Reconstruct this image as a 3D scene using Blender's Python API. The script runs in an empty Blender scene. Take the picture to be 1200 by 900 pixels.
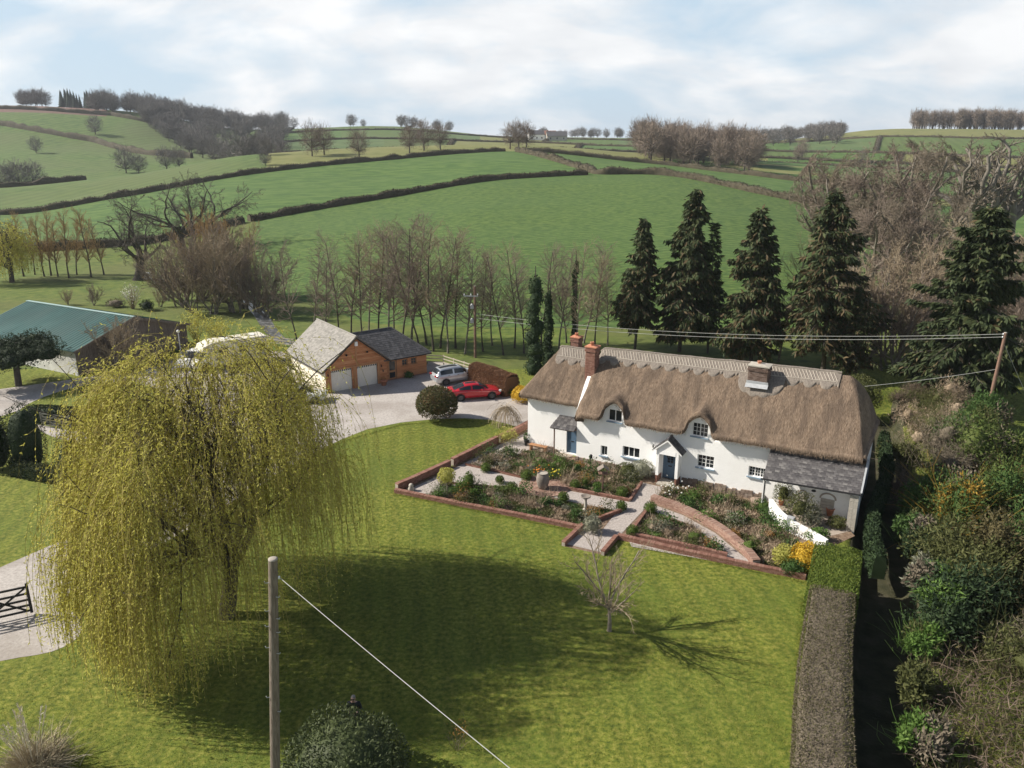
import bpy, math, random
import numpy as np
from mathutils import Vector, Matrix, noise as mnoise
from mathutils.bvhtree import BVHTree
R = math.radians
sc = bpy.context.scene
col = sc.collection

# ------------------------------------------------------------------ camera
F = 910.0 / 1200.0            # focal length in image widths
PITCH = R(17.2)
CAMH = 22.0
cd = bpy.data.cameras.new('camera')
cd.sensor_width = 36.0
cd.lens = 36.0 * F
cd.clip_start = 0.5
cd.clip_end = 9000.0
cam = bpy.data.objects.new('camera', cd)
cam.location = (0, 0, CAMH)
cam.rotation_euler = (R(90) - PITCH, 0, 0)
col.objects.link(cam)
sc.camera = cam

# ------------------------------------------------------------------ sky, sun, exposure
SUN_EL, SUN_AZ = R(36.5), R(-83)        # azimuth clockwise from +Y
w = bpy.data.worlds.new('World'); sc.world = w; w.use_nodes = True
nt = w.node_tree; nt.nodes.clear()
def wn(t, **k):
    n = nt.nodes.new(t)
    for a, v in k.items(): setattr(n, a, v)
    return n
sky = wn('ShaderNodeTexSky', sky_type='NISHITA', sun_disc=False, sun_elevation=SUN_EL, sun_rotation=SUN_AZ,
         altitude=100.0, air_density=1.0, dust_density=1.6, ozone_density=1.0)
tc = wn('ShaderNodeTexCoord'); sep = wn('ShaderNodeSeparateXYZ')
nt.links.new(tc.outputs['Generated'], sep.inputs[0])
add = wn('ShaderNodeMath', operation='ADD'); add.inputs[1].default_value = 0.42
nt.links.new(sep.outputs['Z'], add.inputs[0])
mx = wn('ShaderNodeMath', operation='MAXIMUM'); mx.inputs[1].default_value = 0.05
nt.links.new(add.outputs[0], mx.inputs[0])
dv = wn('ShaderNodeVectorMath', operation='DIVIDE')
cmb = wn('ShaderNodeCombineXYZ')
for i in range(3): nt.links.new(mx.outputs[0], cmb.inputs[i])
nt.links.new(tc.outputs['Generated'], dv.inputs[0]); nt.links.new(cmb.outputs[0], dv.inputs[1])
mp = wn('ShaderNodeMapping'); mp.inputs['Location'].default_value = (3.1, 1.7, 0); mp.inputs['Scale'].default_value = (1.9, 2.6, 0.0)
nt.links.new(dv.outputs[0], mp.inputs[0])
n1 = wn('ShaderNodeTexNoise'); n1.inputs['Scale'].default_value = 1.15; n1.inputs['Detail'].default_value = 8; n1.inputs['Roughness'].default_value = 0.56
n1.inputs['Distortion'].default_value = 0.25
nt.links.new(mp.outputs[0], n1.inputs['Vector'])
r1 = wn('ShaderNodeValToRGB'); r1.color_ramp.elements[0].position = 0.38; r1.color_ramp.elements[1].position = 0.58
nt.links.new(n1.outputs['Fac'], r1.inputs[0])
n2 = wn('ShaderNodeTexNoise'); n2.inputs['Scale'].default_value = 2.3; n2.inputs['Detail'].default_value = 6; n2.inputs['Roughness'].default_value = 0.5
nt.links.new(mp.outputs[0], n2.inputs['Vector'])
r2 = wn('ShaderNodeValToRGB')
r2.color_ramp.elements[0].position = 0.30; r2.color_ramp.elements[0].color = (9.0, 9.3, 9.7, 1)
r2.color_ramp.elements[1].position = 0.62; r2.color_ramp.elements[1].color = (11.4, 11.5, 11.6, 1)
nt.links.new(n2.outputs['Fac'], r2.inputs[0])
mix = wn('ShaderNodeMix', data_type='RGBA')
sky_t = wn('ShaderNodeMix', data_type='RGBA'); sky_t.inputs[0].default_value = 0.55
sky_t.inputs[7].default_value = (7.0, 8.9, 10.6, 1)
nt.links.new(sky.outputs[0], sky_t.inputs[6])
# haze and cloud bank thin out with height above the horizon, as on a fair-weather spring day
hz = wn('ShaderNodeMapRange', interpolation_type='SMOOTHSTEP')
for i, v in ((1, .17), (2, .50), (3, 1.0), (4, .0)): hz.inputs[i].default_value = v
nt.links.new(sep.outputs['Z'], hz.inputs[0])
hm1 = wn('ShaderNodeMath', operation='MULTIPLY'); hm1.inputs[1].default_value = .85; nt.links.new(hz.outputs[0], hm1.inputs[0]); nt.links.new(hm1.outputs[0], sky_t.inputs[0])
hm2 = wn('ShaderNodeMath', operation='MULTIPLY'); nt.links.new(hz.outputs[0], hm2.inputs[0]); nt.links.new(r1.outputs[0], hm2.inputs[1])
nt.links.new(hm2.outputs[0], mix.inputs[0]); nt.links.new(sky_t.outputs[2], mix.inputs[6]); nt.links.new(r2.outputs[0], mix.inputs[7])
bg = wn('ShaderNodeBackground'); bg.inputs['Strength'].default_value = 0.061
out = wn('ShaderNodeOutputWorld')
nt.links.new(mix.outputs[2], bg.inputs[0]); nt.links.new(bg.outputs[0], out.inputs[0])

sl = bpy.data.lights.new('sun', 'SUN'); sl.energy = 5.0; sl.angle = R(0.6); sl.color = (1.0, 0.94, 0.84)
so = bpy.data.objects.new('sun', sl); col.objects.link(so)
sd = Vector((math.sin(SUN_AZ) * math.cos(SUN_EL), math.cos(SUN_AZ) * math.cos(SUN_EL), math.sin(SUN_EL)))
so.rotation_euler = sd.to_track_quat('Z', 'Y').to_euler(); so.location = (-60, 20, 80)
vs = sc.view_settings
vs.view_transform = 'Standard'; vs.look = 'None'; vs.exposure = 0.55; vs.gamma = 1.0; vs.use_curve_mapping = False

# ------------------------------------------------------------------ helpers: pixels of the photograph to places
_c, _s = math.cos(PITCH), math.sin(PITCH)
def ray(px, py):
    u = (px - 600) / 910.0; v = (450 - py) / 910.0
    return Vector((u, _c + v * _s, -_s + v * _c))
def G(px, py, z=0.0):
    d = ray(px, py); t = (z - CAMH) / d.z
    return Vector((d.x * t, d.y * t, z))
def atY(px, py, Y):
    d = ray(px, py); t = Y / d.y
    return Vector((d.x * t, Y, CAMH + d.z * t))

# ------------------------------------------------------------------ helpers: meshes
class MB:
    """collects geometry as numpy chunks, becomes ONE mesh"""
    def __init__(s): s.v = []; s.f = []; s.n = 0
    def add(s, V, Fs, mi=0, smooth=False):
        V = np.asarray(V, float).reshape(-1, 3)
        Fs = np.asarray(Fs, int)
        if len(Fs) == 0: return s
        s.v.append(V); s.f.append((Fs + s.n, mi, smooth)); s.n += len(V); return s
    def poly(s, pts, mi=0):
        return s.add(pts, [list(range(len(pts)))], mi)
    def box(s, c, size, rz=0.0, mi=0, M=None):
        x, y, z = [q / 2 for q in size]
        V = np.array([(-x,-y,-z),(x,-y,-z),(x,y,-z),(-x,y,-z),(-x,-y,z),(x,-y,z),(x,y,z),(-x,y,z)])
        if M is not None: V = V @ np.array(M).T
        if rz:
            a, b = math.cos(rz), math.sin(rz)
            V = np.stack([V[:,0]*a - V[:,1]*b, V[:,0]*b + V[:,1]*a, V[:,2]], 1)
        return s.add(V + np.array(c), BOXF, mi)
    def bbox(s, x0, x1, y0, y1, z0, z1, mi=0):
        return s.box(((x0+x1)/2, (y0+y1)/2, (z0+z1)/2), (x1-x0, y1-y0, z1-z0), 0, mi)
    def bar(s, a, b, wd, ht, mi=0):
        a = Vector(a); b = Vector(b); d = b - a; L = d.length
        q = d.to_track_quat('X', 'Z').to_matrix()
        return s.box((a + b) / 2, (L, wd, ht), 0, mi, q)
    def tube(s, pts, rad, n=6, mi=0, cap=True, smooth=True):
        pts = [Vector(p) for p in pts]; k = len(pts)
        if not hasattr(rad, '__len__'): rad = [rad] * k
        V = []
        for i, p in enumerate(pts):
            d = (pts[min(i+1, k-1)] - pts[max(i-1, 0)]).normalized()
            a = d.orthogonal().normalized() if i == 0 else (a0 - d * a0.dot(d)).normalized()
            a0 = a; b = d.cross(a)
            for j in range(n):
                t = 2 * math.pi * j / n
                V.append(p + (a * math.cos(t) + b * math.sin(t)) * rad[i])
        Fs = [[i*n+j, i*n+(j+1)%n, (i+1)*n+(j+1)%n, (i+1)*n+j] for i in range(k-1) for j in range(n)]
        n0 = s.n; s.add(V, Fs, mi, smooth)
        if cap:
            s.add(V[:n][::-1], [list(range(n))], mi); s.add(V[-n:], [list(range(n))], mi)
        return s
    def lathe(s, prof, n=16, c=(0, 0, 0), mi=0):
        V = [(c[0] + r*math.cos(2*math.pi*j/n), c[1] + r*math.sin(2*math.pi*j/n), c[2] + z) for r, z in prof for j in range(n)]
        Fs = [[i*n+j, i*n+(j+1)%n, (i+1)*n+(j+1)%n, (i+1)*n+j] for i in range(len(prof)-1) for j in range(n)]
        return s.add(V, Fs, mi, True)
    def grid(s, P, mi=0, smooth=True, mask=None):
        P = np.asarray(P, float); a, b = P.shape[:2]
        I = np.arange(a*b).reshape(a, b)
        Fs = np.stack([I[:-1,:-1], I[:-1,1:], I[1:,1:], I[1:,:-1]], -1).reshape(-1, 4)
        if mask is not None: Fs = Fs[np.asarray(mask).reshape(-1)]
        return s.add(P.reshape(-1, 3), Fs, mi, smooth)
    def prism(s, poly, z0, z1, mi=0):
        n = len(poly); lo = [(p[0], p[1], z0) for p in poly]; hi = [(p[0], p[1], z1) for p in poly]
        s.add(lo + hi, [[i, (i+1)%n, n+(i+1)%n, n+i] for i in range(n)], mi)
        s.add(hi, [list(range(n))], mi); return s.add(lo[::-1], [list(range(n))], mi)
    def extrude(s, prof, axis_pts, mi=0):
        """3-D polygon prof extruded from axis_pts[0] to axis_pts[1]"""
        a = [Vector(p) + Vector(axis_pts[0]) for p in prof]; b = [Vector(p) + Vector(axis_pts[1]) for p in prof]; n = len(prof)
        s.add(a + b, [[i, (i+1)%n, n+(i+1)%n, n+i] for i in range(n)], mi)
        s.add(a[::-1], [list(range(n))], mi); return s.add(b, [list(range(n))], mi)
    def mesh(s, name, mats):
        me = bpy.data.meshes.new(name)
        V = np.concatenate(s.v) if s.v else np.zeros((0, 3))
        me.vertices.add(len(V)); me.vertices.foreach_set('co', V.astype(np.float32).ravel())
        tot = np.concatenate([np.full(len(f), f.shape[1]) for f, m, k in s.f])
        lp = np.concatenate([f.ravel() for f, m, k in s.f])
        mi = np.concatenate([np.broadcast_to(np.asarray(m), (len(f),)) for f, m, k in s.f])
        sm = np.concatenate([np.full(len(f), k) for f, m, k in s.f])
        me.loops.add(len(lp)); me.loops.foreach_set('vertex_index', lp.astype(np.int32))
        me.polygons.add(len(tot)); me.polygons.foreach_set('loop_start', (np.cumsum(tot) - tot).astype(np.int32))
        me.polygons.foreach_set('material_index', mi.astype(np.int32)); me.polygons.foreach_set('use_smooth', sm.astype(bool))
        me.update(calc_edges=True)
        for m in (mats if isinstance(mats, (list, tuple)) else [mats]): me.materials.append(m)
        return me
    def build(s, name, mats, parent=None, **k): return obj(name, s.mesh(name, mats), parent, **k)
BOXF = [[0,3,2,1],[4,5,6,7],[0,1,5,4],[1,2,6,5],[2,3,7,6],[3,0,4,7]]

def obj(name, me, parent=None, loc=None, rz=None, **props):
    o = bpy.data.objects.new(name, me); col.objects.link(o)
    if parent: o.parent = parent
    if loc is not None: o.location = loc
    if rz is not None: o.rotation_euler = (0, 0, rz)
    for k, v in props.items(): o[k] = v
    return o
def tag(o, label, cat, group=None, kind=None):
    o['label'] = label; o['category'] = cat
    if group: o['group'] = group
    if kind: o['kind'] = kind
    return o
def thing(name, label, cat, loc=(0, 0, 0), rz=0.0, group=None):
    o = bpy.data.objects.new(name, None); col.objects.link(o)
    o.empty_display_size = 0.3; o.location = loc; o.rotation_euler = (0, 0, rz)
    return tag(o, label, cat, group)
def copy_tree(o, parent=None):
    c = o.copy(); col.objects.link(c); c.parent = parent
    for ch in o.children: copy_tree(ch, c)
    return c
ORD = ['', 'second ', 'third ', 'fourth ', 'fifth ', 'sixth ', 'seventh ', 'eighth ', 'ninth ', 'tenth ', 'eleventh ', 'twelfth ',
       'thirteenth ', 'fourteenth ', 'fifteenth ', 'sixteenth ', 'seventeenth ', 'eighteenth ', 'nineteenth ', 'twentieth ']
def nth(i, n, word='from the left'):
    if i == 0: return 'first ' + word
    if i == n - 1: return 'last ' + word
    return ORD[i] + word

def boxes(C, S, RZ, M=None):
    """many boxes in one go: centres (n,3), sizes (n,3), z-rotations (n)"""
    C = np.asarray(C, float); S = np.asarray(S, float); RZ = np.asarray(RZ, float); n = len(C)
    u = np.array([(-1,-1,-1),(1,-1,-1),(1,1,-1),(-1,1,-1),(-1,-1,1),(1,-1,1),(1,1,1),(-1,1,1)]) / 2
    V = u[None] * S[:, None, :]
    if M is not None: V = V @ np.asarray(M).T
    a, b = np.cos(RZ)[:, None], np.sin(RZ)[:, None]
    V = np.stack([V[..., 0]*a - V[..., 1]*b, V[..., 0]*b + V[..., 1]*a, V[..., 2]], -1) + C[:, None]
    Fs = (np.array(BOXF)[None] + 8*np.arange(n)[:, None, None]).reshape(-1, 4)
    return V.reshape(-1, 3), Fs
def norm(a): return a / np.maximum(np.linalg.norm(a, axis=-1, keepdims=True), 1e-9)
def tubes(P, Rr, n=4):
    """polylines P (N,k,3) with radii (N,k) -> tubes"""
    N, k = P.shape[:2]
    D = norm(np.concatenate([P[:, 1:2]-P[:, 0:1], P[:, 2:]-P[:, :-2], P[:, -1:]-P[:, -2:-1]], 1))
    ref = np.where(np.abs(D[..., 2:3]) > 0.9, np.array([1., 0, 0]), np.array([0, 0, 1.]))
    ref = np.broadcast_to(ref[:, :1], D.shape)
    A = norm(np.cross(D, ref)); B = np.cross(D, A)
    t = 2*np.pi*np.arange(n)/n
    V = P[:, :, None] + (A[:, :, None]*np.cos(t)[:, None] + B[:, :, None]*np.sin(t)[:, None]) * Rr[:, :, None, None]
    I = np.arange(N*k*n).reshape(N, k, n); J = np.roll(I, -1, 2)
    Fs = np.stack([I[:, :-1], J[:, :-1], J[:, 1:], I[:, 1:]], -1).reshape(-1, 4)
    return V.reshape(-1, 3), Fs
def ribbons(P, W, rng):
    """polylines (N,k,3) -> flat ribbons of half width W (N,k)"""
    N, k = P.shape[:2]
    D = norm(P[:, -1] - P[:, 0]); S = norm(np.cross(D, rng.normal(size=(N, 3))))[:, None]
    V = np.stack([P - S*W[..., None], P + S*W[..., None]], 2)
    I = np.arange(N*k*2).reshape(N, k, 2)
    Fs = np.stack([I[:, :-1, 0], I[:, :-1, 1], I[:, 1:, 1], I[:, 1:, 0]], -1).reshape(-1, 4)
    return V.reshape(-1, 3), Fs
def cards(C, D, Nn, L, W):
    """rhombic leaves: base C, direction D, facing Nn"""
    D = norm(D); S = norm(np.cross(D, Nn)); L = np.asarray(L)[:, None]; W = np.asarray(W)[:, None]
    V = np.stack([C, C + D*L*0.45 + S*W*0.5, C + D*L, C + D*L*0.45 - S*W*0.5], 1)
    Fs = np.arange(len(C)*4).reshape(-1, 4)
    return V.reshape(-1, 3), Fs
def pchip(x, y, xi):
    """monotone cubic along axis 0 of y"""
    x = np.asarray(x, float); y = np.asarray(y, float); h = np.diff(x); hs = h.reshape((-1,) + (1,)*(y.ndim-1))
    d = np.diff(y, axis=0)/hs; m = np.zeros_like(y)
    m[0] = d[0]; m[-1] = d[-1]
    p = d[:-1]*d[1:]
    m[1:-1] = np.where(p > 0, 2*p/np.where(np.abs(d[:-1]+d[1:]) < 1e-9, 1e-9, d[:-1]+d[1:]), 0)
    i = np.clip(np.searchsorted(x, xi, side='right')-1, 0, len(x)-2)
    sh = (-1,) + (1,)*(y.ndim-1)
    t = ((xi-x[i])/h[i]).reshape(sh); H = h[i].reshape(sh)
    return (2*t**3-3*t**2+1)*y[i] + (t**3-2*t**2+t)*H*m[i] + (-2*t**3+3*t**2)*y[i+1] + (t**3-t**2)*H*m[i+1]

# ------------------------------------------------------------------ materials
MATS = {}
def srgb(r, g, b): return tuple(((c/255+0.055)/1.055)**2.4 if c > 10 else c/255/12.92 for c in (r, g, b))
def mat(name, cols, scale=5.0, rough=0.85, bump=0.0, bscale=None, island=0.0, trans=0.0, metal=0.0, stretch=(1, 1, 1), detail=5,
        coord='Object', spec=0.3, lo=0.32, hi=0.68, coat=0.0, big=None, bdist=0.05, per_object=0.0):
    """noise (and per-island) driven colour ramp over a Principled BSDF; big=(scale, colour, amount) adds large soft patches"""
    if name in MATS: return MATS[name]
    m = bpy.data.materials.new(name); m.use_nodes = True; MATS[name] = m
    t = m.node_tree; N = t.nodes; L = t.links; p = N['Principled BSDF']
    p.inputs['Roughness'].default_value = rough; p.inputs['Metallic'].default_value = metal
    p.inputs['Specular IOR Level'].default_value = spec; p.inputs['Coat Weight'].default_value = coat
    if coord == 'World':
        g = N.new('ShaderNodeNewGeometry'); src = g.outputs['Position']
    else:
        g = N.new('ShaderNodeTexCoord'); src = g.outputs['Object']
    mp = N.new('ShaderNodeMapping'); mp.inputs['Scale'].default_value = stretch; L.new(src, mp.inputs[0])
    def noise(s, d=detail, r=0.6):
        n = N.new('ShaderNodeTexNoise'); n.inputs['Scale'].default_value = s; n.inputs['Detail'].default_value = d; n.inputs['Roughness'].default_value = r
        L.new(mp.outputs[0], n.inputs['Vector']); return n.outputs['Fac']
    if len(cols) == 1:
        p.inputs['Base Color'].default_value = (*cols[0], 1); csock = None
    else:
        fac = noise(scale)
        mr = N.new('ShaderNodeMapRange'); mr.inputs[1].default_value = lo; mr.inputs[2].default_value = hi; L.new(fac, mr.inputs[0]); fac = mr.outputs[0]
        if island:
            gi = N.new('ShaderNodeNewGeometry'); mxx = N.new('ShaderNodeMix'); mxx.inputs[0].default_value = island
            L.new(fac, mxx.inputs[2]); L.new(gi.outputs['Random Per Island'], mxx.inputs[3]); fac = mxx.outputs[0]
        if per_object:
            gi = N.new('ShaderNodeObjectInfo'); mxx = N.new('ShaderNodeMix'); mxx.inputs[0].default_value = per_object
            L.new(fac, mxx.inputs[2]); L.new(gi.outputs['Random'], mxx.inputs[3]); fac = mxx.outputs[0]
        rp = N.new('ShaderNodeValToRGB'); e = rp.color_ramp.elements
        while len(e) < len(cols): e.new(0.5)
        for i, c in enumerate(cols): e[i].position = i/(len(cols)-1); e[i].color = (*c, 1)
        L.new(fac, rp.inputs[0]); csock = rp.outputs[0]
        if big:
            bn = noise(big[0], 3, 0.5); mr2 = N.new('ShaderNodeMapRange'); mr2.inputs[1].default_value = 0.42; mr2.inputs[2].default_value = 0.62
            mr2.inputs[4].default_value = big[2]; L.new(bn, mr2.inputs[0])
            mb = N.new('ShaderNodeMix'); mb.data_type = 'RGBA'; L.new(mr2.outputs[0], mb.inputs[0]); L.new(csock, mb.inputs[6]); mb.inputs[7].default_value = (*big[1], 1)
            csock = mb.outputs[2]
        L.new(csock, p.inputs['Base Color'])
    if bump:
        b = N.new('ShaderNodeBump'); b.inputs['Strength'].default_value = bump; b.inputs['Distance'].default_value = bdist
        L.new(noise(bscale or scale*3), b.inputs['Height']); L.new(b.outputs[0], p.inputs['Normal'])
    if trans:
        tr = N.new('ShaderNodeBsdfTranslucent'); ms = N.new('ShaderNodeMixShader'); ms.inputs[0].default_value = trans
        if csock: L.new(csock, tr.inputs[0])
        else: tr.inputs[0].default_value = (*cols[0], 1)
        L.new(p.outputs[0], ms.inputs[1]); L.new(tr.outputs[0], ms.inputs[2]); L.new(ms.outputs[0], N['Material Output'].inputs[0])
    return m

m_white = mat('white_render', [(.86,.85,.83), (.91,.90,.88)], 1.3, .85, .25, 9, big=(.5, (.78,.76,.72), .3))
m_whitewood = mat('white_paint', [(.78,.77,.74), (.83,.82,.80)], 6, .5)
m_cream = mat('cream_render', [(.72,.66,.52), (.78,.72,.60)], 1.2, .85, .2, 12)
m_glass = mat('window_glass', [(.012,.015,.018), (.03,.035,.04)], 1.2, .08, spec=.6)
m_bluedoor = mat('slate_blue_paint', [(.075,.125,.19), (.09,.145,.21)], 5, .45)
m_bluesill = mat('blue_sill_paint', [(.20,.28,.36), (.26,.34,.42)], 5, .6)
m_brick = mat('red_brick', [(.165,.075,.055), (.25,.125,.092), (.32,.19,.145)], 9, .9, .3, 40, island=.75)
m_mortar = mat('mortar', [(.33,.28,.23), (.42,.37,.31)], 14, .95, .3, 60)
m_stone = mat('rubble_stone', [(.13,.095,.075), (.24,.18,.14), (.30,.25,.21)], 4, .95, .5, 18, island=.6)
m_thatch = mat('thatch_straw', [(.112,.076,.052), (.20,.143,.100), (.30,.228,.165)], 1.0, .95, .9, 1.6, stretch=(16, 4.5, 4.5), detail=7, lo=.25, hi=.75,
               big=(.12, (.105,.076,.056), .8), bdist=.06)
m_straw = mat('loose_straw', [(.11,.077,.054), (.20,.145,.102), (.31,.24,.175)], 3, .95, island=.8)
m_ridge = mat('ridge_thatch', [(.15,.125,.105), (.26,.225,.19)], 1.2, .95, .7, 2.2, stretch=(14, 4, 4), detail=6)
m_ligger = mat('hazel_ligger', [(.34,.30,.25), (.46,.41,.35)], 6, .8, island=.6)
m_slate = mat('dark_slate', [(.055,.052,.056), (.105,.098,.10), (.17,.16,.155)], 3, .62, .25, 20, island=.65, spec=.4)
m_slate_ob = mat('pale_flecked_slate', [(.036,.033,.035), (.060,.055,.057), (.095,.088,.088), (.19,.18,.17)], 3, .6, .25, 20, per_object=.7, spec=.4)  # tone differs from slate to slate, a few pale
m_stone_ob = mat('plinth_stone', [(.13,.095,.075), (.22,.165,.13), (.30,.25,.21)], 5, .95, .5, 18, per_object=.6)
m_slate_lt = mat('pale_slate', [(.17,.16,.145), (.25,.235,.21), (.31,.29,.265)], 3, .75, .2, 20, island=.7)
m_slate_md = mat('grey_slate', [(.06,.058,.06), (.10,.096,.098), (.14,.135,.135)], 3, .7, .2, 20, island=.7)
m_lead = mat('lead_flashing', [(.33,.34,.35), (.42,.43,.44)], 6, .6, .2)
m_black = mat('black_iron', [(.012,.012,.013), (.02,.02,.02)], 9, .45)
m_timber = mat('cedar_board', [(.34,.135,.058), (.47,.205,.095), (.56,.285,.145)], 1.2, .8, .4, 6, island=.55, stretch=(1, 6, 6))
m_oak = mat('oak_post', [(.36,.17,.08), (.45,.24,.12)], 3, .8, .3, stretch=(6, 6, 1))
m_garagedoor = mat('cream_garage_door', [(.70,.67,.60), (.74,.71,.65)], 3, .5)
m_greenroof = mat('green_sheet_roof', [(.020,.075,.068), (.032,.105,.095), (.06,.145,.13)], .35, .5, .15, 3, stretch=(.3, 1, 1), big=(.25, (.055,.10,.088), .6), spec=.4)
m_greywood = mat('weathered_board', [(.12,.095,.08), (.22,.18,.15)], 2, .9, .4, stretch=(5, 5, .6))
m_pole = mat('pole_wood', [(.11,.085,.068), (.19,.155,.125), (.25,.21,.175)], 3, .9, .5, 10, stretch=(9, 9, .8))
m_rpole = mat('brown_pole_wood', [(.17,.10,.075), (.26,.165,.12)], 3, .9, .4, 10, stretch=(9, 9, .8))
m_rail = mat('fence_wood', [(.34,.30,.23), (.46,.41,.32)], 3, .85, .3, stretch=(2, 2, 2))
m_terra = mat('terracotta', [(.42,.17,.10), (.50,.23,.14)], 5, .85, .2)
m_urn = mat('weathered_clay', [(.17,.145,.12), (.26,.22,.19)], 4, .9, .3)
m_stonelt = mat('pale_stone', [(.36,.33,.28), (.47,.43,.37)], 4, .9, .3)
m_wire = mat('cable', [(.40,.40,.37)], rough=.6)
m_galv = mat('galvanised', [(.40,.40,.40), (.5,.5,.5)], 8, .5, metal=.3)
m_porcelain = mat('insulator', [(.75,.75,.76)], rough=.4)
# ------------------------------------------------------------------ ground: one sheet, near plain with the sunken lane, then the hills
m_lawn = mat('lawn_grass', [(.068,.098,.012), (.155,.178,.023), (.268,.255,.054)], 4.2, .95, 1.0, 18, coord='World', detail=9, big=(.16, (.080,.125,.016), .45), lo=.34, hi=.66)
def stripes(m, scale, rot, lo, hi, dist):
    t = m.node_tree; L = t.links; g = t.nodes.new('ShaderNodeNewGeometry'); mp = t.nodes.new('ShaderNodeMapping'); mp.inputs['Rotation'].default_value = (0, 0, rot); L.new(g.outputs['Position'], mp.inputs[0])
    w_ = t.nodes.new('ShaderNodeTexWave'); w_.inputs['Scale'].default_value = scale; w_.inputs['Distortion'].default_value = dist; w_.inputs['Detail'].default_value = 2; w_.inputs['Detail Scale'].default_value = .3; L.new(mp.outputs[0], w_.inputs['Vector'])
    mr = t.nodes.new('ShaderNodeMapRange'); mr.inputs[3].default_value = lo; mr.inputs[4].default_value = hi; L.new(w_.outputs['Fac'], mr.inputs[0])
    p = t.nodes['Principled BSDF']; s_ = p.inputs['Base Color'].links[0].from_socket; v = t.nodes.new('ShaderNodeVectorMath'); v.operation = 'SCALE'; L.new(s_, v.inputs[0]); L.new(mr.outputs[0], v.inputs['Scale']); L.new(v.outputs[0], p.inputs['Base Color'])
lt = m_lawn.node_tree; gp_ = lt.nodes.new('ShaderNodeNewGeometry'); mp_ = lt.nodes.new('ShaderNodeMapping'); mp_.inputs['Rotation'].default_value = (0, 0, R(-8)); lt.links.new(gp_.outputs['Position'], mp_.inputs[0])
wv_ = lt.nodes.new('ShaderNodeTexWave'); wv_.inputs['Scale'].default_value = .25; wv_.inputs['Distortion'].default_value = 2.6; wv_.inputs['Detail'].default_value = 2; wv_.inputs['Detail Scale'].default_value = .5; lt.links.new(mp_.outputs[0], wv_.inputs['Vector'])
mr_ = lt.nodes.new('ShaderNodeMapRange'); mr_.inputs[3].default_value = .90; mr_.inputs[4].default_value = 1.08; lt.links.new(wv_.outputs['Fac'], mr_.inputs[0])
pb_ = lt.nodes['Principled BSDF']; src_ = pb_.inputs['Base Color'].links[0].from_socket; vm_ = lt.nodes.new('ShaderNodeVectorMath'); vm_.operation = 'SCALE'; lt.links.new(src_, vm_.inputs[0]); lt.links.new(mr_.outputs[0], vm_.inputs['Scale']); lt.links.new(vm_.outputs[0], pb_.inputs['Base Color'])
m_rough = mat('rough_grass', [(.048,.082,.012), (.095,.135,.020), (.15,.17,.036)], .7, .95, .6, 5, coord='World', detail=9, big=(.06, (.11,.115,.035), .6))
m_crop = mat('young_crop', [(.042,.084,.017), (.072,.126,.024), (.108,.158,.036)], 1.4, .95, 1.0, 3.0, coord='World', detail=10, stretch=(.45, 1.0, 1), big=(.02, (.072,.128,.036), .45), lo=.41, hi=.59)
m_crop2 = mat('young_crop_pale', [(.048,.100,.020), (.074,.136,.026), (.100,.160,.037)], .4, .95, .4, 2, coord='World', detail=10, stretch=(.4, 1.0, 1), big=(.015, (.075,.13,.036), .4), lo=.41, hi=.59)
m_past = mat('hill_pasture', [(.048,.095,.018), (.078,.130,.026), (.11,.15,.04)], .2, .95, .4, 1.2, coord='World', detail=10, big=(.012, (.10,.125,.042), .7))
m_yell = mat('dry_pasture', [(.125,.14,.04), (.17,.175,.058), (.20,.195,.075)], .1, .95, .4, 1.2, coord='World', detail=9)
m_far = mat('far_pasture', [(.06,.105,.035), (.085,.13,.042), (.115,.148,.056)], .05, .95, coord='World', detail=9)
m_plough = mat('red_ploughland', [(.13,.075,.058), (.18,.11,.085)], .1, .95, .3, coord='World', detail=8)
m_shade = mat('shade_darkened_lane', [(.030,.032,.014), (.055,.052,.026), (.08,.07,.045)], .9, .95, .6, 8, coord='World', detail=8)  # floor colour darkened to carry the shade of hedge and bank

stripes(m_crop, .22, R(62), .86, 1.10, 2.2); stripes(m_crop2, .2, R(58), .88, 1.08, 2.0); stripes(m_past, .05, R(20), .90, 1.08, 6.0)
lane_px = [(1036, 1000), (1034, 900), (1034, 800), (1034, 720), (1032, 650), (1030, 560), (1027, 490), (1022, 440)]
lane_pts = np.array([[*G(x, y, -1.3).xy] for x, y in lane_px])
lane_pts = np.vstack([[lane_pts[0][0] - 2, -30], lane_pts])
def lane_d(X, Y):
    d = np.full(np.shape(X), 1e9)
    for a, b in zip(lane_pts[:-1], lane_pts[1:]):
        ab = b - a; t = np.clip(((X-a[0])*ab[0] + (Y-a[1])*ab[1]) / (ab @ ab), 0, 1)
        d = np.minimum(d, np.hypot(X-a[0]-t*ab[0], Y-a[1]-t*ab[1]))
    return d
gx = np.unique(np.concatenate([np.linspace(-170, -30, 15), np.linspace(-30, 9, 27), np.linspace(9, 32, 150), np.linspace(32, 170, 20)]))
gy = np.unique(np.concatenate([np.linspace(-120, 5, 12), np.linspace(5, 80, 100), np.linspace(80, 90, 5)]))
NX, NY = np.meshgrid(gx, gy)
ld = lane_d(NX, NY)
sm = np.clip((1.9 - ld) / 1.0, 0, 1); sm = sm*sm*(3-2*sm)
NZ = -1.3 * sm * np.clip((84-NY)/8, 0, 1)
NP = np.stack([NX, NY, NZ], -1)
cx, cy = (NX[:-1, :-1]+NX[1:, 1:])/2, (NY[:-1, :-1]+NY[1:, 1:])/2
fm = np.zeros(cx.shape, int); fm[(cy > 76)] = 1
gb = MB(); gb.grid(NP, fm.reshape(-1))
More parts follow.
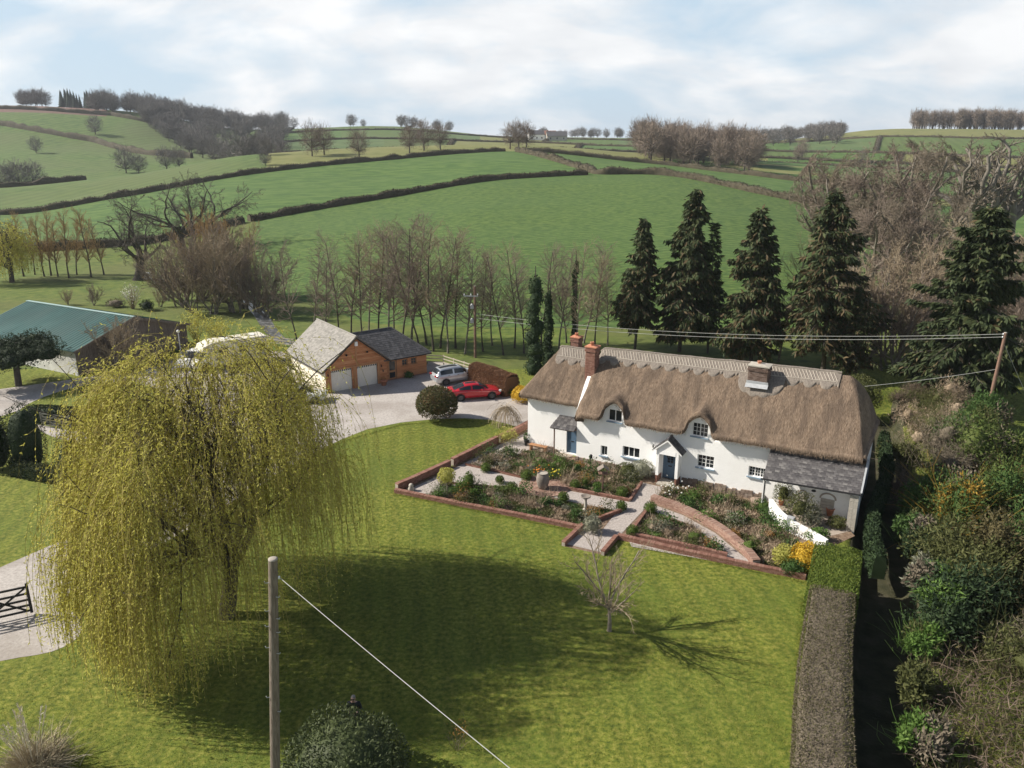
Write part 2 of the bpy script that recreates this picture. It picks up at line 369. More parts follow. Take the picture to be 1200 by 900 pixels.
# hill net: control columns (photo x) and feature rows (foot, hedge B, hedge A, crest, dip, far slope, skyline ...)
COLS = np.array([0, 150, 300, 450, 600, 750, 900, 1050, 1200.])
def zrow(py, Y): return [atY(0, p, y).z for p, y in zip(py, Y)]
rows = []
def row(Y, z): rows.append((list(Y), list(z)))
row([90]*9, [0]*9)
row([140, 138, 122, 97, 95, 95, 95, 95, 97], [0]*9)
def prow(py, Y): row(Y, zrow(py, Y))
prow([295, 288, 258, 232, 209, 204, 229, 262, 290], [160, 168, 190, 215, 240, 250, 215, 190, 165])      # hedge B
prow([252, 229, 203, 188, 177, 190, 208, 225, 240], [235, 250, 280, 310, 340, 335, 300, 270, 250])      # hedge A
prow([221, 206, 181, 172, 170, 179, 190, 200, 215], [300, 320, 350, 380, 400, 420, 400, 380, 350])      # near crest
row([360, 380, 420, 450, 470, 520, 520, 500, 480], [3, 6, 11, 15, 17, 14, 10, 7, 5])                    # combe behind it
prow([178, 176, 168, 163, 167, 172, 177, 180, 185], [500, 520, 600, 640, 650, 620, 590, 560, 520])      # far slope
prow([124, 131, 152, 148, 160, 162, 164, 151, 152], [690, 700, 820, 880, 950, 950, 900, 800, 780])      # skyline
Yt, zt = rows[-1]
row([y+250 for y in Yt], [z-4 for z in zt]); row([y+900 for y in Yt], [z-25 for z in zt]); row([4500]*9, [0]*9)
Yr = np.array([r[0] for r in rows], float); Zr = np.array([r[1] for r in rows], float)
ext = np.array([-1400, -700, -300, *COLS, 1500, 1900, 2600.])
Yr = np.concatenate([Yr[:, :1]]*3 + [Yr] + [Yr[:, -1:]]*3, 1); Zr = np.concatenate([Zr[:, :1]*f for f in (.6, .8, .95)] + [Zr] + [Zr[:, -1:]*f for f in (1, .9, .7)], 1)
ci = np.concatenate([np.linspace(a, b, 13)[:-1] for a, b in zip(ext[:-1], ext[1:])] + [ext[-1:]])
nr = Yr.shape[0]; SUB = 12
ri = np.linspace(0, nr-1, (nr-1)*SUB+1)
Yc = pchip(ext, Yr.T, ci).T; Zc = pchip(ext, Zr.T, ci).T
Yg = pchip(np.arange(nr), Yc, ri); Zg = pchip(np.arange(nr), Zc, ri)
U = (ci - 600)/910.0
Xg = U[None] * (Yg*_c + (CAMH - Zg)*_s)
rgn = np.random.default_rng(5)
def fbm(X, Y, s, seed=0.0):
    return np.vectorize(lambda a, b: mnoise.fractal(Vector((a*s, b*s, seed)), 1.0, 2.0, 3))(X, Y)
amp = np.clip((ri-1.2)/3, 0, 1)[:, None] * np.where(ri < 7.3, 1, .6)[:, None]
Zg = Zg + fbm(Xg, Yg, .02) * .5 * amp
HP = np.stack([Xg, Yg, Zg], -1)
rc = (ri[:-1]+ri[1:])[:, None]/2 + 0*ci[None, :-1]; pc = (ci[:-1]+ci[1:])[None]/2 + 0*rc
hm = np.full(rc.shape, 2)
hm[rc < 1] = 1
hm[(rc >= 1) & (rc < 2) & (pc < 300)] = 1
hm[(rc >= 2) & (rc < 3)] = 3
hm[(rc >= 3) & (rc < 4)] = 3
hm[(rc >= 3) & (rc < 5) & (pc > 312) & (pc < 790)] = 5
hm[(rc >= 3) & (rc < 5) & (pc <= 312)] = 4
hm[(rc >= 4) & (rc < 5) & (pc >= 790)] = 3
far = rc >= 5; hm[far] = 4
# patchwork of far fields; each patch is bounded by net lines, so its edges run true
FB = [(5.0, 5.5, [312, 425, 600, 700, 812, 900, 1000, 1100], [5, 5, 6, 5, 3, 5, 3, 6, 5]), (5.5, 6.0, [325, 450, 525, 600, 675, 762, 850, 950, 1050], [4, 6, 4, 5, 5, 3, 6, 4, 3, 5]),
      (6.0, 6.5, [312, 400, 487, 562, 637, 725, 837, 925, 1025], [4, 3, 4, 6, 5, 4, 6, 3, 6, 4]), (6.5, 7.0, [337, 400, 475, 550, 625, 712, 800, 900, 975], [4, 6, 4, 4, 6, 4, 6, 4, 5, 5])]
hm[(rc >= 3.33) & (rc < 3.5) & (pc > 850) & (pc < 975)] = 5; hm[(rc >= 3.67) & (rc < 3.75) & (pc > 875) & (pc < 950)] = 5; hm[(rc >= 2.75) & (rc < 2.92) & (pc > 1062)] = 5
for r0_, r1_, edges, cols_ in FB:
    k = np.digitize(pc, edges); sel = (rc >= r0_) & (rc < r1_) & (pc > 250); hm[sel] = np.array(cols_)[k[sel]]
hm[(rc >= 6.67) & (rc < 7.5) & (pc < 125)] = 7
hm[(rc >= 7) & (pc > 900)] = 5
gb.grid(HP, hm.reshape(-1))
m_ground = [m_lawn, m_rough, m_crop, m_crop2, m_past, m_yell, m_far, m_plough, m_shade]
ground = gb.build('ground', m_ground, kind='structure')
Vall = np.concatenate(gb.v)
bvh = BVHTree.FromPolygons([tuple(v) for v in Vall], [tuple(f) for fs in gb.f for f in fs[0]])
def hit(px, py):
    """where the photograph's pixel meets the ground"""
    d = ray(px, py).normalized(); r = bvh.ray_cast(Vector((0, 0, CAMH)), d, 6000)
    return r[0] if r[0] else G(px, py)
def gz(x, y):
    r = bvh.ray_cast(Vector((x, y, 300)), Vector((0, 0, -1)), 600)
    return r[0].z if r[0] else 0.0
def onnet(px, r):
    """a point on the hill net: photo column and feature row"""
    c = np.interp(px, ci, np.arange(len(ci))); k = r*SUB
    c0 = min(int(c), len(ci)-2); k0 = min(int(k), len(ri)-2); a, b = c-c0, k-k0
    P = HP[k0, c0]*(1-a)*(1-b) + HP[k0, c0+1]*a*(1-b) + HP[k0+1, c0]*(1-a)*b + HP[k0+1, c0+1]*a*b
    return Vector(P)

# ------------------------------------------------------------------ flat sheets laid on the plain
m_gravel = mat('pale_gravel', [(.33,.295,.27), (.43,.395,.365), (.53,.49,.455)], 6, .95, .5, 25, coord='World', detail=10, big=(.35, (.27,.235,.205), .6))
m_gpath = mat('path_gravel', [(.30,.26,.235), (.40,.355,.325), (.50,.45,.415)], 10, .95, .5, 40, coord='World', detail=8)
m_soil = mat('garden_soil', [(.13,.085,.055), (.21,.145,.10), (.28,.21,.15)], 4, .95, .8, 12, coord='World', detail=8)
m_pave = mat('paving', [(.34,.28,.23), (.44,.37,.31)], 3, .9, .3, coord='World')
m_water = mat('stream_water', [(.04,.04,.035), (.07,.07,.065), (.12,.12,.12), (.35,.36,.36)], 1.6, .35, .6, 3, coord='World', spec=.6, detail=6)
def smooth_poly(pts, n=4, closed=True):
    pts = np.array(pts, float); out = []
    N = len(pts)
    for i in range(N if closed else N-1):
        p0, p1, p2, p3 = (pts[(i-1) % N], pts[i], pts[(i+1) % N], pts[(i+2) % N]) if closed else (pts[max(i-1, 0)], pts[i], pts[i+1], pts[min(i+2, N-1)])
        for t in np.linspace(0, 1, n, endpoint=False):
            out.append(.5*((2*p1) + (-p0+p2)*t + (2*p0-5*p1+4*p2-p3)*t*t + (-p0+3*p1-3*p2+p3)*t**3))
    if not closed: out.append(pts[-1])
    return np.array(out)
import mathutils.geometry as mgeo
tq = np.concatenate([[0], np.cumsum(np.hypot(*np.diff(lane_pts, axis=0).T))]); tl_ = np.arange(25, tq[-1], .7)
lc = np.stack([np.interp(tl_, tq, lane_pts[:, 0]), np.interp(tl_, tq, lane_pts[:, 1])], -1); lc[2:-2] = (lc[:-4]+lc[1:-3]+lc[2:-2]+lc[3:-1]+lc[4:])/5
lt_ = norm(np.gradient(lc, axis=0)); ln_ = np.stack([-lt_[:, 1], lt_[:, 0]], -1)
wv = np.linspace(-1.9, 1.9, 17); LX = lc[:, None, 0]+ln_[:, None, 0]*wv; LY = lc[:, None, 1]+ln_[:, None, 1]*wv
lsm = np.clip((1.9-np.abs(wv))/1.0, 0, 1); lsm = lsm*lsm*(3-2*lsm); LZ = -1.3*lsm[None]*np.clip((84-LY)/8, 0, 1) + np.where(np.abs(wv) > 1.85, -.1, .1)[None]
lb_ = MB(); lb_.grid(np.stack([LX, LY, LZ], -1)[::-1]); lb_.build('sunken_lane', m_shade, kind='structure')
def sheet(name, pxs, z, m, smooth=0, kind='structure', world=False, parent=None):
    P = np.array([[q[0], q[1]] if world else [*G(q[0], q[1]).xy] for q in pxs])
    if smooth: P = smooth_poly(P, smooth)
    tri = mgeo.tessellate_polygon([[Vector((p[0], p[1], 0)) for p in P]])
    b = MB(); b.add([(p[0], p[1], z) for p in P], [t if (P[t[1]][0]-P[t[0]][0])*(P[t[2]][1]-P[t[0]][1]) - (P[t[1]][1]-P[t[0]][1])*(P[t[2]][0]-P[t[0]][0]) > 0 else (t[0], t[2], t[1]) for t in tri])
    o = b.build(name, m, parent); o['kind'] = kind
    return o
sheet('gravel_drive', [(-140, 726), (-60, 690), (0, 665), (55, 641), (100, 622), (170, 585), (215, 556), (215, 535), (150, 527), (95, 521), (62, 512), (30, 497), (18, 482), (-10, 492), (-80, 500), (-80, 470), (0, 456), (60, 448), (108, 441), (160, 437),
      (200, 424), (214, 410), (235, 405), (330, 412), (385, 440), (460, 440), (498, 432), (502, 424), (520, 425), (560, 436), (580, 452), (604, 462), (625, 470), (640, 500), (622, 506), (596, 497), (575, 492), (545, 490), (510, 491), (470, 495), (430, 503), (400, 515),
      (350, 540), (300, 572), (240, 610), (160, 655), (95, 690), (62, 712), (0, 741), (-140, 805)], .004, m_gravel, 0)
sheet('gravel_island_grass', [(20, 484), (40, 470), (80, 456), (125, 449), (175, 452), (200, 470), (205, 500), (170, 517), (110, 508), (60, 500), (30, 494)], .008, m_lawn, 3)
sheet('gate_pad', [(-80, 790), (0, 739), (45, 717), (75, 713), (93, 726), (92, 746), (60, 764), (0, 775), (-80, 800)], .010, m_gravel, 3)
sheet('stream', [(285, 352), (297, 353), (305, 362), (315, 371), (323, 384), (334, 396), (345, 401), (336, 404), (322, 400), (308, 386), (299, 372), (290, 360)], .02, m_water, 3)
# ------------------------------------------------------------------ building helpers
def holed_wall(mb, p, a, n, L, z0, z1, holes, depth=.2, mi=0):
    """vertical wall from p along a (length L), n points inwards; holes (x0,x1,za,zb) get reveals"""
    p = np.array(p, float); a = np.array(a, float); n = np.array(n, float); up = np.array([0, 0, 1.])
    xs = sorted({0, L, *[h[0] for h in holes], *[h[1] for h in holes]}); zs = sorted({z0, z1, *[h[2] for h in holes], *[h[3] for h in holes]})
    for xa, xb in zip(xs[:-1], xs[1:]):
        for za, zb in zip(zs[:-1], zs[1:]):
            xm, zm = (xa+xb)/2, (za+zb)/2
            if any(h[0] < xm < h[1] and h[2] < zm < h[3] for h in holes): continue
            mb.add([p+a*xa+up*za, p+a*xb+up*za, p+a*xb+up*zb, p+a*xa+up*zb], [[0, 1, 2, 3]], mi)
    for x0, x1, za, zb in holes:
        c = [p+a*x0+up*za, p+a*x1+up*za, p+a*x1+up*zb, p+a*x0+up*zb]; d = [q+n*depth for q in c]
        for i in range(4): j = (i+1) % 4; mb.add([c[i], c[j], d[j], d[i]], [[0, 1, 2, 3]], mi)
def window(parent, p, a, n, x0, x1, za, zb, lights=2, bars=(2, 3), depth=.12, sill=.07, fm=None, sm_=None, cill=True, name='window'):
    """casement window part with panes and sill as sub-parts"""
    p = Vector(p); a = Vector(a); n = Vector(n); up = Vector((0, 0, 1)); fm = fm or m_whitewood
    M3 = Matrix((a, n, up)).transposed()
    o = p + n*depth
    W, H = x1-x0, zb-za; b = MB(); f = .05
    def bx(xa, xb, ya, yb, zc, zd): b.box(o + a*((xa+xb)/2) + n*((ya+yb)/2) + up*((zc+zd)/2), (xb-xa, yb-ya, zd-zc), 0, 0, M3)
    bx(x0, x0+f, 0, .06, za, zb); bx(x1-f, x1, 0, .06, za, zb); bx(x0+f, x1-f, 0, .06, za, za+f); bx(x0+f, x1-f, 0, .06, zb-f, zb)
    lw = (W-2*f)/lights
    for i in range(lights):
        xa, xb = x0+f+lw*i, x0+f+lw*(i+1)
        if i: bx(xa-.03, xa+.03, .001, .059, za+f, zb-f)
        for k in range(1, bars[0]): xx = xa+(xb-xa)*k/bars[0]; bx(xx-.012, xx+.012, .012, .05, za+f, zb-f)
        for k in range(1, bars[1]): zz = za+f+(H-2*f)*k/bars[1]; bx(xa+.03, xb-.03, .015, .048, zz-.012, zz+.012)
    w_ = b.build(name, fm, parent)
    for i in range(lights):
        g = MB(); xa, xb = x0+f+lw*i, x0+f+lw*(i+1)
        g.box(o + a*((xa+xb)/2) + n*.035 + up*((za+zb)/2), (xb-xa-.01, .01, H-2*f), 0, 0, M3)
        g.build('pane', m_glass, w_)
    if cill:
        s_ = MB(); s_.box(p + a*((x0+x1)/2) + n*(.02-.04) + up*(za-sill/2-.002), (W+.16, .2, sill), 0, 0, M3)
        s_.build('sill', sm_ or m_bluesill, w_)
    return w_
def brickwork(mb, x0, x1, y0, y1, z0, z1, rng, bl=.215, bh=.072, proud=.0):
    C, S = [], []; z = z0; k = 0
    while z < z1 - .02:
        for (ax, lo, hi, fx) in ((0, x0, x1, y0), (0, x0, x1, y1), (1, y0, y1, x0), (1, y0, y1, x1)):
            t = lo + (bl/2 if k % 2 else 0) - .0
            cuts = [lo] + list(np.arange(lo + (bl*.5 if k % 2 else bl), hi-.04, bl)) + [hi]
            for c0, c1 in zip(cuts[:-1], cuts[1:]):
                m = (c0+c1)/2; j = rng.uniform(-.006, .006)
                C.append((m, fx+j, z+bh/2-.005) if ax == 0 else (fx+j, m, z+bh/2-.005))
                S.append((c1-c0-.012, .1, bh-.012) if ax == 0 else (.1, c1-c0-.012, bh-.012))
        z += bh; k += 1
    V, Fs = boxes(C, S, np.zeros(len(C))); mb.add(V, Fs)
def slate_field(e0, e1, r0, r1, rows_, wd, rng, lift=.03, th=.012):
    """matrices of slates on the quad eave e0-e1, ridge r0-r1 (r may be shorter: cut to the hips); yields (matrix, width, length)"""
    e0, e1, r0, r1 = [Vector(q) for q in (e0, e1, r0, r1)]
    nrm = (e1-e0).cross(r0-e0).normalized(); a = (e1-e0).normalized(); upv = nrm.cross(a)
    if nrm.z < 0: nrm = -nrm
    Ls = (r0-e0).dot(upv); out_ = []
    rl = abs(Ls)/rows_; sg = 1 if Ls > 0 else -1
    for k in range(rows_):
        t0 = (k+.02)/rows_; tm = (k+.5)/rows_
        A = e0.lerp(r0, tm); B = e1.lerp(r1, tm); Lk = (B-A).length
        st = [0] + [wd*(.5 if k % 2 else 1) + wd*i for i in range(int(Lk/wd)+2)]
        st = [q for q in st if q < Lk-.05] + [Lk]
        for c0, c1 in zip(st[:-1], st[1:]):
            P = A + a*((c0+c1)/2) + nrm*(lift + rng.uniform(-.004, .006))
            tilt = .05 + rng.uniform(-.012, .012)
            M3 = Matrix((a, (upv*sg + nrm*-tilt).normalized(), nrm)).transposed()
            out_.append((M3, P, c1-c0-.012, rl*1.25, th))
    return out_
def slates_joined(name, fields, m, parent):
    b = MB()
    for M3, P, w_, l_, th in fields: b.box(P, (w_, l_, th), 0, 0, M3)
    o = b.build(name, m, parent); o['kind'] = 'stuff'; return o

# ------------------------------------------------------------------ the thatched cottage
rg = np.random.default_rng(11); rnd = random.Random(3)
cot = thing('thatched_cottage', 'long white cottage with a brown thatched roof and two eyebrow windows, behind the brick-edged garden', 'cottage', (1.2, 55.2, 0), R(-30))
X1, X2, X3 = 4.45, 17.95, 23.2       # wing | main | end of lean-to
A_ = (1, 0, 0); N_ = (0, 1, 0)
wb = MB()
FY = -.8
holes = [(6.35, 6.85, .82, 1.56), (8.0, 9.25, 1.1, 1.86), (10.95, 11.95, .1, 2.1), (13.3, 14.42, 1.44, 2.32), (16.68, 17.8, 1.52, 2.2), (6.82, 7.84, 3.52, 4.38), (12.81, 13.87, 3.55, 4.48)]
hl = [(h[0]-X1, h[1]-X1, h[2], h[3]) for h in holes]
holed_wall(wb, (X1, FY, 0), A_, N_, X3-X1, -.3, 3.4, [h for h in hl if h[3] < 3.4], .22)
for xd, zt, h in ((7.33, 5.02, holes[5]), (13.34, 5.12, holes[6])):         # dormer gables
    g0, g1 = xd-.95, xd+.95
    holed_wall(wb, (g0, FY, 0), A_, N_, g1-g0, 3.4, h[3]+.02, [(h[0]-g0, h[1]-g0, h[2], h[3])], .22)
    wb.poly([(g0, FY, h[3]+.02), (g1, FY, h[3]+.02), (xd+.3, FY, zt), (xd-.3, FY, zt)])
    wb.poly([(g1, FY, 3.4), (g1, FY+.6, 3.4), (g1, FY+.6, h[3]), (g1, FY, h[3]+.02)]); wb.poly([(g0, FY, 3.4), (g0, FY+.6, 3.4), (g0, FY+.6, h[3]), (g0, FY, h[3]+.02)])
segs = [X1, 6.38, 8.28, 12.39, 14.29, X3]
for xa, xb in ((X1, 6.38), (8.28, 12.39), (14.29, X3)): wb.poly([(xa, FY, 3.4), (xb, FY, 3.4), (xb, FY+.3, 4.0), (xa, FY+.3, 4.0)])
wb.poly([(X3, FY, -.3), (X3, 6, -.3), (X3, 6, 4.0), (X3, FY, 4.0)]); wb.poly([(X3, 6, -.3), (X1, 6, -.3), (X1, 6, 4.2), (X3, 6, 4.2)])
# end wall of the taller range, standing above the wing thatch
wb.bbox(X1, X1+.3, FY+.002, 5.9, -.3, 3.45)
wb.add([(X1, -.9, 3.45), (X1, 5.4, 3.45), (X1, 2.6, 7.2), (X1, 1.4, 6.6), (X1, .2, 5.4), (X1, -.9, 3.9), (X1+.3, -.9, 3.45), (X1+.3, 5.4, 3.45), (X1+.3, 2.6, 7.2), (X1+.3, 1.4, 6.6), (X1+.3, .2, 5.4), (X1+.3, -.9, 3.9)],
       [[5, 4, 1, 0], [4, 3, 2, 1]]); wb.add([(X1, -.9, 3.9), (X1, .2, 5.4), (X1, 1.4, 6.6), (X1, 2.6, 7.2), (X1+.3, -.9, 3.9), (X1+.3, .2, 5.4), (X1+.3, 1.4, 6.6), (X1+.3, 2.6, 7.2)], [[0, 1, 5, 4], [1, 2, 6, 5], [2, 3, 7, 6]])
holed_wall(wb, (0, 0, 0), A_, N_, X1, -.3, 4.25, [(3.25, 4.15, .1, 2.1)], .25)
wb.poly([(0, 0, -.3), (0, 5.2, -.3), (0, 5.2, 4.25), (0, 0, 4.25)]); wb.poly([(0, 5.2, -.3), (X1, 5.2, -.3), (X1, 5.2, 4.25), (0, 5.2, 4.25)])
wb.build('wall', m_white, cot)
pl = MB(); pl.bbox(X1-.02, 10.7, FY-.05, FY+.1, -.2, .27); pl.bbox(12.35, 17.9, FY-.05, FY+.1, -.2, .38); pl.bbox(-.04, 2.6, -.05, .1, -.2, .2)
plo = pl.build('plinth', m_mortar, cot)
st0 = MB(); Vs = np.array([(-.5,-.5,-.5),(.5,-.5,-.5),(.5,.5,-.5),(-.5,.5,-.5),(-.42,-.5,.5),(.45,-.45,.46),(.4,.5,.5),(-.45,.5,.44)])*np.array([.3, .16, .19]); st0.add(Vs, BOXF)
stm = st0.mesh('stone', m_stone_ob)
for xa, xb, yy, zz in ((X1, 10.6, FY-.06, .27), (12.4, 17.85, FY-.06, .38), (0, 2.55, -.06, .2)):
    x = xa
    while x < xb-.15:
        q = rnd.uniform(.75, 1.35); zr = 0.02
        while zr < zz:
            h_ = rnd.uniform(.7, 1.05); o = obj('stone', stm, plo, (x+.15*q+rnd.uniform(-.04, .04), yy+rnd.uniform(-.02, .01), zr+.09*h_)); o.scale = (q*.97, 1, h_); zr += .19*h_
        x += .3*q
P0 = (0, FY, 0)
for h, l, b_ in zip(holes, (1, 3, 0, 2, 3, 2, 2), ((2, 1), (1, 1), 0, (2, 3), (2, 3), (1, 1), (2, 3))):
    if l: window(cot, P0, A_, N_, *h, l, b_)
def plank_door(parent, p, x0, x1, z0, z1, glazed=True):
    d = MB(); y = p
    d.bbox(x0+.07, x1-.07, y, y+.05, z0, z1-.06)
    fr = .07
    for (a, b_, c, e) in ((x0+.08, x0+.2, z0+.02, z1-.07), (x1-.2, x1-.08, z0+.02, z1-.07), (x0+.2, x1-.2, z0+.02, z0+.2), (x0+.2, x1-.2, z1-.2, z1-.07), (x0+.2, x1-.2, z0+.85, z0+1.0)): d.bbox(a, b_, y-.022, y+.001, c, e)
    dr = d.build('door', m_bluedoor, parent)
    f = MB(); f.bbox(x0, x0+fr, y-.03, y+.07, z0, z1); f.bbox(x1-fr, x1, y-.03, y+.07, z0, z1); f.bbox(x0+fr, x1-fr, y-.029, y+.069, z1-.06, z1); f.build('door_frame', m_bluedoor, dr)
    if glazed:
        g = MB(); g.bbox(x0+.3, x1-.3, y-.012, y+.002, z0+1.15, z1-.3); g.build('pane', m_glass, dr)
        gg = MB(); xm = (x0+x1)/2; gg.bbox(xm-.015, xm+.015, y-.024, y-.01, z0+1.15, z1-.3)
        for k in (1, 2): zz = z0+1.15+(z1-.3-z0-1.15)*k/3; gg.bbox(x0+.3, x1-.3, y-.023, y-.01, zz-.012, zz+.012)
        gg.build('glazing_bar', m_bluedoor, dr)
    lt = MB(); lt.bbox((x0+x1)/2-.13, (x0+x1)/2+.13, y-.03, y-.02, z0+.88, z0+.96); lt.build('letter_plate', m_black, dr)
    k = MB(); k.lathe([(.0, -.02), (.035, -.015), (.035, .015), (0, .02)], 10, (x1-.16, y-.05, z0+1.05)); k.build('handle', m_black, dr)
    return dr
plank_door(cot, FY+.12, 10.95, 11.95, .1, 2.1)
wd = plank_door(cot, .14, 3.25, 4.15, .1, 2.1, False)
# front porch: gabled, slated, on two white cheeks with brick feet
pr = MB()
for x0, x1 in ((10.72, 10.92), (12.06, 12.26)): pr.bbox(x0, x1, -1.55, FY, .55, 2.4)
pr.add([(10.72, -1.56, 2.4), (12.26, -1.56, 2.4), (11.49, -1.56, 3.1), (10.72, FY, 2.4), (12.26, FY, 2.4), (11.49, FY, 3.1)], [[0, 1, 2]]); pr.bbox(10.92, 12.06, -1.565, -1.48, 2.12, 2.4)
po = pr.build('porch', m_white, cot)
ft = MB()
for x0, x1 in ((10.72, 10.92), (12.06, 12.26)): brickwork(ft, x0+.05, x1-.05, -1.5, FY-.06, -.1, .55, rg)
o = ft.build('brick_foot', m_brick, po); o['kind'] = 'stuff'
stp = MB(); stp.bbox(10.93, 12.05, -1.9, FY+.1, -.1, .1); stp.build('door_step', m_stonelt, po)
bd = MB()
for sx in (-1, 1): bd.extrude([(11.49, 0, 3.25), (11.49+sx*1.0, 0, 2.36), (11.49+sx*1.0, 0, 2.25), (11.49, 0, 3.12)], [(0, -1.68, 0), (0, -1.62, 0)])
bd.build('barge_board', m_whitewood, po)
dk = MB()
for sx in (-1, 1): dk.extrude([(11.49, 0, 3.26), (11.49+sx*1.04, 0, 2.33), (11.49+sx*1.04, 0, 2.30), (11.49, 0, 3.22)], [(0, -1.66, 0), (0, FY+.001, 0)])
dk.build('roof_deck', m_greywood, po)
fl = slate_field((12.53, -1.7, 2.33), (12.53, FY, 2.33), (11.49, -1.7, 3.27), (11.49, FY, 3.27), 5, .24, rg) + slate_field((10.45, FY, 2.33), (10.45, -1.7, 2.33), (11.49, FY, 3.27), (11.49, -1.7, 3.27), 5, .24, rg)
sm0 = MB().box((0, 0, 0), (.22, .27, .014)).mesh('slate', m_slate_ob)
for M3, P, w_, l_, th in fl:
    o = obj('slate', sm0, po); o.matrix_local = Matrix.Translation(P) @ M3.to_4x4() @ Matrix.Diagonal((w_/.22, 1, 1, 1))
rc_ = MB(); rc_.tube([(11.49, -1.7, 3.3), (11.49, FY, 3.3)], .07, 8); rc_.build('ridge_tile', m_slate, po)
lp = MB(); lp.lathe([(.0, .1), (.06, .06), (.075, -.02), (.05, -.12), (0, -.13)], 10, (11.49, -1.42, 2.02)); lp.build('porch_lantern', m_black, po)
def wall_lamp(parent, x, y, z):
    l = MB(); l.bbox(x-.02, x+.02, y-.12, y, z+.08, z+.11); l.lathe([(0, .08), (.06, .04), (.05, -.1), (0, -.12)], 8, (x, y-.12, z)); l.build('wall_lamp', m_black, parent)
wall_lamp(cot, 10.25, FY, 2.32)
# side porch: a mono-pitch slate canopy on one post
sp_ = MB(); sp_.tube([(2.75, -1.0, 0), (2.75, -1.0, 2.3)], .055, 6); sp_.bar((2.62, -1.0, 2.33), (4.5, -1.0, 2.4), .09, .1); spo = sp_.build('side_porch', m_rpole, cot)
sd2 = MB(); sd2.add([(2.5, -1.2, 2.32), (4.44, -1.2, 2.36), (4.44, 0, 2.92), (2.7, 0, 2.92), (2.5, -1.2, 2.26), (4.44, -1.2, 2.30), (4.44, 0, 2.85), (2.7, 0, 2.85)], [[0, 1, 2, 3], [4, 7, 6, 5], [0, 4, 5, 1], [0, 3, 7, 4]]); sd2.build('roof_deck', m_greywood, spo)
for M3, P, w_, l_, th in slate_field((2.48, -1.24, 2.32), (4.43, -1.24, 2.36), (2.68, 0, 2.94), (4.43, 0, 2.94), 5, .25, rg):
    o = obj('slate', bpy.data.meshes['slate'], spo); o.matrix_local = Matrix.Translation(P) @ M3.to_4x4() @ Matrix.Diagonal((w_/.22, 1.1, 1, 1))

# thatch ------------------------------------------------------------
def sstep(a, b, x): t = np.clip((x-a)/(b-a), 0, 1); return t*t*(3-2*t)
def smax(a, b, k): h = np.clip(.5+.5*(a-b)/k, 0, 1); return b*(1-h)+a*h + k*h*(1-h)
def smin(a, b, k): return -smax(-a, -b, k)
def fb(X, Y, s, sd_=0.): return np.vectorize(lambda a, b: mnoise.fractal(Vector((a*s, b*s, sd_)), 1., 2., 3))(X, Y)
YE, YR = -1.22, 2.6
def ze(x): return 3.92 + .024*(x-4.6)
def zr(x): return 7.52 + .033*(x-1.5)
def main_h(x, y):
    yy = np.where(y < YR, y, 2*YR-y)
    t = (yy-YE)/(YR-YE)
    f = ze(x) + (zr(x)-ze(x))*t + .34*np.sin(np.pi*np.clip(t, 0, 1))
    for xd, za in ((7.33, 5.52), (13.34, 5.62)):
        dx = np.abs(x-xd)
        zd = za - .06 - .95*np.sqrt(dx*dx+.06) - 3.2*np.clip(dx-.74, 0, 9) + .16*(yy-YE)
        f = smax(f, np.maximum(zd, f-1), .34)
    he = np.clip((23.35-x)/2.4, 0, 3); f = smin(f, ze(x) - .05 + 4.2*(he + .30*np.sin(np.pi*np.clip(he, 0, 1))), .5)
    f = f - .35*(1-sstep(0, .55, x-4.56))**2 - .06*(1-sstep(0, .5, 23.3-x))
    return f + fb(x, y, .55)*.055 + fb(x, y, 2.2, 7)*.022
def wing_h(x, y):
    yy = np.where(y < YR, y, 2*YR-y); t = (yy+.4)/(YR+.4)
    f = 4.36 + (7.36-4.36)*t + .12*np.sin(np.pi*np.clip(t, 0, 1))
    f = smin(f, 4.36 + (x+.47)*1.62, .35)
    return f + fb(x, y, .55, 3)*.05 + fb(x, y, 2.2, 9)*.02
def thatch_mesh(hf, x0, x1, y0, th, nx, ny, ends=(True, True)):
    xs = np.linspace(x0, x1, nx); f0 = y0(xs) if callable(y0) else y0 + 0*xs; f1 = 2*YR - (y0(0) if callable(y0) else y0)
    Xg_ = np.broadcast_to(xs, (ny, nx)); Yg_ = f0[None] + (f1-f0)[None]*np.linspace(0, 1, ny)[:, None]; Zg_ = hf(Xg_, Yg_)
    top = np.stack([Xg_, Yg_, Zg_], -1)
    def rim(edge, nrm):       # round the edge over and under
        n3 = np.array([*nrm, 0.]); dn = np.array([0, 0, -1.])
        rr = [edge + n3*q*.18 + dn*p*th for q, p in ((0, 0), (.55, .08), (.9, .3), (1.0, .55), (.75, .85), (.2, 1.0))]
        rr.append(edge - n3*.55 + dn*(th*.85)); return np.stack(rr)
    b = MB(); b.grid(top)
    b.grid(rim(top[0], (0, -1))[::-1]); b.grid(rim(top[-1], (0, 1)))
    if ends[0]: b.grid(rim(top[:, 0], (-1, 0)))
    if ends[1]: b.grid(rim(top[:, -1], (1, 0))[::-1])
    return b
tm = thatch_mesh(main_h, 4.6, 23.28, lambda x: YE + .34*(np.exp(-(np.abs(np.asarray(x)-7.33)/.8)**4)+np.exp(-(np.abs(np.asarray(x)-13.34)/.8)**4)), .44, 240, 84)
th_main = tm.build('thatch', m_thatch, cot); th_main['label'] = 'large thatch slope with two eyebrow windows'
tw = thatch_mesh(wing_h, -.42, 4.5, -.4, .42, 60, 72, (True, False))
th_wing = tw.build('thatch', m_thatch, cot); th_wing['label'] = 'thatch of the lower end wing'
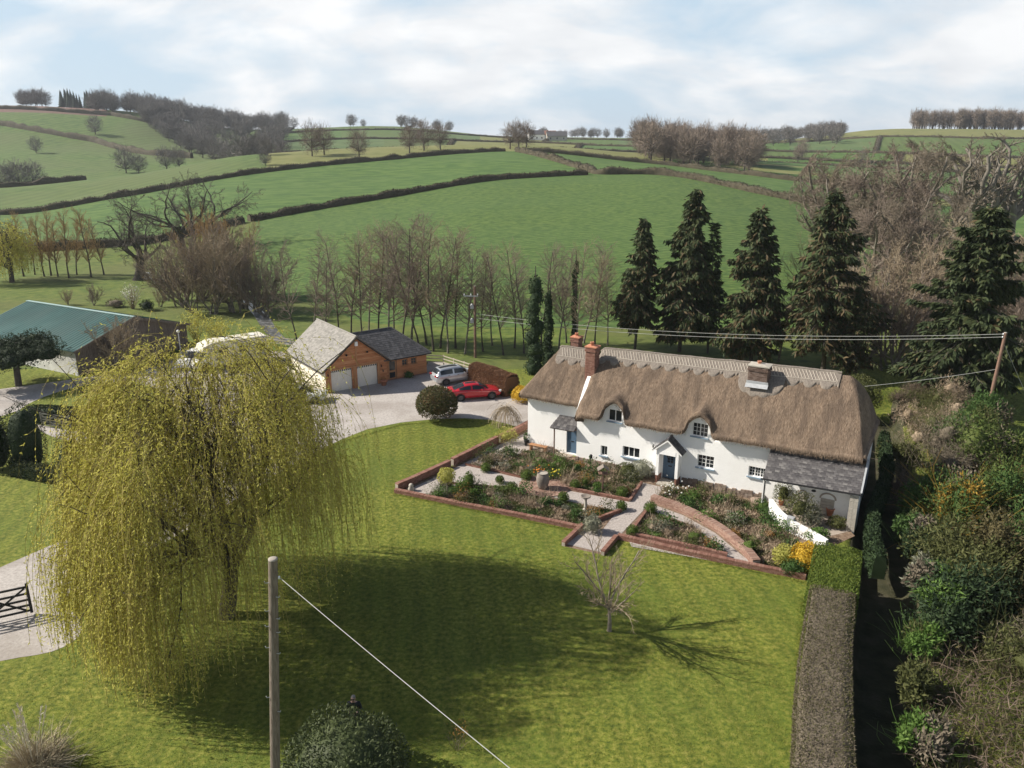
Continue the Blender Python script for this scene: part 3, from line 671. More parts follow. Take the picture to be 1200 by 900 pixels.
# loose straw lying down the slopes and fringing the eaves
def straw(hf, x0, x1, y0, n, parent):
    X = rg.uniform(x0+.05, x1-.1, n); Y = y0 + (YR-y0)*rg.uniform(0, 1, n)
    Y[:n//6] = y0 - .1
    e = .05; Z = hf(X, np.maximum(Y, y0)); gxx = (hf(X+e, np.maximum(Y, y0))-Z)/e; gyy = (hf(X, np.maximum(Y, y0)+e)-Z)/e
    Nn = norm(np.stack([-gxx, -gyy, np.ones(n)], -1)); g = np.array([0, 0, -1.]); D = norm(g - Nn*(Nn @ g)[:, None] + rg.normal(size=(n, 3))*.08 + Nn*.03)
    C = np.stack([X, Y, Z], -1) + Nn*.006; C[:n//6, 2] -= rg.uniform(.05, .35, n//6)
    b = MB(); V, Fs = cards(C, D, Nn + rg.normal(size=(n, 3))*.4, rg.uniform(.12, .3, n), rg.uniform(.008, .018, n)); b.add(V, Fs)
    o = b.build('straw', m_straw, parent); o['kind'] = 'stuff'
straw(main_h, 4.65, 23.2, YE, 16000, th_main); straw(wing_h, -.3, 4.45, -.4, 3000, th_wing)
# block ridge with scalloped apron
def ridge_apron(hf, x0, x1, parent, nper):
    b = MB(); nx = int((x1-x0)/.06); xs = np.linspace(x0, x1, nx)
    ph = (xs-x0)/1.02 % 1
    sc_ = np.where(ph < .74, np.sqrt(np.clip(1-((ph-.37)/.37)**2, 0, 1)), .42*(1-np.abs((ph-.87)/.13)))
    low = 1.86 - .36*sc_
    for side in (0, 1):
        tt = np.linspace(0, 1, 10)
        Yl = YR + .02 - (YR+.02-low)[None]*tt[:, None]
        if side: Yl = 2*YR - Yl
        Xl = np.broadcast_to(xs, Yl.shape)
        Zl = hf(Xl, Yl) + .09
        Pg = np.stack([Xl, Yl, Zl], -1); dr = np.array([0, -.02 if not side else .02, -.13]); Pg = np.concatenate([Pg, (Pg[-1]+dr)[None]])
        b.grid(Pg[::-1] if not side else Pg)
    o = b.build('ridge_cap', m_ridge, parent)
    r = MB(); tb = []; n_ = int((x1-x0-.4)/.21)
    for i in range(n_):
        xa = x0+.2+.21*i
        pts = []
        for q in np.linspace(0, 1, 4): xx = xa+.34*q; yy = 2.5-.55*q; pts.append((xx, yy, float(hf(np.array([xx]), np.array([yy]))[0])+.105))
        tb.append(pts)
    for yy in (2.53, 1.93):
        for i in range(int((x1-x0)/.9)):
            tb.append([(x0+.9*i+.3*k, yy, float(hf(np.array([x0+.9*i+.3*k]), np.array([yy]))[0])+.1) for k in range(4)])
    tb = np.array(tb); V, Fs = tubes(tb, np.full(tb.shape[:2], .024), 4); r.add(V, Fs)
    lo = r.build('ligger', m_ligger, o); lo['kind'] = 'stuff'
    rt = MB(); xx = np.linspace(x0, x1, 60); rt.tube([(x, YR, float(hf(np.array([x]), np.array([YR]))[0])+.1) for x in xx], .09, 8); rt.build('ridge_roll', m_ridge, o)
ridge_apron(main_h, 4.7, 21.1, th_main, 0); ridge_apron(wing_h, 1.35, 4.5, th_wing, 0)
# apron of ridge thatch below the stone chimney
ap = MB(); an = 40; ta = np.linspace(0, 1, 8); xa_ = np.linspace(15.0, 17.9, an)
la = 1.5 - .75*np.sqrt(np.clip(1-((xa_-16.45)/1.46)**2, 0, 1)) - .1*np.abs(np.sin((xa_-15)*4.3))
Ya = 1.75 - (1.75-la)[None]*ta[:, None]; Xa = np.broadcast_to(xa_, Ya.shape); Pa = np.stack([Xa, Ya, main_h(Xa, Ya)+.11], -1); Pa = np.concatenate([Pa, (Pa[-1]+np.array([0, -.02, -.14]))[None]])
ap.grid(Pa[::-1]); ap.build('chimney_apron', m_ridge, th_main)

def chimney(x0, x1, y0, y1, z0, z1, m, pots, label, capm=m_mortar):
    c_ = MB(); c_.bbox(x0, x1, y0, y1, z0, z1-.02)
    ch = c_.build('chimney', m_mortar, cot); ch['label'] = label
    b = MB(); brickwork(b, x0, x1, y0, y1, z0, z1-.3, rg); brickwork(b, x0-.05, x1+.05, y0-.05, y1+.05, z1-.3, z1-.14, rg); brickwork(b, x0-.02, x1+.02, y0-.02, y1+.02, z1-.15, z1, rg)
    o = b.build('brick', m, ch); o['kind'] = 'stuff'
    k = MB(); k.prism([(x0-.1, y0-.1), (x1+.1, y0-.1), (x1+.1, y1+.1), (x0-.1, y1+.1)], z1, z1+.07); k.add([(x0-.08, y0-.08, z1+.07), (x1+.08, y0-.08, z1+.07), (x1+.08, y1+.08, z1+.07), (x0-.08, y1+.08, z1+.07), ((x0+x1)/2, (y0+y1)/2, z1+.17)], [[0, 1, 4], [1, 2, 4], [2, 3, 4], [3, 0, 4]]); k.build('cap', capm, ch)
    for (px_, py_, h_) in pots:
        p_ = MB(); p_.lathe([(.13, 0), (.12, h_*.8), (.15, h_*.85), (.15, h_), (.1, h_), (.09, .1)], 12, (px_, py_, z1+.08)); p_.build('pot', m_terra, ch)
    return ch
m_brickdk = mat('smoked_brick', [(.09,.06,.05), (.17,.115,.09), (.25,.19,.16)], 9, .9, .3, 40, island=.75)
chimney(4.25, 4.97, .85, 1.5, 5.2, 8.1, m_brick, [(4.6, 1.1, .3)], 'tall red brick chimney at the step in the roof', m_terra)
cb = chimney(15.72, 16.9, 1.05, 1.85, 6.4, 8.3, m_brickdk, [(16.25, 1.45, .22)], 'broad smoke-darkened chimney with a pale cap near the right end', m_stonelt)
fl_ = MB(); fl_.add([(15.6, 1.0, 7.18), (17.02, 1.0, 7.2), (17.02, .72, 6.98), (15.6, .72, 6.96)], [[0, 3, 2, 1]]); fl_.bbox(15.62, 17.0, .98, 1.0, 6.9, 7.35); fl_.build('flashing', m_lead, cb)
chimney(1.9, 2.5, 3.3, 3.9, 6.0, 8.0, m_brick, [(2.2, 3.6, .25)], 'small brick chimney behind the wing ridge', m_terra)

# slate lean-to at the right end
E0, E1, T0, T1 = Vector((17.93, -2.42, 2.3)), Vector((23.5, -2.42, 2.52)), Vector((17.93, -.86, 3.72)), Vector((23.5, -.86, 4.0))
lb = MB(); dn = Vector((0, 0, -.07)); lb.add([E0, E1, T1, T0, E0+dn, E1+dn, T1+dn, T0+dn], [[0, 1, 2, 3], [7, 6, 5, 4], [0, 4, 5, 1], [1, 5, 6, 2], [3, 7, 4, 0]])
lean = lb.build('lean_to_roof', m_greywood, cot); lean['label'] = 'lean-to roof of pale-flecked grey slates'
for M3, P, w_, l_, th in slate_field(E0-Vector((0, .05, .05)), E1-Vector((0, .05, .05)), T0, T1, 15, .29, rg):
    o = obj('slate', sm0, lean); o.matrix_local = Matrix.Translation(P) @ M3.to_4x4() @ Matrix.Diagonal((w_/.22, l_/.27, 1, 1))
tl = MB(); tl.bar(T0+Vector((0, 0, .06)), T1+Vector((0, 0, .06)), .14, .05); tl.build('top_flashing', m_lead, lean)
vg = MB(); vg.bar(E1+Vector((.02, -.06, .03)), T1+Vector((.02, 0, .06)), .1, .05); vg.build('verge', m_lead, lean)
gt = MB(); gt.tube([E0+Vector((-.1, -.14, -.06)), E1+Vector((.05, -.14, -.06))], .06, 6); gt.tube([E0+Vector((.12, -.14, -.08)), (18.08, -2.5, 2.1), (18.08, -2.5, 0)], .042, 6); gt.build('gutter', m_black, cot)
lw_ = MB(); lw_.bbox(17.95, 18.1, -2.38, -2.23, -.2, 2.28); lw_.build('corner_post', m_white, cot); lw_ = MB(); lw_.bbox(22.98, 23.42, -2.4, FY-.003, -.2, 2.42); lw_.build('lean_to_wall', m_white, cot)
pp = MB()
for i in range(2):
    for k in range(6): pp.bbox(22.95+.24*i+.006, 23.19+.24*i-.006, -2.46, -2.4, .02+.38*k, .39+.38*k)
o = pp.build('stone_pier', m_stonelt, cot); o['label'] = 'grey stone pier carrying the right end of the lean-to'
# arched niches on the veranda wall
for xc, wdt in ((20.1, .5), (21.6, .8)):
    a_ = MB(); t = np.linspace(0, np.pi, 13); out_ = [(xc+wdt*.62*np.cos(q), FY-.07, 1.05+wdt*.5*np.sin(q)) for q in t]; inn = [(xc+wdt*.5*np.cos(q), FY-.07, 1.05+wdt*.4*np.sin(q)) for q in t]
    a_.grid(np.array([inn, out_]), smooth=False); bk = [(p[0], FY-.002, p[2]) for p in out_]; a_.grid(np.array([out_, bk]), smooth=False)
    an_ = a_.build('arch', m_mortar, cot)
    for k in range(5): s_ = MB(); s_.bbox(xc-wdt*.5, xc+wdt*.5, FY-.04-.03*(4-k), FY-.004, .05+.2*k, .235+.2*k); s_.build('stone', m_stonelt, an_)
lm = MB(); lm.lathe([(0, .05), (.12, .03), (.14, -.03), (0, -.05)], 10, (20.9, -2.2, 2.0)); lm.build('ceiling_lamp', m_black, cot)
def CL(x, y, z=0): return Matrix.Translation((1.2, 55.2, 0)) @ Matrix.Rotation(R(-30), 4, "Z") @ Vector((x, y, z))
# ------------------------------------------------------------------ double garage with a hipped side wing
gar = thing('double_garage', 'timber-clad double garage with two cream doors and a lower hipped slate wing', 'garage', (-16.66, 68.4, 0), R(36))
GX0, GX1, GE, GA, GXA, GL = -.5, 5.7, 2.3, 5.0, 2.6, 8.6
def clad(mb, x0, x1, y, z0, z1, holes=(), bh=.16, th=.035, axis='x', out=-1, slope=None):
    """horizontal boards on a wall plane; slope(z) -> (x0,x1) for gables"""
    z = z0
    while z < z1-.01:
        zb = min(z+bh, z1); zm = (z+zb)/2; a, b = (x0, x1) if slope is None else slope(zm)
        cuts = [(a, b)]
        for h in holes:
            if h[2]-.02 < zm < h[3]+.02: cuts = [c for p, q in cuts for c in ((p, min(q, h[0])), (max(p, h[1]), q)) if c[1]-c[0] > .03]
        for p, q in cuts:
            n = max(1, int((q-p)/2.6)); e = np.linspace(p, q, n+1)
            for c0, c1 in zip(e[:-1], e[1:]):
                t = th + rnd.uniform(-.006, .006); C = ((c0+c1)/2, y+out*t/2, zm); S = (c1-c0-.006, t, zb-z-.012)
                if axis == 'x': mb.box(C, S)
                else: mb.box((C[1], C[0], C[2]), (S[1], S[0], S[2]))
        z += bh
gw = MB(); dh = [(.0, 2.08, 0, 2.05), (2.62, 4.7, 0, 2.05)]
holed_wall(gw, (GX0, 0, 0), (1, 0, 0), (0, 1, 0), GX1-GX0, 0, GE, [(h[0]-GX0, h[1]-GX0, h[2], h[3]) for h in dh], .2)
gw.poly([(GX0, 0, GE), (GX1, 0, GE), (GXA, 0, GA-.15)]); gw.bbox(GX0+.01, GX1-.01, 5.9, GL, 0, GE)
gw.build('wall', m_greywood, gar)
cw = MB(); cw.bbox(GX0-.03, GX0+.2, .05, GL, 0, GE+.02); o = cw.build('side_wall', m_cream, gar); o['label'] = 'cream rendered side wall in the sun'
cl = MB(); sl_ = (GA-.1-GE)/(GXA-GX0)
clad(cl, GX0, GX1, 0, 0, GE, dh); clad(cl, GX0, GX1, 0, GE, GA-.25, slope=lambda z: (GXA-(GA-.12-z)/sl_, GXA+(GA-.12-z)/sl_*(GX1-GXA)/(GXA-GX0)))
o = cl.build('board', m_timber, gar); o['kind'] = 'stuff'
for h in dh:
    d = MB()
    d.bbox(h[0], h[1], .12, .16, 0, 2.05)
    n = 9
    for i in range(n): xx = h[0]+(h[1]-h[0])*(i+.5)/n; d.bbox(xx-.105, xx+.105, .1, .121, .02, 1.78)
    dd = d.build('garage_door', m_garagedoor, gar)
    s_ = MB()
    for i in range(11): xx = h[0]+(h[1]-h[0])*(i+.5)/11; s_.bbox(xx-.055, xx+.055, .105, .122, 1.84, 2.0)
    s_.build('door_light', m_glass, dd)
pb = MB()
for x in (-.12, 2.35, 4.83): pb.bbox(x-.1, x+.1, -.12, .05, 0, 2.12)
ob = pb.build('oak_post', m_oak, gar); ob['kind'] = 'stuff'
ob = MB(); ob.bbox(-.25, 4.95, -.10, -.036, 2.06, 2.2); ob.bbox(GXA-.07, GXA+.07, -.1, -.036, 2.2, GA-.3); ob.build('oak_beam', m_oak, gar)
l = MB(); l.bbox(GXA-.12, GXA+.12, -.3, -.04, 4.1, 4.5); l.build('flood_lamp', m_whitewood, gar)
for x in (1.6, 3.7): l = MB(); l.lathe([(0, .1), (.1, .05), (.1, -.08), (0, -.1)], 8, (x, -.15, 3.35)); l.build('spot_lamp', m_black, gar)
for x in (-.32, 5.1, 5.25): wall_lamp(gar, x, -.03, 1.75 if x < 5.2 else 1.25)
def roof_slab(parent, name, quads, m, th=.08):
    b = MB()
    for q in quads:
        q = [Vector(p) for p in q]; k = len(q); lo = [p - Vector((0, 0, th)) for p in q]
        b.add(q, [list(range(k))]); b.add(lo, [list(range(k))[::-1]])
        for i in range(k): b.add([q[i], lo[i], lo[(i+1) % k], q[(i+1) % k]], [[0, 1, 2, 3]])
    return b.build(name, m, parent)
L0, L1, A0, A1 = (-.95, -.35, GE-.17), (-.95, GL+.25, GE-.17), (GXA, -.35, GA), (GXA, GL+.25, GA)
R0, R1 = (6.05, -.35, GE-.12), (6.05, GL+.25, GE-.12)
ro = roof_slab(gar, 'roof', [(L0, A0, A1, L1), (R0, R1, A1, A0)], m_greywood); ro['label'] = 'steep roof of pale slates over the doors'
slates_joined('slate', slate_field(L1, L0, A1, A0, 22, .3, rg) + slate_field(R0, R1, A0, A1, 22, .3, rg), m_slate_lt, ro)
rt = MB(); rt.tube([Vector(A0)+Vector((0, 0, .04)), Vector(A1)+Vector((0, 0, .04))], .09, 8); rt.build('ridge_tile', m_slate_lt, ro)
bb = MB(); bb.bar(Vector(L0)+Vector((0, .03, -.1)), Vector(A0)+Vector((0, .03, -.1)), .05, .18); bb.bar(Vector(R0)+Vector((0, .028, -.1)), Vector(A0)+Vector((0, .028, -.1)), .05, .18); bb.build('barge_board', m_black, ro)
gg = MB(); gg.tube([Vector(L0)+Vector((-.05, 0, -.06)), Vector(L1)+Vector((-.05, 0, -.06))], .06, 6); gg.build('gutter', m_black, ro)
# wing
WX0, WX1, WY0, WY1, WE, WR = 5.75, 10.25, .35, 5.9, 2.2, 4.45
ww = MB(); wh = [(6.05, 6.95, .05, 2.0), (7.55, 8.15, 1.25, 1.85), (8.55, 9.15, 1.25, 1.85)]
holed_wall(ww, (WX0, WY0, 0), (1, 0, 0), (0, 1, 0), WX1-WX0, 0, WE, [(h[0]-WX0, h[1]-WX0, h[2], h[3]) for h in wh], .15)
ww.poly([(WX1, WY0, 0), (WX1, WY1, 0), (WX1, WY1, WE), (WX1, WY0, WE)]); ww.poly([(WX1, WY1, 0), (WX0, WY1, 0), (WX0, WY1, WE), (WX1, WY1, WE)])
ww.build('wing_wall', m_greywood, gar)
cl = MB(); clad(cl, WX0, WX1+.03, WY0, .1, WE, wh); clad(cl, WY0, WY1, WX1, .1, WE, axis='y', out=1); o = cl.build('wing_board', m_timber, gar); o['kind'] = 'stuff'
bs = MB(); bs.bbox(WX0, WX1+.06, WY0-.06, WY0-.001, 0, .1); bs.build('brick_base', m_brick, gar)
dd = MB(); dd.bbox(6.05, 6.95, WY0+.06, WY0+.1, .05, 2.0); dd.build('side_door', m_oak, gar)
dg = MB(); dg.bbox(6.2, 6.8, WY0+.045, WY0+.061, .95, 1.85); dg.bbox(6.2, 6.8, WY0+.045, WY0+.061, .2, .75); dg.build('door_glass', m_glass, gar)
for h in wh[1:]: window(gar, (0, WY0, 0), (1, 0, 0), (0, 1, 0), *h, 1, (2, 2), .05, fm=m_oak, sm_=m_oak)
e = .4; c00, c10, c11, c01 = (WX0-.3, WY0-e, WE-.05), (WX1+e, WY0-e, WE-.05), (WX1+e, WY1+e, WE-.05), (WX0-.3, WY1+e, WE-.05)
ym = (WY0+WY1)/2; rA, rB = (3.2, ym, WR), (WX1-2.3, ym, WR); k00, k01 = (3.2, WY0-e, WE-.05), (3.2, WY1+e, WE-.05)
wr = roof_slab(gar, 'wing_roof', [(c00, c10, rB, (WX0-.3, ym, WR)), (c10, c11, rB), (c11, c01, (WX0-.3, ym, WR), rB), ((WX0-.3, ym, WR), (3.2, ym, WR), (3.6, ym-1.1, WR-.9), (WX0-.3, WY0-e, WE-.05))], m_greywood); wr['label'] = 'lower hipped roof of dark slates'
slates_joined('slate', slate_field(c00, c10, (WX0-2.2, ym, WR), rB, 15, .3, rg) + slate_field(c10, c11, rB, rB, 15, .3, rg) + slate_field(c11, c01, rB, (WX0-.3, ym, WR), 15, .3, rg), m_slate_md, wr)
ht = MB()
for a, b in (((WX0-2.4, ym, WR), rB), (rB, c10), (rB, c11)): ht.tube([Vector(a)+Vector((0, 0, .05)), Vector(b)+Vector((0, 0, .05))], .08, 6)
ht.build('ridge_tile', m_slate_md, wr)
gg = MB(); gg.tube([Vector(c00)+Vector((.6, -.05, -.05)), Vector(c10)+Vector((0, -.05, -.05))], .055, 6); gg.build('gutter', m_black, wr)
def GARL(x, y, z=0): return Matrix.Translation((-16.66, 68.4, 0)) @ Matrix.Rotation(R(36), 4, 'Z') @ Vector((x, y, z))
# lean-to store beside the garage
# ------------------------------------------------------------------ barn
barn = thing('barn', 'low block-built barn with a green sheet roof and a timber gable', 'barn', (-42.9, 73.7, 0), R(62))
bw = MB(); BW, BL, BE, BR = 13.2, 17.5, 2.75, 4.75
bw.poly([(0, 0, 0), (BW, 0, 0), (BW, 0, BE), (BW/2, 0, BR-.1), (0, 0, BE)]); bw.poly([(BW, 0, 0), (BW, BL, 0), (BW, BL, BE), (BW, 0, BE)]); bw.poly([(0, BL, 0), (0, BL, BE), (BW/2, BL, BR-.1), (BW, BL, BE), (BW, BL, 0)])
bw.build('gable_wall', m_greywood, barn)
bf = MB(); holed_wall(bf, (0, BL, 0), (0, -1, 0), (1, 0, 0), BL, 0, BE, [(11.6, 12.7, 1.0, 2.1), (4.5, 5.6, 1.0, 2.1)], .15)
m_block = mat('whitewashed_block', [(.58,.57,.54), (.72,.71,.68)], 1.5, .9, .3, 8, big=(.5, (.45,.43,.39), .4))
bf.build('front_wall', m_block, barn)
bk = MB(); C, S = [], []
for k in range(12):
    y = 0 if k % 2 else -.22
    while y < BL-.1:
        a, b = max(y, .01), min(y+.44, BL-.01); z = .01+.228*k; ym_ = BL-(a+b)/2
        if not ((11.5 < ym_ < 12.8 or 4.4 < ym_ < 5.7) and .9 < z+.1 < 2.2): C.append((-.012, (a+b)/2, z+.11)); S.append((.03, b-a-.012, .216))
        y += .44
V, Fs = boxes(C, S, np.zeros(len(C))); bk.add(V, Fs); o = bk.build('block', m_block, barn); o['kind'] = 'stuff'
for y in (11.6, 4.5): window(barn, (0, BL, 0), (0, -1, 0), (1, 0, 0), y, y+1.1, 1.0, 2.1, 2, (1, 2), .08, cill=False, fm=m_black)
gb2 = MB(); x = .05
while x < BW-.1:
    zt = BE + (BR-.15-BE)*(1-abs(x+.1-BW/2)/(BW/2)); gb2.bbox(x, x+.19, -.035-rnd.uniform(0, .01), -.002, .05, zt); x += .2
o = gb2.build('board', m_greywood, barn); o['kind'] = 'stuff'
br = roof_slab(barn, 'roof', [((-.4, -.5, BE-.12), (BW/2, -.5, BR), (BW/2, BL+.4, BR), (-.4, BL+.4, BE-.12)), ((BW+.4, -.5, BE-.12), (BW+.4, BL+.4, BE-.12), (BW/2, BL+.4, BR), (BW/2, -.5, BR))], m_greenroof, .07)
rs = MB(); C = []
y = -.45
while y < BL+.35:
    for sx in (-1, 1):
        a = Vector((BW/2+sx*.05, y, BR+.02)); b = Vector((BW/2+sx*(BW/2+.38), y, BE-.1)); rs.bar(a, b, .05, .035)
    y += .5
o = rs.build('roof_rib', m_greenroof, br); o['kind'] = 'stuff'
rt = MB(); rt.bar((BW/2, -.5, BR+.05), (BW/2, BL+.4, BR+.05), .35, .06); rt.build('ridge_cap', mat('pale_green_ridge', [(.30,.42,.40), (.36,.48,.45)], 3, .5), br)
bb = MB()
for sx in (-1, 1): bb.bar((BW/2, -.53, BR-.1), (BW/2+sx*(BW/2+.4), -.53, BE-.22), .05, .25)
bb.build('barge_board', m_greywood, br)
# ------------------------------------------------------------------ vehicles
m_silver = mat('silver_paint', [(.50,.52,.55), (.56,.58,.60)], 2, .28, metal=.55, coat=.6)
m_red = mat('red_paint', [(.42,.012,.022), (.48,.018,.028)], 2, .25, metal=.1, coat=.9)
m_vwhite = mat('white_vehicle_paint', [(.76,.75,.71), (.80,.79,.75)], 2, .35, coat=.4)
m_tyre = mat('tyre_rubber', [(.018,.018,.018), (.03,.03,.03)], 8, .85)
m_rim = mat('dark_rim', [(.06,.06,.065), (.10,.10,.105)], 8, .4, metal=.6)
m_lamp = mat('tail_lamp', [(.30,.008,.012)], rough=.2); m_hlamp = mat('head_lamp', [(.55,.57,.6)], rough=.12)
m_trim = mat('black_trim', [(.02,.02,.022)], rough=.5)
def car(name, label, loc, rz, paint, L=4.6, W=1.86, H=1.6, st=None, cabin=None, roof_glass=False, group=None):
    """car body lofted along its length; st: x, floor, belt height, roof height, belt half width, roof half width"""
    t = thing(name, label, 'car', loc, rz, group)
    st = np.array(st, float); xi = np.linspace(st[0, 0], st[-1, 0], 61); Sx = pchip(st[:, 0], st[:, 1:], xi)
    rows_ = []
    for x, (fl, be, rf, wb_, wr_) in zip(xi, Sx):
        mid = fl + (be-fl)*.55
        pts = [(wb_*.86, fl), (wb_*.97, fl+.10), (wb_*1.0, mid), (wb_*.985, be-.09), (wb_*.93, be)]
        if rf - be > .06: pts += [(wb_*.93+(wr_-wb_*.93)*q, be+(rf-.07-be)*q) for q in (.12, .5, .88, 1.0)] + [(wr_*.82, rf-.015), (wr_*.4, rf), (0, rf+.005)]
        else: pts += [(wb_*.90, be+.012), (wb_*.86, be+.022), (wb_*.8, be+.03), (wb_*.7, be+.036), (wb_*.5, be+.042), (wb_*.3, be+.046), (0, be+.05)]
        rows_.append([(x, y, z) for y, z in pts])
    Pm = np.array(rows_); nb = Pm.shape[1]
    full = np.concatenate([Pm, (Pm*np.array([1, -1, 1]))[:, -2::-1]], 1)
    b = MB(); b.grid(full[:, ::-1]); b.add(full[0], [list(range(full.shape[1]))]); b.add(full[-1][::-1], [list(range(full.shape[1]))])
    fl0 = full[:, [0, -1]]; b.grid(fl0)
    body = b.build('body', paint, t)
    hasc = (Sx[:, 2]-Sx[:, 1]) > .2
    ic = np.where(hasc)[0]; i0, i1 = ic[0], ic[-1]
    def panel(nm, i_a, i_b, ja, jb, m, off=.008, side=1):
        sub = full[i_a:i_b+1, ja:jb+1].copy(); du = np.gradient(sub, axis=0); dv_ = np.gradient(sub, axis=1); nn = norm(np.cross(du, dv_)); 
        if (nn*(sub-np.array([0, 0, .6])))[..., 1:].sum() < 0: nn = -nn
        g = MB(); g.grid(sub + nn*off); return g.build(nm, m, body)
    jw0, jw1 = 5, 7; n2 = full.shape[1]-1
    xa0, xa1 = cabin[0], cabin[1]      # side glass from x to x
    ia = lambda x: int(np.argmin(np.abs(xi-x)))
    m0 = ia((xa0+xa1)/2)
    for j0, j1 in ((jw0, jw1), (n2-jw1, n2-jw0)):
        panel('side_window', ia(xa0), m0-1, j0, j1, m_glass); panel('side_window', m0+1, ia(xa1), j0, j1, m_glass)
    panel('rear_window', ia(cabin[2]), ia(cabin[3]), 8, n2-8, m_glass); panel('windscreen', ia(cabin[4]), ia(cabin[5]), 8, n2-8, m_glass)
    if roof_glass: panel('roof_glass', ia(cabin[3])+2, ia(cabin[4])-3, 10, n2-10, m_trim)
    r = .34
    for x in (cabin[6], cabin[7]):
        for sy in (-1, 1):
            ww_ = MB(); y0 = sy*(W/2-.2); y1 = sy*(W/2+.015)
            def disc(mb, rads, ys, n=20):
                pr_ = [(rr, yy) for rr, yy in zip(rads, ys)]
                V = [(x+rr*math.cos(2*math.pi*k/n), yy, r+rr*math.sin(2*math.pi*k/n)) for rr, yy in pr_ for k in range(n)]
                mb.add(V, [[i*n+k, i*n+(k+1) % n, (i+1)*n+(k+1) % n, (i+1)*n+k] for i in range(len(pr_)-1) for k in range(n)], 0, True)
            disc(ww_, [r*.6, r, r, r*.68], [y0, y0, y1, y1+sy*.005]); wl = ww_.build('wheel', m_tyre, t)
            rm = MB(); disc(rm, [r*.68, r*.6, r*.15, .001], [y1+sy*.004, y1-sy*.02, y1-sy*.01, y1]); rm.build('rim', m_rim, wl)
            ar = MB(); disc(ar, [r*1.17, r*.9], [sy*(W/2+.004), sy*(W/2-.05)]); ar.build('wheel_arch', m_trim, body)
    xf, xr = st[-1, 0], st[0, 0]
    for sy in (-1, 1):
        h = MB(); h.box((xf-.13, sy*W*.36, .68), (.22, .34, .13), sy*.35); h.build('head_lamp', m_hlamp, t)
        h = MB(); h.box((xr+.05, sy*W*.35, cabin[8]), (.14, .45, .12), -sy*.12); h.build('tail_lamp', m_lamp, t)
        mr_ = MB(); mr_.box((cabin[1]-.25, sy*(W/2+.07), cabin[8]+.12), (.14, .2, .13), 0); mr_.build('wing_mirror', paint, t)
        for xh in ((xa0+xa1)/2-.5, (xa0+xa1)/2+.45): hd = MB(); hd.bbox(xh-.09, xh+.09, min(sy*W/2, sy*(W/2+.02)), max(sy*W/2, sy*(W/2+.02)), cabin[8]-.02, cabin[8]+.015); hd.build('door_handle', m_trim, t)
    return t
suv = [(-2.33, .42, .82, .84, .70, .5), (-2.25, .34, .92, .98, .84, .55), (-2.05, .28, .98, 1.34, .91, .60), (-1.7, .26, 1.0, 1.56, .93, .64), (-.6, .25, 1.0, 1.63, .93, .66), (.3, .25, .99, 1.58, .93, .64), (.75, .25, .98, 1.36, .93, .62), (1.2, .25, .97, 1.0, .92, .6), (1.8, .27, .88, .9, .90, .5), (2.2, .32, .74, .75, .82, .4), (2.34, .40, .62, .62, .66, .3)]
cs = G(534, 446.5); car('parked_car', 'silver estate-type car with a black glass roof, parked behind the red one', (cs.x, cs.y, 0), R(28), m_silver, 4.67, 1.88, 1.62, suv, (-1.9, .75, -2.2, -1.9, .35, 1.1, -1.4, 1.42, .93), True, 'cars on the gravel drive')
sed = [(-2.36, .40, .80, .82, .66, .45), (-2.28, .32, .93, .95, .80, .5), (-1.95, .27, .97, 1.03, .89, .52), (-1.5, .25, .96, 1.22, .91, .55), (-.8, .24, .95, 1.41, .92, .58), (-.1, .24, .94, 1.45, .92, .59), (.5, .24, .92, 1.33, .92, .58), (.95, .24, .90, 1.08, .92, .56), (1.3, .25, .87, .89, .91, .55), (1.9, .28, .78, .8, .88, .5), (2.25, .33, .66, .67, .80, .4), (2.37, .40, .56, .56, .64, .3)]
cr = G(556, 465.5); car('parked_car', 'glossy red saloon car parked beside the round clipped bush', (cr.x, cr.y, 0), R(14), m_red, 4.72, 1.86, 1.45, sed, (-1.5, .75, -1.95, -1.0, .3, 1.15, -1.42, 1.43, .86), True, 'cars on the gravel drive')
cw_ = G(352, 470); car('parked_car', 'white car half hidden behind the willow beside the garage', (cw_.x, cw_.y, 0), R(5), m_vwhite, 4.4, 1.8, 1.5, sed, (-1.5, .75, -1.95, -1.0, .3, 1.15, -1.42, 1.43, .86), False, 'cars on the gravel drive')
cw_ = G(228, 428); car('parked_car', 'small white car by the barn corner, its front glimpsed above the willow', (cw_.x, cw_.y, 0), R(-100), m_vwhite, 4.4, 1.8, 1.55, suv, (-1.9, .75, -2.2, -1.9, .35, 1.1, -1.4, 1.42, .93), False, 'cars on the gravel drive')
# motorhome
mh = thing('motorhome', 'cream motorhome parked beyond the willow next to the garage', 'motorhome', (-28.9, 77.8, 0), R(217))
b = MB(); pr_ = [(-3.4, .45), (-3.4, 2.75), (-3.25, 2.9), (2.3, 2.9), (3.2, 2.55), (3.35, 2.1), (2.6, 1.75), (2.6, .45)]
b.extrude([(x, 0, z) for x, z in pr_][::-1], [(0, -1.12, 0), (0, 1.12, 0)]); bo = b.build('body', mat('cream_vehicle', [(.66,.62,.50), (.70,.66,.55)], 2, .45), mh)
b = MB(); b.extrude([(x, 0, z) for x, z in [(2.6, .4), (2.6, 1.85), (2.95, 1.8), (3.5, 1.15), (4.1, 1.0), (4.2, .45)]][::-1], [(0, -.95, 0), (0, .95, 0)]); b.build('cab', m_vwhite, mh)
b = MB(); b.add([(2.98, -.85, 1.8), (2.98, .85, 1.8), (3.53, .88, 1.16), (3.53, -.88, 1.16)], [[0, 3, 2, 1]]); b.build('windscreen', m_glass, mh)
for x0, x1 in ((-3.0, -2.1), (-1.2, -.3), (.8, 1.7)):
    for sy in (-1, 1): b = MB(); b.bbox(x0, x1, sy*1.13-.012, sy*1.13+.012, 1.5, 2.2); b.build('window', m_glass, bo)
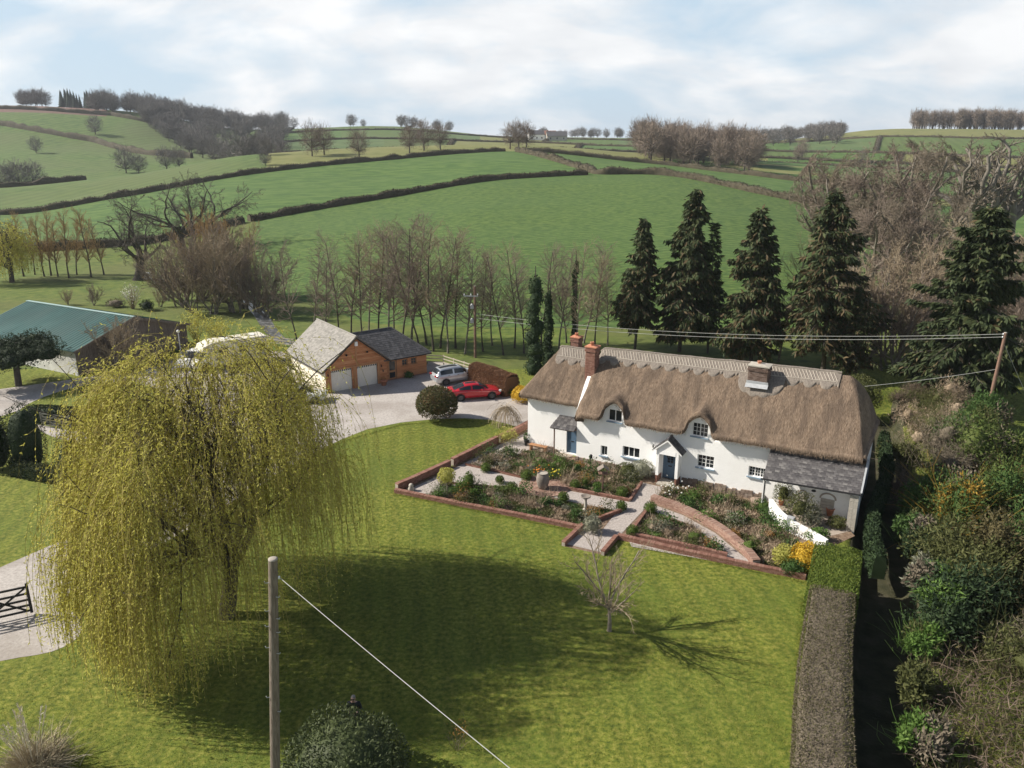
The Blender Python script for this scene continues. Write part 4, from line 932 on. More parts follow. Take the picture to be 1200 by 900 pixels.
b = MB(); b.bbox(-3.425, -3.39, -.6, .1, 1.55, 2.2); b.build('rear_window', m_glass, bo)
b = MB(); b.bbox(-2.4, -1.7, -.3, .3, 2.9, 2.98); b.bbox(.4, .9, -.25, .25, 2.9, 2.97); b.build('roof_light', m_whitewood, bo)
for sy in (-1, 1):
    b = MB(); b.bbox(-3.38, 2.2, sy*1.125-.008, sy*1.125+.008, 1.05, 1.2); b.build('side_stripe', m_galv, bo)
    for x in (-2.1, 3.2): b = MB(); b.tube([(x, sy*.8, .36), (x, sy*1.08, .36)], .36, 16); b.build('wheel', m_tyre, mh)
# ------------------------------------------------------------------ fences, gates, poles
def rail_fence(name, label, pts, h=1.1, rails=(.35, .7, 1.02), step=1.8, m=m_rail, group=None):
    t = thing(name, label, 'fence', (pts[0][0], pts[0][1], 0), 0, group); o0 = Vector((pts[0][0], pts[0][1], 0))
    pmesh = MB().box((0, 0, h/2), (.1, .1, h)).mesh('post', m)
    for a, b in zip(pts[:-1], pts[1:]):
        a = Vector((a[0], a[1], 0)); b = Vector((b[0], b[1], 0)); n = max(1, round((b-a).length/step)); ang_ = math.atan2(b.y-a.y, b.x-a.x)
        for i in range(n+1):
            if i == 0 and a != Vector((pts[0][0], pts[0][1], 0)): continue
            obj('post', pmesh, t, a.lerp(b, i/n)-o0, ang_)
        for i in range(n):
            p, q = a.lerp(b, i/n)-o0, a.lerp(b, (i+1)/n)-o0; nn = Vector((-(q-p).y, (q-p).x, 0)).normalized()*.065
            for z in rails: r_ = MB(); r_.bar(p+Vector((0, 0, z))-nn, q+Vector((0, 0, z))-nn, .04, .1); r_.build('rail', m, t)
    return t
rail_fence('rail_fence', 'pale post and rail fence behind the parked cars, from garage to copper hedge', [G(499, 427).xy, G(520, 428).xy, G(557, 440).xy])
rail_fence('rail_fence', 'short weathered rail fence between the motorhome and the garage roof', [G(300, 402).xy, G(345, 408).xy], group=None)
# five-bar gate standing open
def gate(name, label, a, b, h, m, x_brace=True, group=None):
    a = Vector((a[0], a[1], 0)); b = Vector((b[0], b[1], 0)); L = (b-a).length; t = thing(name, label, 'gate', a, math.atan2(b.y-a.y, b.x-a.x), group)
    for i, z in enumerate((.25, .25+(h-.31)*.23, .25+(h-.31)*.46, .25+(h-.31)*.72, h-.06)): r_ = MB(); r_.bbox(.05, L-.05, -.025, .025, z-.05, z+.05); r_.build('bar', m, t)
    for x in (.0, L): r_ = MB(); r_.bbox(x-.06, x+.06, -.045, .045, .12, h+.12 if x else h+.02); r_.build('stile', m, t)
    if x_brace:
        for x0, x1, z0, z1 in ((.1, L*.5, .25, h-.1), (L*.5, L-.1, h-.1, .25), (.1, L*.5, h-.1, .25), (L*.5, L-.1, .25, h-.1)): r_ = MB(); r_.bar((x0, -.045, z0), (x1, -.045, z1), .035, .09); r_.build('brace', m, t)
        r_ = MB(); r_.bbox(L/2-.05, L/2+.05, -.042, .042, .15, h-.1); r_.build('brace', m, t)
    return t
ga = G(38, 720); gate('field_gate', 'dark timber five-bar gate standing open over the gravel beside the drive', (ga.x-3.4, ga.y-1.75), ga.xy, 1.6, m_black)
gp = MB(); gp.box((0, 0, .7), (.18, .18, 1.4)); o = gp.build('gate_post', m_black, None, loc=(ga.x-3.55, ga.y-1.83, 0)); tag(o, 'dark square post hanging the open black gate at the picture edge', 'post')
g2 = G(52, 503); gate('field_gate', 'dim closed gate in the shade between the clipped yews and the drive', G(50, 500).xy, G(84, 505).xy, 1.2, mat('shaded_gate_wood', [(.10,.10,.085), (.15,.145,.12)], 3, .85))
def pole(name, label, base, top, r0, r1, m, group=None):
    t = thing(name, label, 'pole', base, 0, group); v = Vector(top)-Vector(base)
    b = MB(); b.tube([v*q for q in np.linspace(-.05, 1, 8)], np.linspace(r0, r1, 8), 14); b.build('shaft', m, t)
    c_ = MB(); c_.lathe([(r1+.006, -.02), (r1+.006, .015), (r1*.6, .03), (.001, .032)], 14, v); c_.build('cap', mat('pole_end_grain', [(.30,.27,.23), (.38,.34,.29)], 8, .9), t)
    return t, v
pt = Vector((-6.93, 20.0, 10.5)); pbse = Vector((-7.78, 20.0, 0))
pA, vA = pole('utility_pole', 'grey wooden utility pole with step irons in the near foreground', pbse, pt, .165, .132, m_pole)
for i, k in enumerate((.93, .885, .84, .815, .79, .77, .72, .7, .55, .5)):
    s_ = MB(); p = vA*k; sx = -1 if i % 2 == 0 else 1; s_.tube([p+Vector((sx*.10, -.08, 0)), p+Vector((sx*.21, -.1, .0)), p+Vector((sx*.22, -.1, .05))], .014, 5); s_.build('step_iron', m_galv, pA)
s_ = MB(); s_.lathe([(.0, -.05), (.035, -.04), (.035, .04), (0, .05)], 8, vA*.945+Vector((.19, -.05, 0))); s_.build('insulator', m_porcelain, pA)
def cable(name, label, a, b, sag, r=.012, cat='cable', group=None):
    a = Vector(a); b = Vector(b); c_ = MB(); c_.tube([a.lerp(b, q)-a-Vector((0, 0, sag*4*q*(1-q))) for q in np.linspace(0, 1, 25)], r, 5)
    o = c_.build(name, m_wire, None, loc=a); return tag(o, label, cat, group)
wa = pbse+vA*.945+Vector((.2, -.05, 0)); wb_ = Vector((-.19, 13.7, 9.25)); cable('overhead_wire', 'pale wire running from the foreground pole down to the bottom edge', wa, wa+(wb_-wa)*1.9, .12, .011)
rb = G(1153, 500); rtop = Vector((rb.x+.3, rb.y, 7.85))
pB, vB = pole('utility_pole', 'brown wooden pole rising from the shrubs at the right', rb, rtop, .15, .115, m_rpole)
for z in (.985, .955): s_ = MB(); s_.lathe([(0, -.08), (.05, -.06), (.05, .06), (0, .08)], 8, vB*z+Vector((-.16, 0, 0))); s_.build('insulator', m_porcelain, pB)
cable('stay_wire', 'thin stay wire bracing the right-hand pole on its right side', rb+vB*.9, rb+Vector((4.2, -.5, .2)), 0, .018); cable('stay_wire', 'slanting service wire from the right-hand pole down to the left', rb+vB*.62, Vector((29.5, 62, 2.6)), .1, .018)
mbse = G(557, 419); mtop = Vector((mbse.x+.05, mbse.y, 7.75))
pC, vC = pole('utility_pole', 'slim pole with a crossarm and two switch units behind the copper hedge', mbse, mtop, .15, .12, m_rpole)
s_ = MB(); s_.bar(vC*.87+Vector((-1.15, -.16, 0)), vC*.87+Vector((.35, -.16, -.05)), .1, .12); s_.build('crossarm', m_galv, pC)
for x in (-1.1, -.4, .3): s_ = MB(); s_.lathe([(0, -.02), (.05, 0), (.05, .18), (0, .2)], 8, vC*.87+Vector((x, -.16, .05))); s_.build('insulator', m_porcelain, pC)
for k in (.72, .52): s_ = MB(); s_.bbox(-.5, -.13, -.25, .1, -.2, .15); s_.lathe([(0, .15), (.16, .16), (.12, .3), (0, .32)], 8, (-.3, -.08, 0)); o = s_.build('switch_unit', m_galv, pC, loc=vC*k)
for dz, nm in ((.985, 'upper'), (.955, 'lower')):
    cable('overhead_wire', nm+' of the two long wires crossing behind the thatched ridge', rb+vB*dz+Vector((-.17, 0, 0)), mbse+vC*(.62 if nm == 'upper' else .56), 1.0, .02, group=None)
lpz = G(213, 422); lt = thing('lamp_post', 'thin pale lamp post beside the barn gable', 'lamp post', lpz); b = MB(); b.tube([(0, 0, 0), (0, 0, 3.0)], .06, 8); b.build('shaft', m_galv, lt); b = MB(); b.lathe([(0, 3.0), (.14, 3.02), (.16, 3.2), (.05, 3.3), (0, 3.31)], 10); b.build('lamp_head', m_whitewood, lt)
# ------------------------------------------------------------------ plants: generators
m_bark = mat('grey_bark', [(.11,.095,.075), (.19,.165,.135), (.27,.24,.20)], 5, .95, .5, 12)
m_barkdk = mat('dark_bark', [(.055,.045,.038), (.10,.085,.07)], 5, .95, .5, 12)
m_twig = mat('winter_twigs', [(.13,.098,.078), (.20,.155,.122), (.27,.215,.17)], .5, .95, island=.5)
m_twigdk = mat('dark_twigs', [(.075,.06,.05), (.12,.10,.082), (.17,.145,.12)], .5, .95, island=.5)
m_twigred = mat('russet_twigs', [(.118,.094,.068), (.178,.145,.106), (.24,.20,.15)], .5, .95, island=.5)
m_twigtan = mat('tan_twigs', [(.20,.155,.105), (.29,.23,.155), (.37,.30,.21)], .5, .95, island=.5)
m_twigor = mat('orange_twigs', [(.26,.165,.075), (.36,.24,.11), (.43,.31,.15)], .5, .95, island=.5)
m_catkin = mat('pale_catkins', [(.55,.53,.46), (.68,.66,.60)], 2, .9, island=.6)
def leafmat(name, cols, **k):
    a = dict(scale=.9, rough=.75, island=.6, trans=.25, spec=.25); a.update(k); return mat(name, cols, **a)
m_willow = leafmat('willow_leaf', [(.34,.32,.055), (.51,.48,.10), (.68,.62,.19)], trans=.42, scale=.5)
m_wtwig = mat('willow_twig', [(.26,.21,.06), (.36,.29,.09)], 2, .9, island=.5)
m_yew = leafmat('yew_leaf', [(.012,.022,.010), (.022,.038,.014), (.035,.055,.02)], trans=.1)
m_spruce = leafmat('spruce_needle', [(.022,.036,.014), (.045,.062,.024), (.085,.095,.036)], trans=.15)
m_spruce2 = leafmat('brown_needle', [(.07,.052,.026), (.125,.09,.045)], trans=.1)
m_ivy = leafmat('ivy_leaf', [(.012,.026,.010), (.028,.05,.018), (.05,.075,.03)], trans=.1)
m_laurel = leafmat('rhododendron_leaf', [(.035,.05,.018), (.07,.09,.032), (.125,.145,.065)], rough=.6, trans=.15, spec=.25)
m_box = leafmat('box_leaf', [(.05,.085,.016), (.085,.13,.022), (.125,.17,.035)])
m_boxlt = leafmat('fresh_hedge_leaf', [(.08,.115,.018), (.125,.165,.026), (.175,.21,.042)])
m_hedge = mat('clipped_hedge_twig', [(.085,.068,.046), (.14,.115,.082), (.205,.172,.13)], .8, .95, island=.65)
m_hedgegr = leafmat('olive_hedge_leaf', [(.068,.07,.02), (.108,.106,.032)])
m_photinia = leafmat('red_tinged_leaf', [(.05,.065,.022), (.10,.10,.04), (.20,.10,.05)])
m_beech = leafmat('copper_beech_leaf', [(.13,.068,.038), (.215,.115,.065), (.30,.175,.105)])
m_gold = leafmat('golden_leaf', [(.42,.25,.02), (.58,.38,.035), (.66,.48,.07)])
m_goldlt = leafmat('lime_leaf', [(.30,.30,.06), (.42,.40,.10), (.50,.47,.16)])
m_green = leafmat('mid_green_leaf', [(.035,.075,.018), (.065,.12,.03), (.10,.16,.045)])
m_olive = leafmat('olive_leaf', [(.055,.065,.02), (.092,.10,.032), (.14,.14,.055)])
m_grn2 = leafmat('bright_green_leaf', [(.06,.12,.022), (.10,.18,.035), (.16,.23,.06)])
m_dry = mat('dry_stems', [(.20,.145,.095), (.31,.235,.16), (.42,.34,.25)], 1, .95, island=.7)
m_grey = leafmat('grey_leaf', [(.16,.17,.12), (.25,.25,.18), (.34,.34,.26)])
m_rust = leafmat('rust_leaf', [(.20,.10,.03), (.30,.16,.045), (.38,.22,.06)])
m_bramble = mat('bramble_stem', [(.075,.05,.038), (.13,.095,.07), (.20,.155,.12)], .8, .95, island=.7)
m_pampas = mat('pampas_blade', [(.24,.19,.12), (.36,.30,.20), (.47,.41,.30)], 1, .95, island=.7)
m_plume = mat('pampas_plume', [(.55,.49,.39), (.66,.60,.50)], 1, .95, island=.5)
m_flower = mat('white_petal', [(.78,.77,.72)], rough=.8); m_daff = mat('yellow_petal', [(.75,.62,.06)], rough=.8); m_tulip = mat('orange_petal', [(.72,.26,.05)], rough=.7)

def grow(P0, D0, L, R0, segs, wob, up, rng, taper=.55):
    """N branches as polylines"""
    N = len(P0); P = [P0]; d = norm(D0); upv = np.array([0, 0, 1.])
    for s_ in range(segs):
        d = norm(d + rng.normal(size=(N, 3))*wob + upv*up); P.append(P[-1] + d*(L/segs)[:, None])
    t = np.linspace(0, 1, segs+1)[None]
    return np.stack(P, 1), R0[:, None]*(1-(1-taper)*t)
def spawn(P, Rr, M, t0, ang, asd, ratio, rmax, rng, Lp, t1=1.0, shrink=.45, rr=.6):
    N, k = P.shape[:2]
    t = t0 + (t1-t0)*(np.arange(M)[None]+rng.uniform(0, 1, (N, M)))/M
    f = t*(k-1); i = np.minimum(f.astype(int), k-2); q = (f-i)[..., None]
    ar = np.arange(N)[:, None]
    A, B = P[ar, i], P[ar, i+1]; C = A*(1-q)+B*q; T = norm(B-A)
    rad = Rr[ar, i]*rr
    X = norm(np.cross(T, rng.normal(size=T.shape))); a = (ang + rng.normal(size=t.shape)*asd)[..., None]
    D = T*np.cos(a) + X*np.sin(a)
    L = Lp[:, None]*ratio*(1-shrink*t)*rng.uniform(.7, 1.2, t.shape)
    return C.reshape(-1, 3), D.reshape(-1, 3), L.ravel(), np.minimum(rad.ravel(), rmax)
def bare_tree(seed, h, r0, trunk, levels, twig_w=.012, mats=None, name='tree', stems=1, lean=.05, dome=None):
    """levels: list of dict(M,t0,ang,asd,ratio,segs,wob,up). Returns meshes (trunk, crown)"""
    rng = np.random.default_rng(seed)
    P0 = rng.normal(size=(stems, 3))*(.25 if stems > 1 else 0); P0[:, 2] = -.1
    D0 = np.tile([0, 0, 1.], (stems, 1)) + rng.normal(size=(stems, 3))*(lean if stems == 1 else lean*3)
    L = np.full(stems, h*trunk)*rng.uniform(.9, 1.1, stems); P, Rr = grow(P0, D0, L, np.full(stems, r0)/max(1, stems**.4), 8, .05, .05, rng, .3 if trunk > .6 else .6)
    Rr[:, 0] *= 1.35
    tb, cb_ = MB(), MB(); V, Fs = tubes(P, Rr, 8); tb.add(V, Fs, 0, True)
    for li, lv in enumerate(levels):
        C, D, L2, R2 = spawn(P, Rr, lv['M'], lv['t0'], lv['ang'], lv.get('asd', .2), lv['ratio'], lv.get('rmax', 1), rng, L, lv.get('t1', 1.), lv.get('shrink', .45), lv.get('rr', .6))
        if lv.get('hemi'): D[:, 2] = np.abs(D[:, 2])*.8
        P, Rr = grow(C, D, L2, R2, lv['segs'], lv['wob'], lv['up'], rng, lv.get('taper', .4)); L = L2
        if dome:
            q = P - np.array([0, 0, dome[0]]); rr_ = np.linalg.norm(q/np.array([dome[1], dome[1], dome[2]]), axis=-1, keepdims=True); P = np.where(rr_ > 1, q/np.maximum(rr_, 1e-6)*(1+.12*np.log(np.maximum(rr_, 1))), q) + np.array([0, 0, dome[0]])
        if li == len(levels)-1: V, Fs = ribbons(P, np.maximum(Rr*0, twig_w*np.linspace(1, .45, P.shape[1])[None]), rng); cb_.add(V, Fs)
        else:
            V, Fs = tubes(P, np.maximum(Rr, twig_w*.9), 5 if li == 0 else 3)
            (tb if lv.get('limb') else cb_).add(V, Fs, 0, True)
    m = mats or (m_bark, m_twig)
    return tb.mesh(name+'_trunk', m[0]), cb_.mesh(name+'_crown', m[1])
def lv(M, t0, ang, ratio, segs, wob, up, **k): return dict(M=M, t0=t0, ang=ang, ratio=ratio, segs=segs, wob=wob, up=up, **k)
def blob_pts(n, rad, rng, lump=.18, freq=1.3, zmin=-1, seed=0., power=.35):
    """points in the outer shell of a lumpy ellipsoid, with outward normals"""
    d = norm(rng.normal(size=(int(n*1.5)+8, 3))); d = d[d[:, 2] > zmin][:n]
    lum = np.array([mnoise.fractal(Vector(q*freq)+Vector((seed, seed, 0)), 1., 2., 3) for q in d])
    r = (1+lump*lum) * rng.uniform(0, 1, len(d))**power
    rad = np.array(rad); return d*r[:, None]*rad, norm(d/rad)
def leaf_blob(mb, c, rad, n, L, W, rng, mi=0, up=.3, lump=.18, freq=1.3, zmin=-.6, power=.12, droop=0., core=True, tip=.6, cs=.76):
    seed = rng.uniform(0, 50); P, Nn = blob_pts(n, rad, rng, lump, freq, zmin, seed, power)
    D = norm(Nn*tip + rng.normal(size=P.shape)*.75 + np.array([0, 0, up-droop])); F_ = norm(Nn + rng.normal(size=P.shape)*.55)
    k = len(P); V, Fs = cards(P + np.array(c) - D*.3*L, D, F_, rng.uniform(.6, 1.25, k)*L, rng.uniform(.65, 1.2, k)*W); mb.add(V, Fs, mi)
    if core:
        th = np.linspace(max(-1.1, math.asin(max(-1, zmin-.05))), math.pi/2, 9); ph = np.linspace(0, 2*math.pi, 15); rows_ = []
        for t in th:
            rr = []
            for p in ph:
                q = Vector((math.cos(t)*math.cos(p), math.cos(t)*math.sin(p), math.sin(t))); f = cs*(1+lump*mnoise.fractal(q*freq+Vector((seed, seed, 0)), 1., 2., 3)+.10*mnoise.noise(q*5.3+Vector((seed, 1, 0))))
                rr.append((c[0]+q.x*rad[0]*f, c[1]+q.y*rad[1]*f, c[2]+q.z*rad[2]*f))
            rows_.append(rr)
        mb.grid(rows_, mi)
def stems_mb(mb, c, n, h, spread, rng, w=.012, mi=0, r0=.1, segs=3, wob=.12):
    P0 = np.array(c) + np.concatenate([rng.normal(size=(n, 2))*r0, np.zeros((n, 1))], 1)
    D = norm(np.concatenate([rng.normal(size=(n, 2))*spread, np.ones((n, 1))], 1)); P, _ = grow(P0, D, h*rng.uniform(.6, 1.15, n), np.full(n, w), segs, wob, -.02, rng)
    V, Fs = ribbons(P, w*np.linspace(1, .4, segs+1)[None]*np.ones((n, 1)), rng); mb.add(V, Fs, mi)
def conifer(seed, h, rb, r0, clear=.1, dens=1., droop=.35, brown=0., prof=1.0, name='conifer', ragged=.25, card=(.55, .16)):
    rng = np.random.default_rng(seed); tb, cb_ = MB(), MB()
    tp, tr = grow(np.array([[0, 0, -.1]]), np.array([[rng.normal()*.02, rng.normal()*.02, 1.]]), np.array([h*1.0]), np.array([r0]), 12, .012, .05, rng, .06)
    V, Fs = tubes(tp, tr, 8); tb.add(V, Fs, 0, True)
    nb = int(h*11*dens); z = clear + (1-clear)*(np.arange(nb)+rng.uniform(0, 1, nb))/nb; z = np.minimum(z, .985)
    f = z*12; i = np.minimum(f.astype(int), 11); C = tp[0, i]*(1-(f-i))[:, None] + tp[0, i+1]*(f-i)[:, None]
    az = rng.uniform(0, 2*np.pi, nb); u = (z-clear)/(1-clear)
    env = rb*np.minimum(1, (1-u)**prof*1.15+.03)*np.minimum(1, .55+u*2.2)*rng.uniform(1-ragged, 1.08, nb)*(1+.18*np.sin(az*3+z*17+seed))
    D = np.stack([np.cos(az), np.sin(az), .25+.5*u**2-.3*(1-u)], 1); segs = 5; d = norm(D); P = [C]
    for s_ in range(segs):
        P.append(P[-1] + d*(env/segs)[:, None]); d = norm(d + np.array([0, 0, -droop*.30 if s_ < 3 else droop*.35]) + rng.normal(size=d.shape)*.05)
    P = np.stack(P, 1); W_ = np.maximum(.012*env, .006)[:, None]*np.linspace(1, .3, segs+1)
    V, Fs = tubes(P, W_*1.1, 3); tb.add(V, Fs, 0)
    M = np.maximum((env*10.5*dens).astype(int), 4)
    bi = np.repeat(np.arange(nb), M); t = rng.uniform(.18, 1.0, len(bi)); f = t*segs; i = np.minimum(f.astype(int), segs-1); q = (f-i)[:, None]
    A = P[bi, i]*(1-q)+P[bi, i+1]*q; T = norm(P[bi, i+1]-P[bi, i]); S = norm(np.cross(T, [0, 0, 1.]))*rng.choice([-1, 1], len(bi))[:, None]
    off = env[bi]*.30*(1.1-t)*rng.uniform(.2, 1, len(bi))
    for rep in range(3):
        o = A + S*(off*rng.uniform(.1, 1, len(bi)))[:, None] + rng.normal(size=A.shape)*.07 - np.array([0, 0, 1.])*(off*.25)[:, None]
        Dd = norm(T*.6 + S*rng.uniform(.1, .9, len(bi))[:, None] + np.array([0, 0, -droop*1.3]) + rng.normal(size=A.shape)*.3)
        sc_ = rng.uniform(.6, 1.3, len(bi)); mi_ = (rng.uniform(0, 1, len(bi)) < brown*np.clip(1.5-1.2*z[bi], .2, 1.3)).astype(int)
        V, Fs = cards(o, Dd, norm(np.array([0, 0, 1.])+rng.normal(size=A.shape)*.7), sc_*card[0], sc_*card[1]); cb_.add(V, Fs, mi_)
    return tb.mesh(name+'_trunk', m_barkdk), cb_.mesh(name+'_crown', [m_spruce, m_spruce2])
def plant_tree(name, label, meshes, loc, rz, s, cat='tree', group=None, parts=('trunk', 'crown'), sz=None):
    t = thing(name, label, cat, loc, rz, group); t.scale = (s, s, sz or s); t.rotation_euler = (.05*math.sin(loc[0]*7.1), .05*math.sin(loc[1]*5.3+loc[0]), rz)
    for nm, me in zip(parts, meshes): obj(nm, me, t)
    return t
def single(name, label, cat, mb, mats, loc=None, rz=0, group=None, s=1.0, kind=None):
    o = mb.build(name, mats) if isinstance(mb, MB) else obj(name, mb); tag(o, label, cat, group, kind)
    if loc is not None: o.location = loc
    o.rotation_euler = (0, 0, rz); o.scale = (s,)*3; return o

# ------------------------------------------------------------------ the weeping willow
def willow(seed, c, H=13.9, Rx=5.45, strands=6000, leafn=34, leaf=(.15, .046), mats=None):
    rng = np.random.default_rng(seed); tb, lb2, sb = MB(), MB(), MB()
    tp, tr = grow(np.array([[0, 0, -.1]]), np.array([[.12, .05, 1.]]), np.array([2.6]), np.array([.42]), 5, .06, .1, rng, .8); V, Fs = tubes(tp, tr, 10); tb.add(V, Fs, 0, True)
    top = tp[0, -1]; nl = 8; az = np.arange(nl)*2*np.pi/nl + rng.uniform(-.3, .3, nl); el = rng.uniform(.7, 1.3, nl); el[0] = 1.5
    D = np.stack([np.cos(az)*np.cos(el), np.sin(az)*np.cos(el), np.sin(el)], 1); L = rng.uniform(.66, .86, nl)*H*.86
    P1, R1 = grow(np.tile(top, (nl, 1))-np.array([0, 0, .3]), D, L, np.full(nl, .22), 9, .16, .03, rng, .25); V, Fs = tubes(P1, R1, 7); tb.add(V, Fs, 0, True)
    C, D, L2, R2 = spawn(P1, R1, 12, .25, .8, .3, .62, .055, rng, L, shrink=.25); P2, R2 = grow(C, D, L2, R2, 7, .16, .05, rng, .25); V, Fs = tubes(P2, R2, 5); tb.add(V, Fs, 0, True)
    C, D, L3, R3 = spawn(P2, R2, 9, .2, .8, .35, .5, .018, rng, L2, shrink=.3); P3, R3 = grow(C, D, L3, R3, 5, .2, -.03, rng, .4)
    def env(P):        # pull everything inside the crown's own dome
        q = P.copy(); z = np.clip(q[..., 2], 0, H*1.3); lim = Rx*np.sqrt(np.clip(1-((z-5.2)/(H-4.9))**2, .02, 1)); lim = np.where(z < 5.2, Rx*1.02, lim)
        lim = lim*(1+.13*np.sin(3*np.arctan2(q[..., 1], q[..., 0])+1.1)+.09*np.sin(7*np.arctan2(q[..., 1], q[..., 0])+2))
        r = np.hypot(q[..., 0], q[..., 1]); f = np.minimum(1, lim/np.maximum(r, 1e-6)); q[..., 0] *= f; q[..., 1] *= f; q[..., 2] = np.minimum(q[..., 2], H*(1+.05*np.sin(q[..., 0]*1.9+1)*np.sin(q[..., 1]*1.6))); return q
    P3 = env(P3); V, Fs = tubes(P3, np.maximum(R3, .008), 3); tb.add(V, Fs, 0)
    # hanging strands from the outer branchlets
    src = np.concatenate([P3[:, 1:].reshape(-1, 3), env(P2)[:, 3:].reshape(-1, 3), env(P2)[:, 5:].reshape(-1, 3)]); wgt = .85*np.hypot(src[:, 0], src[:, 1])/Rx + .6*src[:, 2]/H + .1; wgt = wgt**1.3; wgt /= wgt.sum()
    S = src[rng.choice(len(src), strands, p=wgt)] + rng.normal(size=(strands, 3))*.12
    outv = norm(np.concatenate([S[:, :2], np.zeros((strands, 1))], 1)); k = 9
    Ls = np.clip(rng.gamma(3.8, 1.35, strands), .8, 9.5); Ls = np.minimum(Ls, S[:, 2]-rng.uniform(.15, 1.3, strands)*(1+.8*(rng.uniform(0, 1, strands) < .35))); Ls = np.maximum(Ls, .5)
    d = norm(outv*.8 + rng.normal(size=(strands, 3))*.45 + np.array([0, 0, .35])); P = [S]; g = np.array([0, 0, -1.])
    for j in range(k): d = norm(d*(.78 if j < 3 else .6) + g*(.38 if j < 2 else .55) + rng.normal(size=d.shape)*.05); P.append(P[-1]+d*(Ls/k)[:, None])
    P = np.stack(P, 1); P[..., 2] = np.maximum(P[..., 2], .25); V, Fs = ribbons(P, np.full(P.shape[:2], .008), rng); sb.add(V, Fs)
    n = leafn; t = rng.uniform(.03, 1, (strands, n))*k; i = np.minimum(t.astype(int), k-1); q = (t-i)[..., None]; ar = np.arange(strands)[:, None]
    A = P[ar, i]*(1-q)+P[ar, i+1]*q; T = norm(P[ar, i+1]-P[ar, i]); keep = rng.uniform(0, 1, (strands, n)) < np.clip(Ls/4, .3, 1)[:, None]
    A = A[keep]; T = T[keep]; m = len(A); D = norm(T*.9 + rng.normal(size=(m, 3))*.55); V, Fs = cards(A, D, rng.normal(size=(m, 3)), rng.uniform(.6, 1.3, m)*leaf[0], rng.uniform(.7, 1.2, m)*leaf[1]); lb2.add(V, Fs)
    return tb, sb, lb2
wp = G(266, 722)
wt = thing('weeping_willow', 'large weeping willow in fresh yellow-green leaf on the lawn beside the drive', 'tree', (wp.x, wp.y, 0), R(20))
a, b, c_ = willow(21, wp); a.build('trunk', m_barkdk, wt); c2 = b.build('hanging_twigs', m_wtwig, wt); c3 = c_.build('foliage', m_willow, wt); c2['kind'] = 'stuff'; c3['kind'] = 'stuff'
# ------------------------------------------------------------------ garden in front of the cottage
def GP(pxs): return [G(*q).xy for q in pxs]
sheet('garden_soil', [(463, 577), (680, 621), (660, 640), (706, 650), (722, 632), (735, 635), (880, 667), (945, 679), (952, 655), (972, 642), (1002, 628), (980, 606), (900, 588), (868, 578), (800, 560), (758, 552), (672, 535), (655, 530), (625, 520), (619, 508), (620, 503), (584, 519), (550, 537), (528, 548)], .004, m_soil)
sheet('gravel_path', [(474, 576), (512, 584), (540, 566), (575, 550), (606, 533), (622, 526), (619, 506), (584, 522), (550, 540), (528, 551)], .010, m_gpath)
sheet('gravel_path', [(526, 553), (545, 546), (612, 561), (665, 575), (740, 589), (727, 599), (664, 587), (606, 572), (516, 564)], .016, m_gpath)
sheet('gravel_path', [(750, 565), (779, 572), (724, 630), (706, 648), (664, 638), (684, 622), (707, 620)], .022, m_gpath)
sheet('gravel_path', [(766, 592), (800, 604), (838, 625), (868, 650), (886, 664), (850, 657), (838, 640), (812, 616), (764, 599)], .028, m_gpath)
sheet('gravel_path', [(736, 632), (760, 636), (850, 655), (870, 664), (740, 641)], .034, m_gpath)
sheet('paved_courtyard', [(904, 596), (958, 632), (998, 622), (984, 598), (960, 590), (925, 580)], .012, m_pave)
sheet('house_path', [(619, 508), (622, 526), (660, 538), (672, 534), (640, 522)], .018, m_pave)

def brick_run(name, label, pts, h, thick=.22, cap=True, group='brick edgings of the garden', seed=1, m=None, step=None):
    r = np.random.default_rng(seed); pts = [Vector((p[0], p[1], 0)) for p in pts]; o0 = pts[0].copy()
    t = thing(name, label, 'garden wall', o0, 0, group); core, b = MB(), MB(); C, S, Z = [], [], []
    cum = 0.; nl = max(1, round(h/.075)); tot = sum((q-p).length for p, q in zip(pts[:-1], pts[1:]))
    for p, q in zip(pts[:-1], pts[1:]):
        d = q-p; L = d.length; an = math.atan2(d.y, d.x); u = d/L; n = Vector((-u.y, u.x, 0))
        core.bar(p-o0+Vector((0, 0, h/2-.04)), q-o0+Vector((0, 0, h/2-.04)), thick-.03, h-.06)
        for k in range(nl-1 if cap else nl):
            x = -.11 if k % 2 else 0.
            while x < L-.03:
                a, e = max(x, 0), min(x+.225, L)
                if e-a > .03:
                    for sy in (-1, 1):
                        c = p + u*((a+e)/2) + n*sy*(thick/2-.05) - o0; C.append((c.x, c.y, k*.075+.036)); S.append((e-a-.012, .1+r.uniform(-.008, .012), .064)); Z.append(an)
                x += .225
        if cap:
            m_ = max(1, int(L/.078))
            for i in range(m_): c = p + u*(L*(i+.5)/m_) - o0; C.append((c.x, c.y, h-.035+r.uniform(-.006, .006))); S.append((L/m_-.012, thick+.02, .09)); Z.append(an)
    V, Fs = boxes(C, S, Z); b.add(V, Fs); core.build('mortar', m_mortar, t); o = b.build('brick', m or m_brick, t); o['kind'] = 'stuff'; return t
m_brickpk = mat('weathered_pink_brick', [(.21,.12,.09), (.30,.185,.142), (.38,.265,.21)], 9, .9, .3, 40, island=.75)
brick_run('garden_wall', 'long low brick wall along the lawn left of the notch, front-left bed behind it', GP([(463, 577), (535, 592), (608, 606), (681, 621)]), .27, .26)
brick_run('garden_wall', 'left arm of the brick notch where the main path meets the lawn', GP([(683, 618), (660, 640)]), .3)
brick_run('garden_wall', 'right arm of the brick notch where the main path meets the lawn', GP([(722, 632), (706, 651)]), .3)
brick_run('garden_wall', 'long low brick wall along the lawn from the notch to the clipped hedge', GP([(724, 631), (800, 649), (880, 666), (944, 679)]), .30, .26)
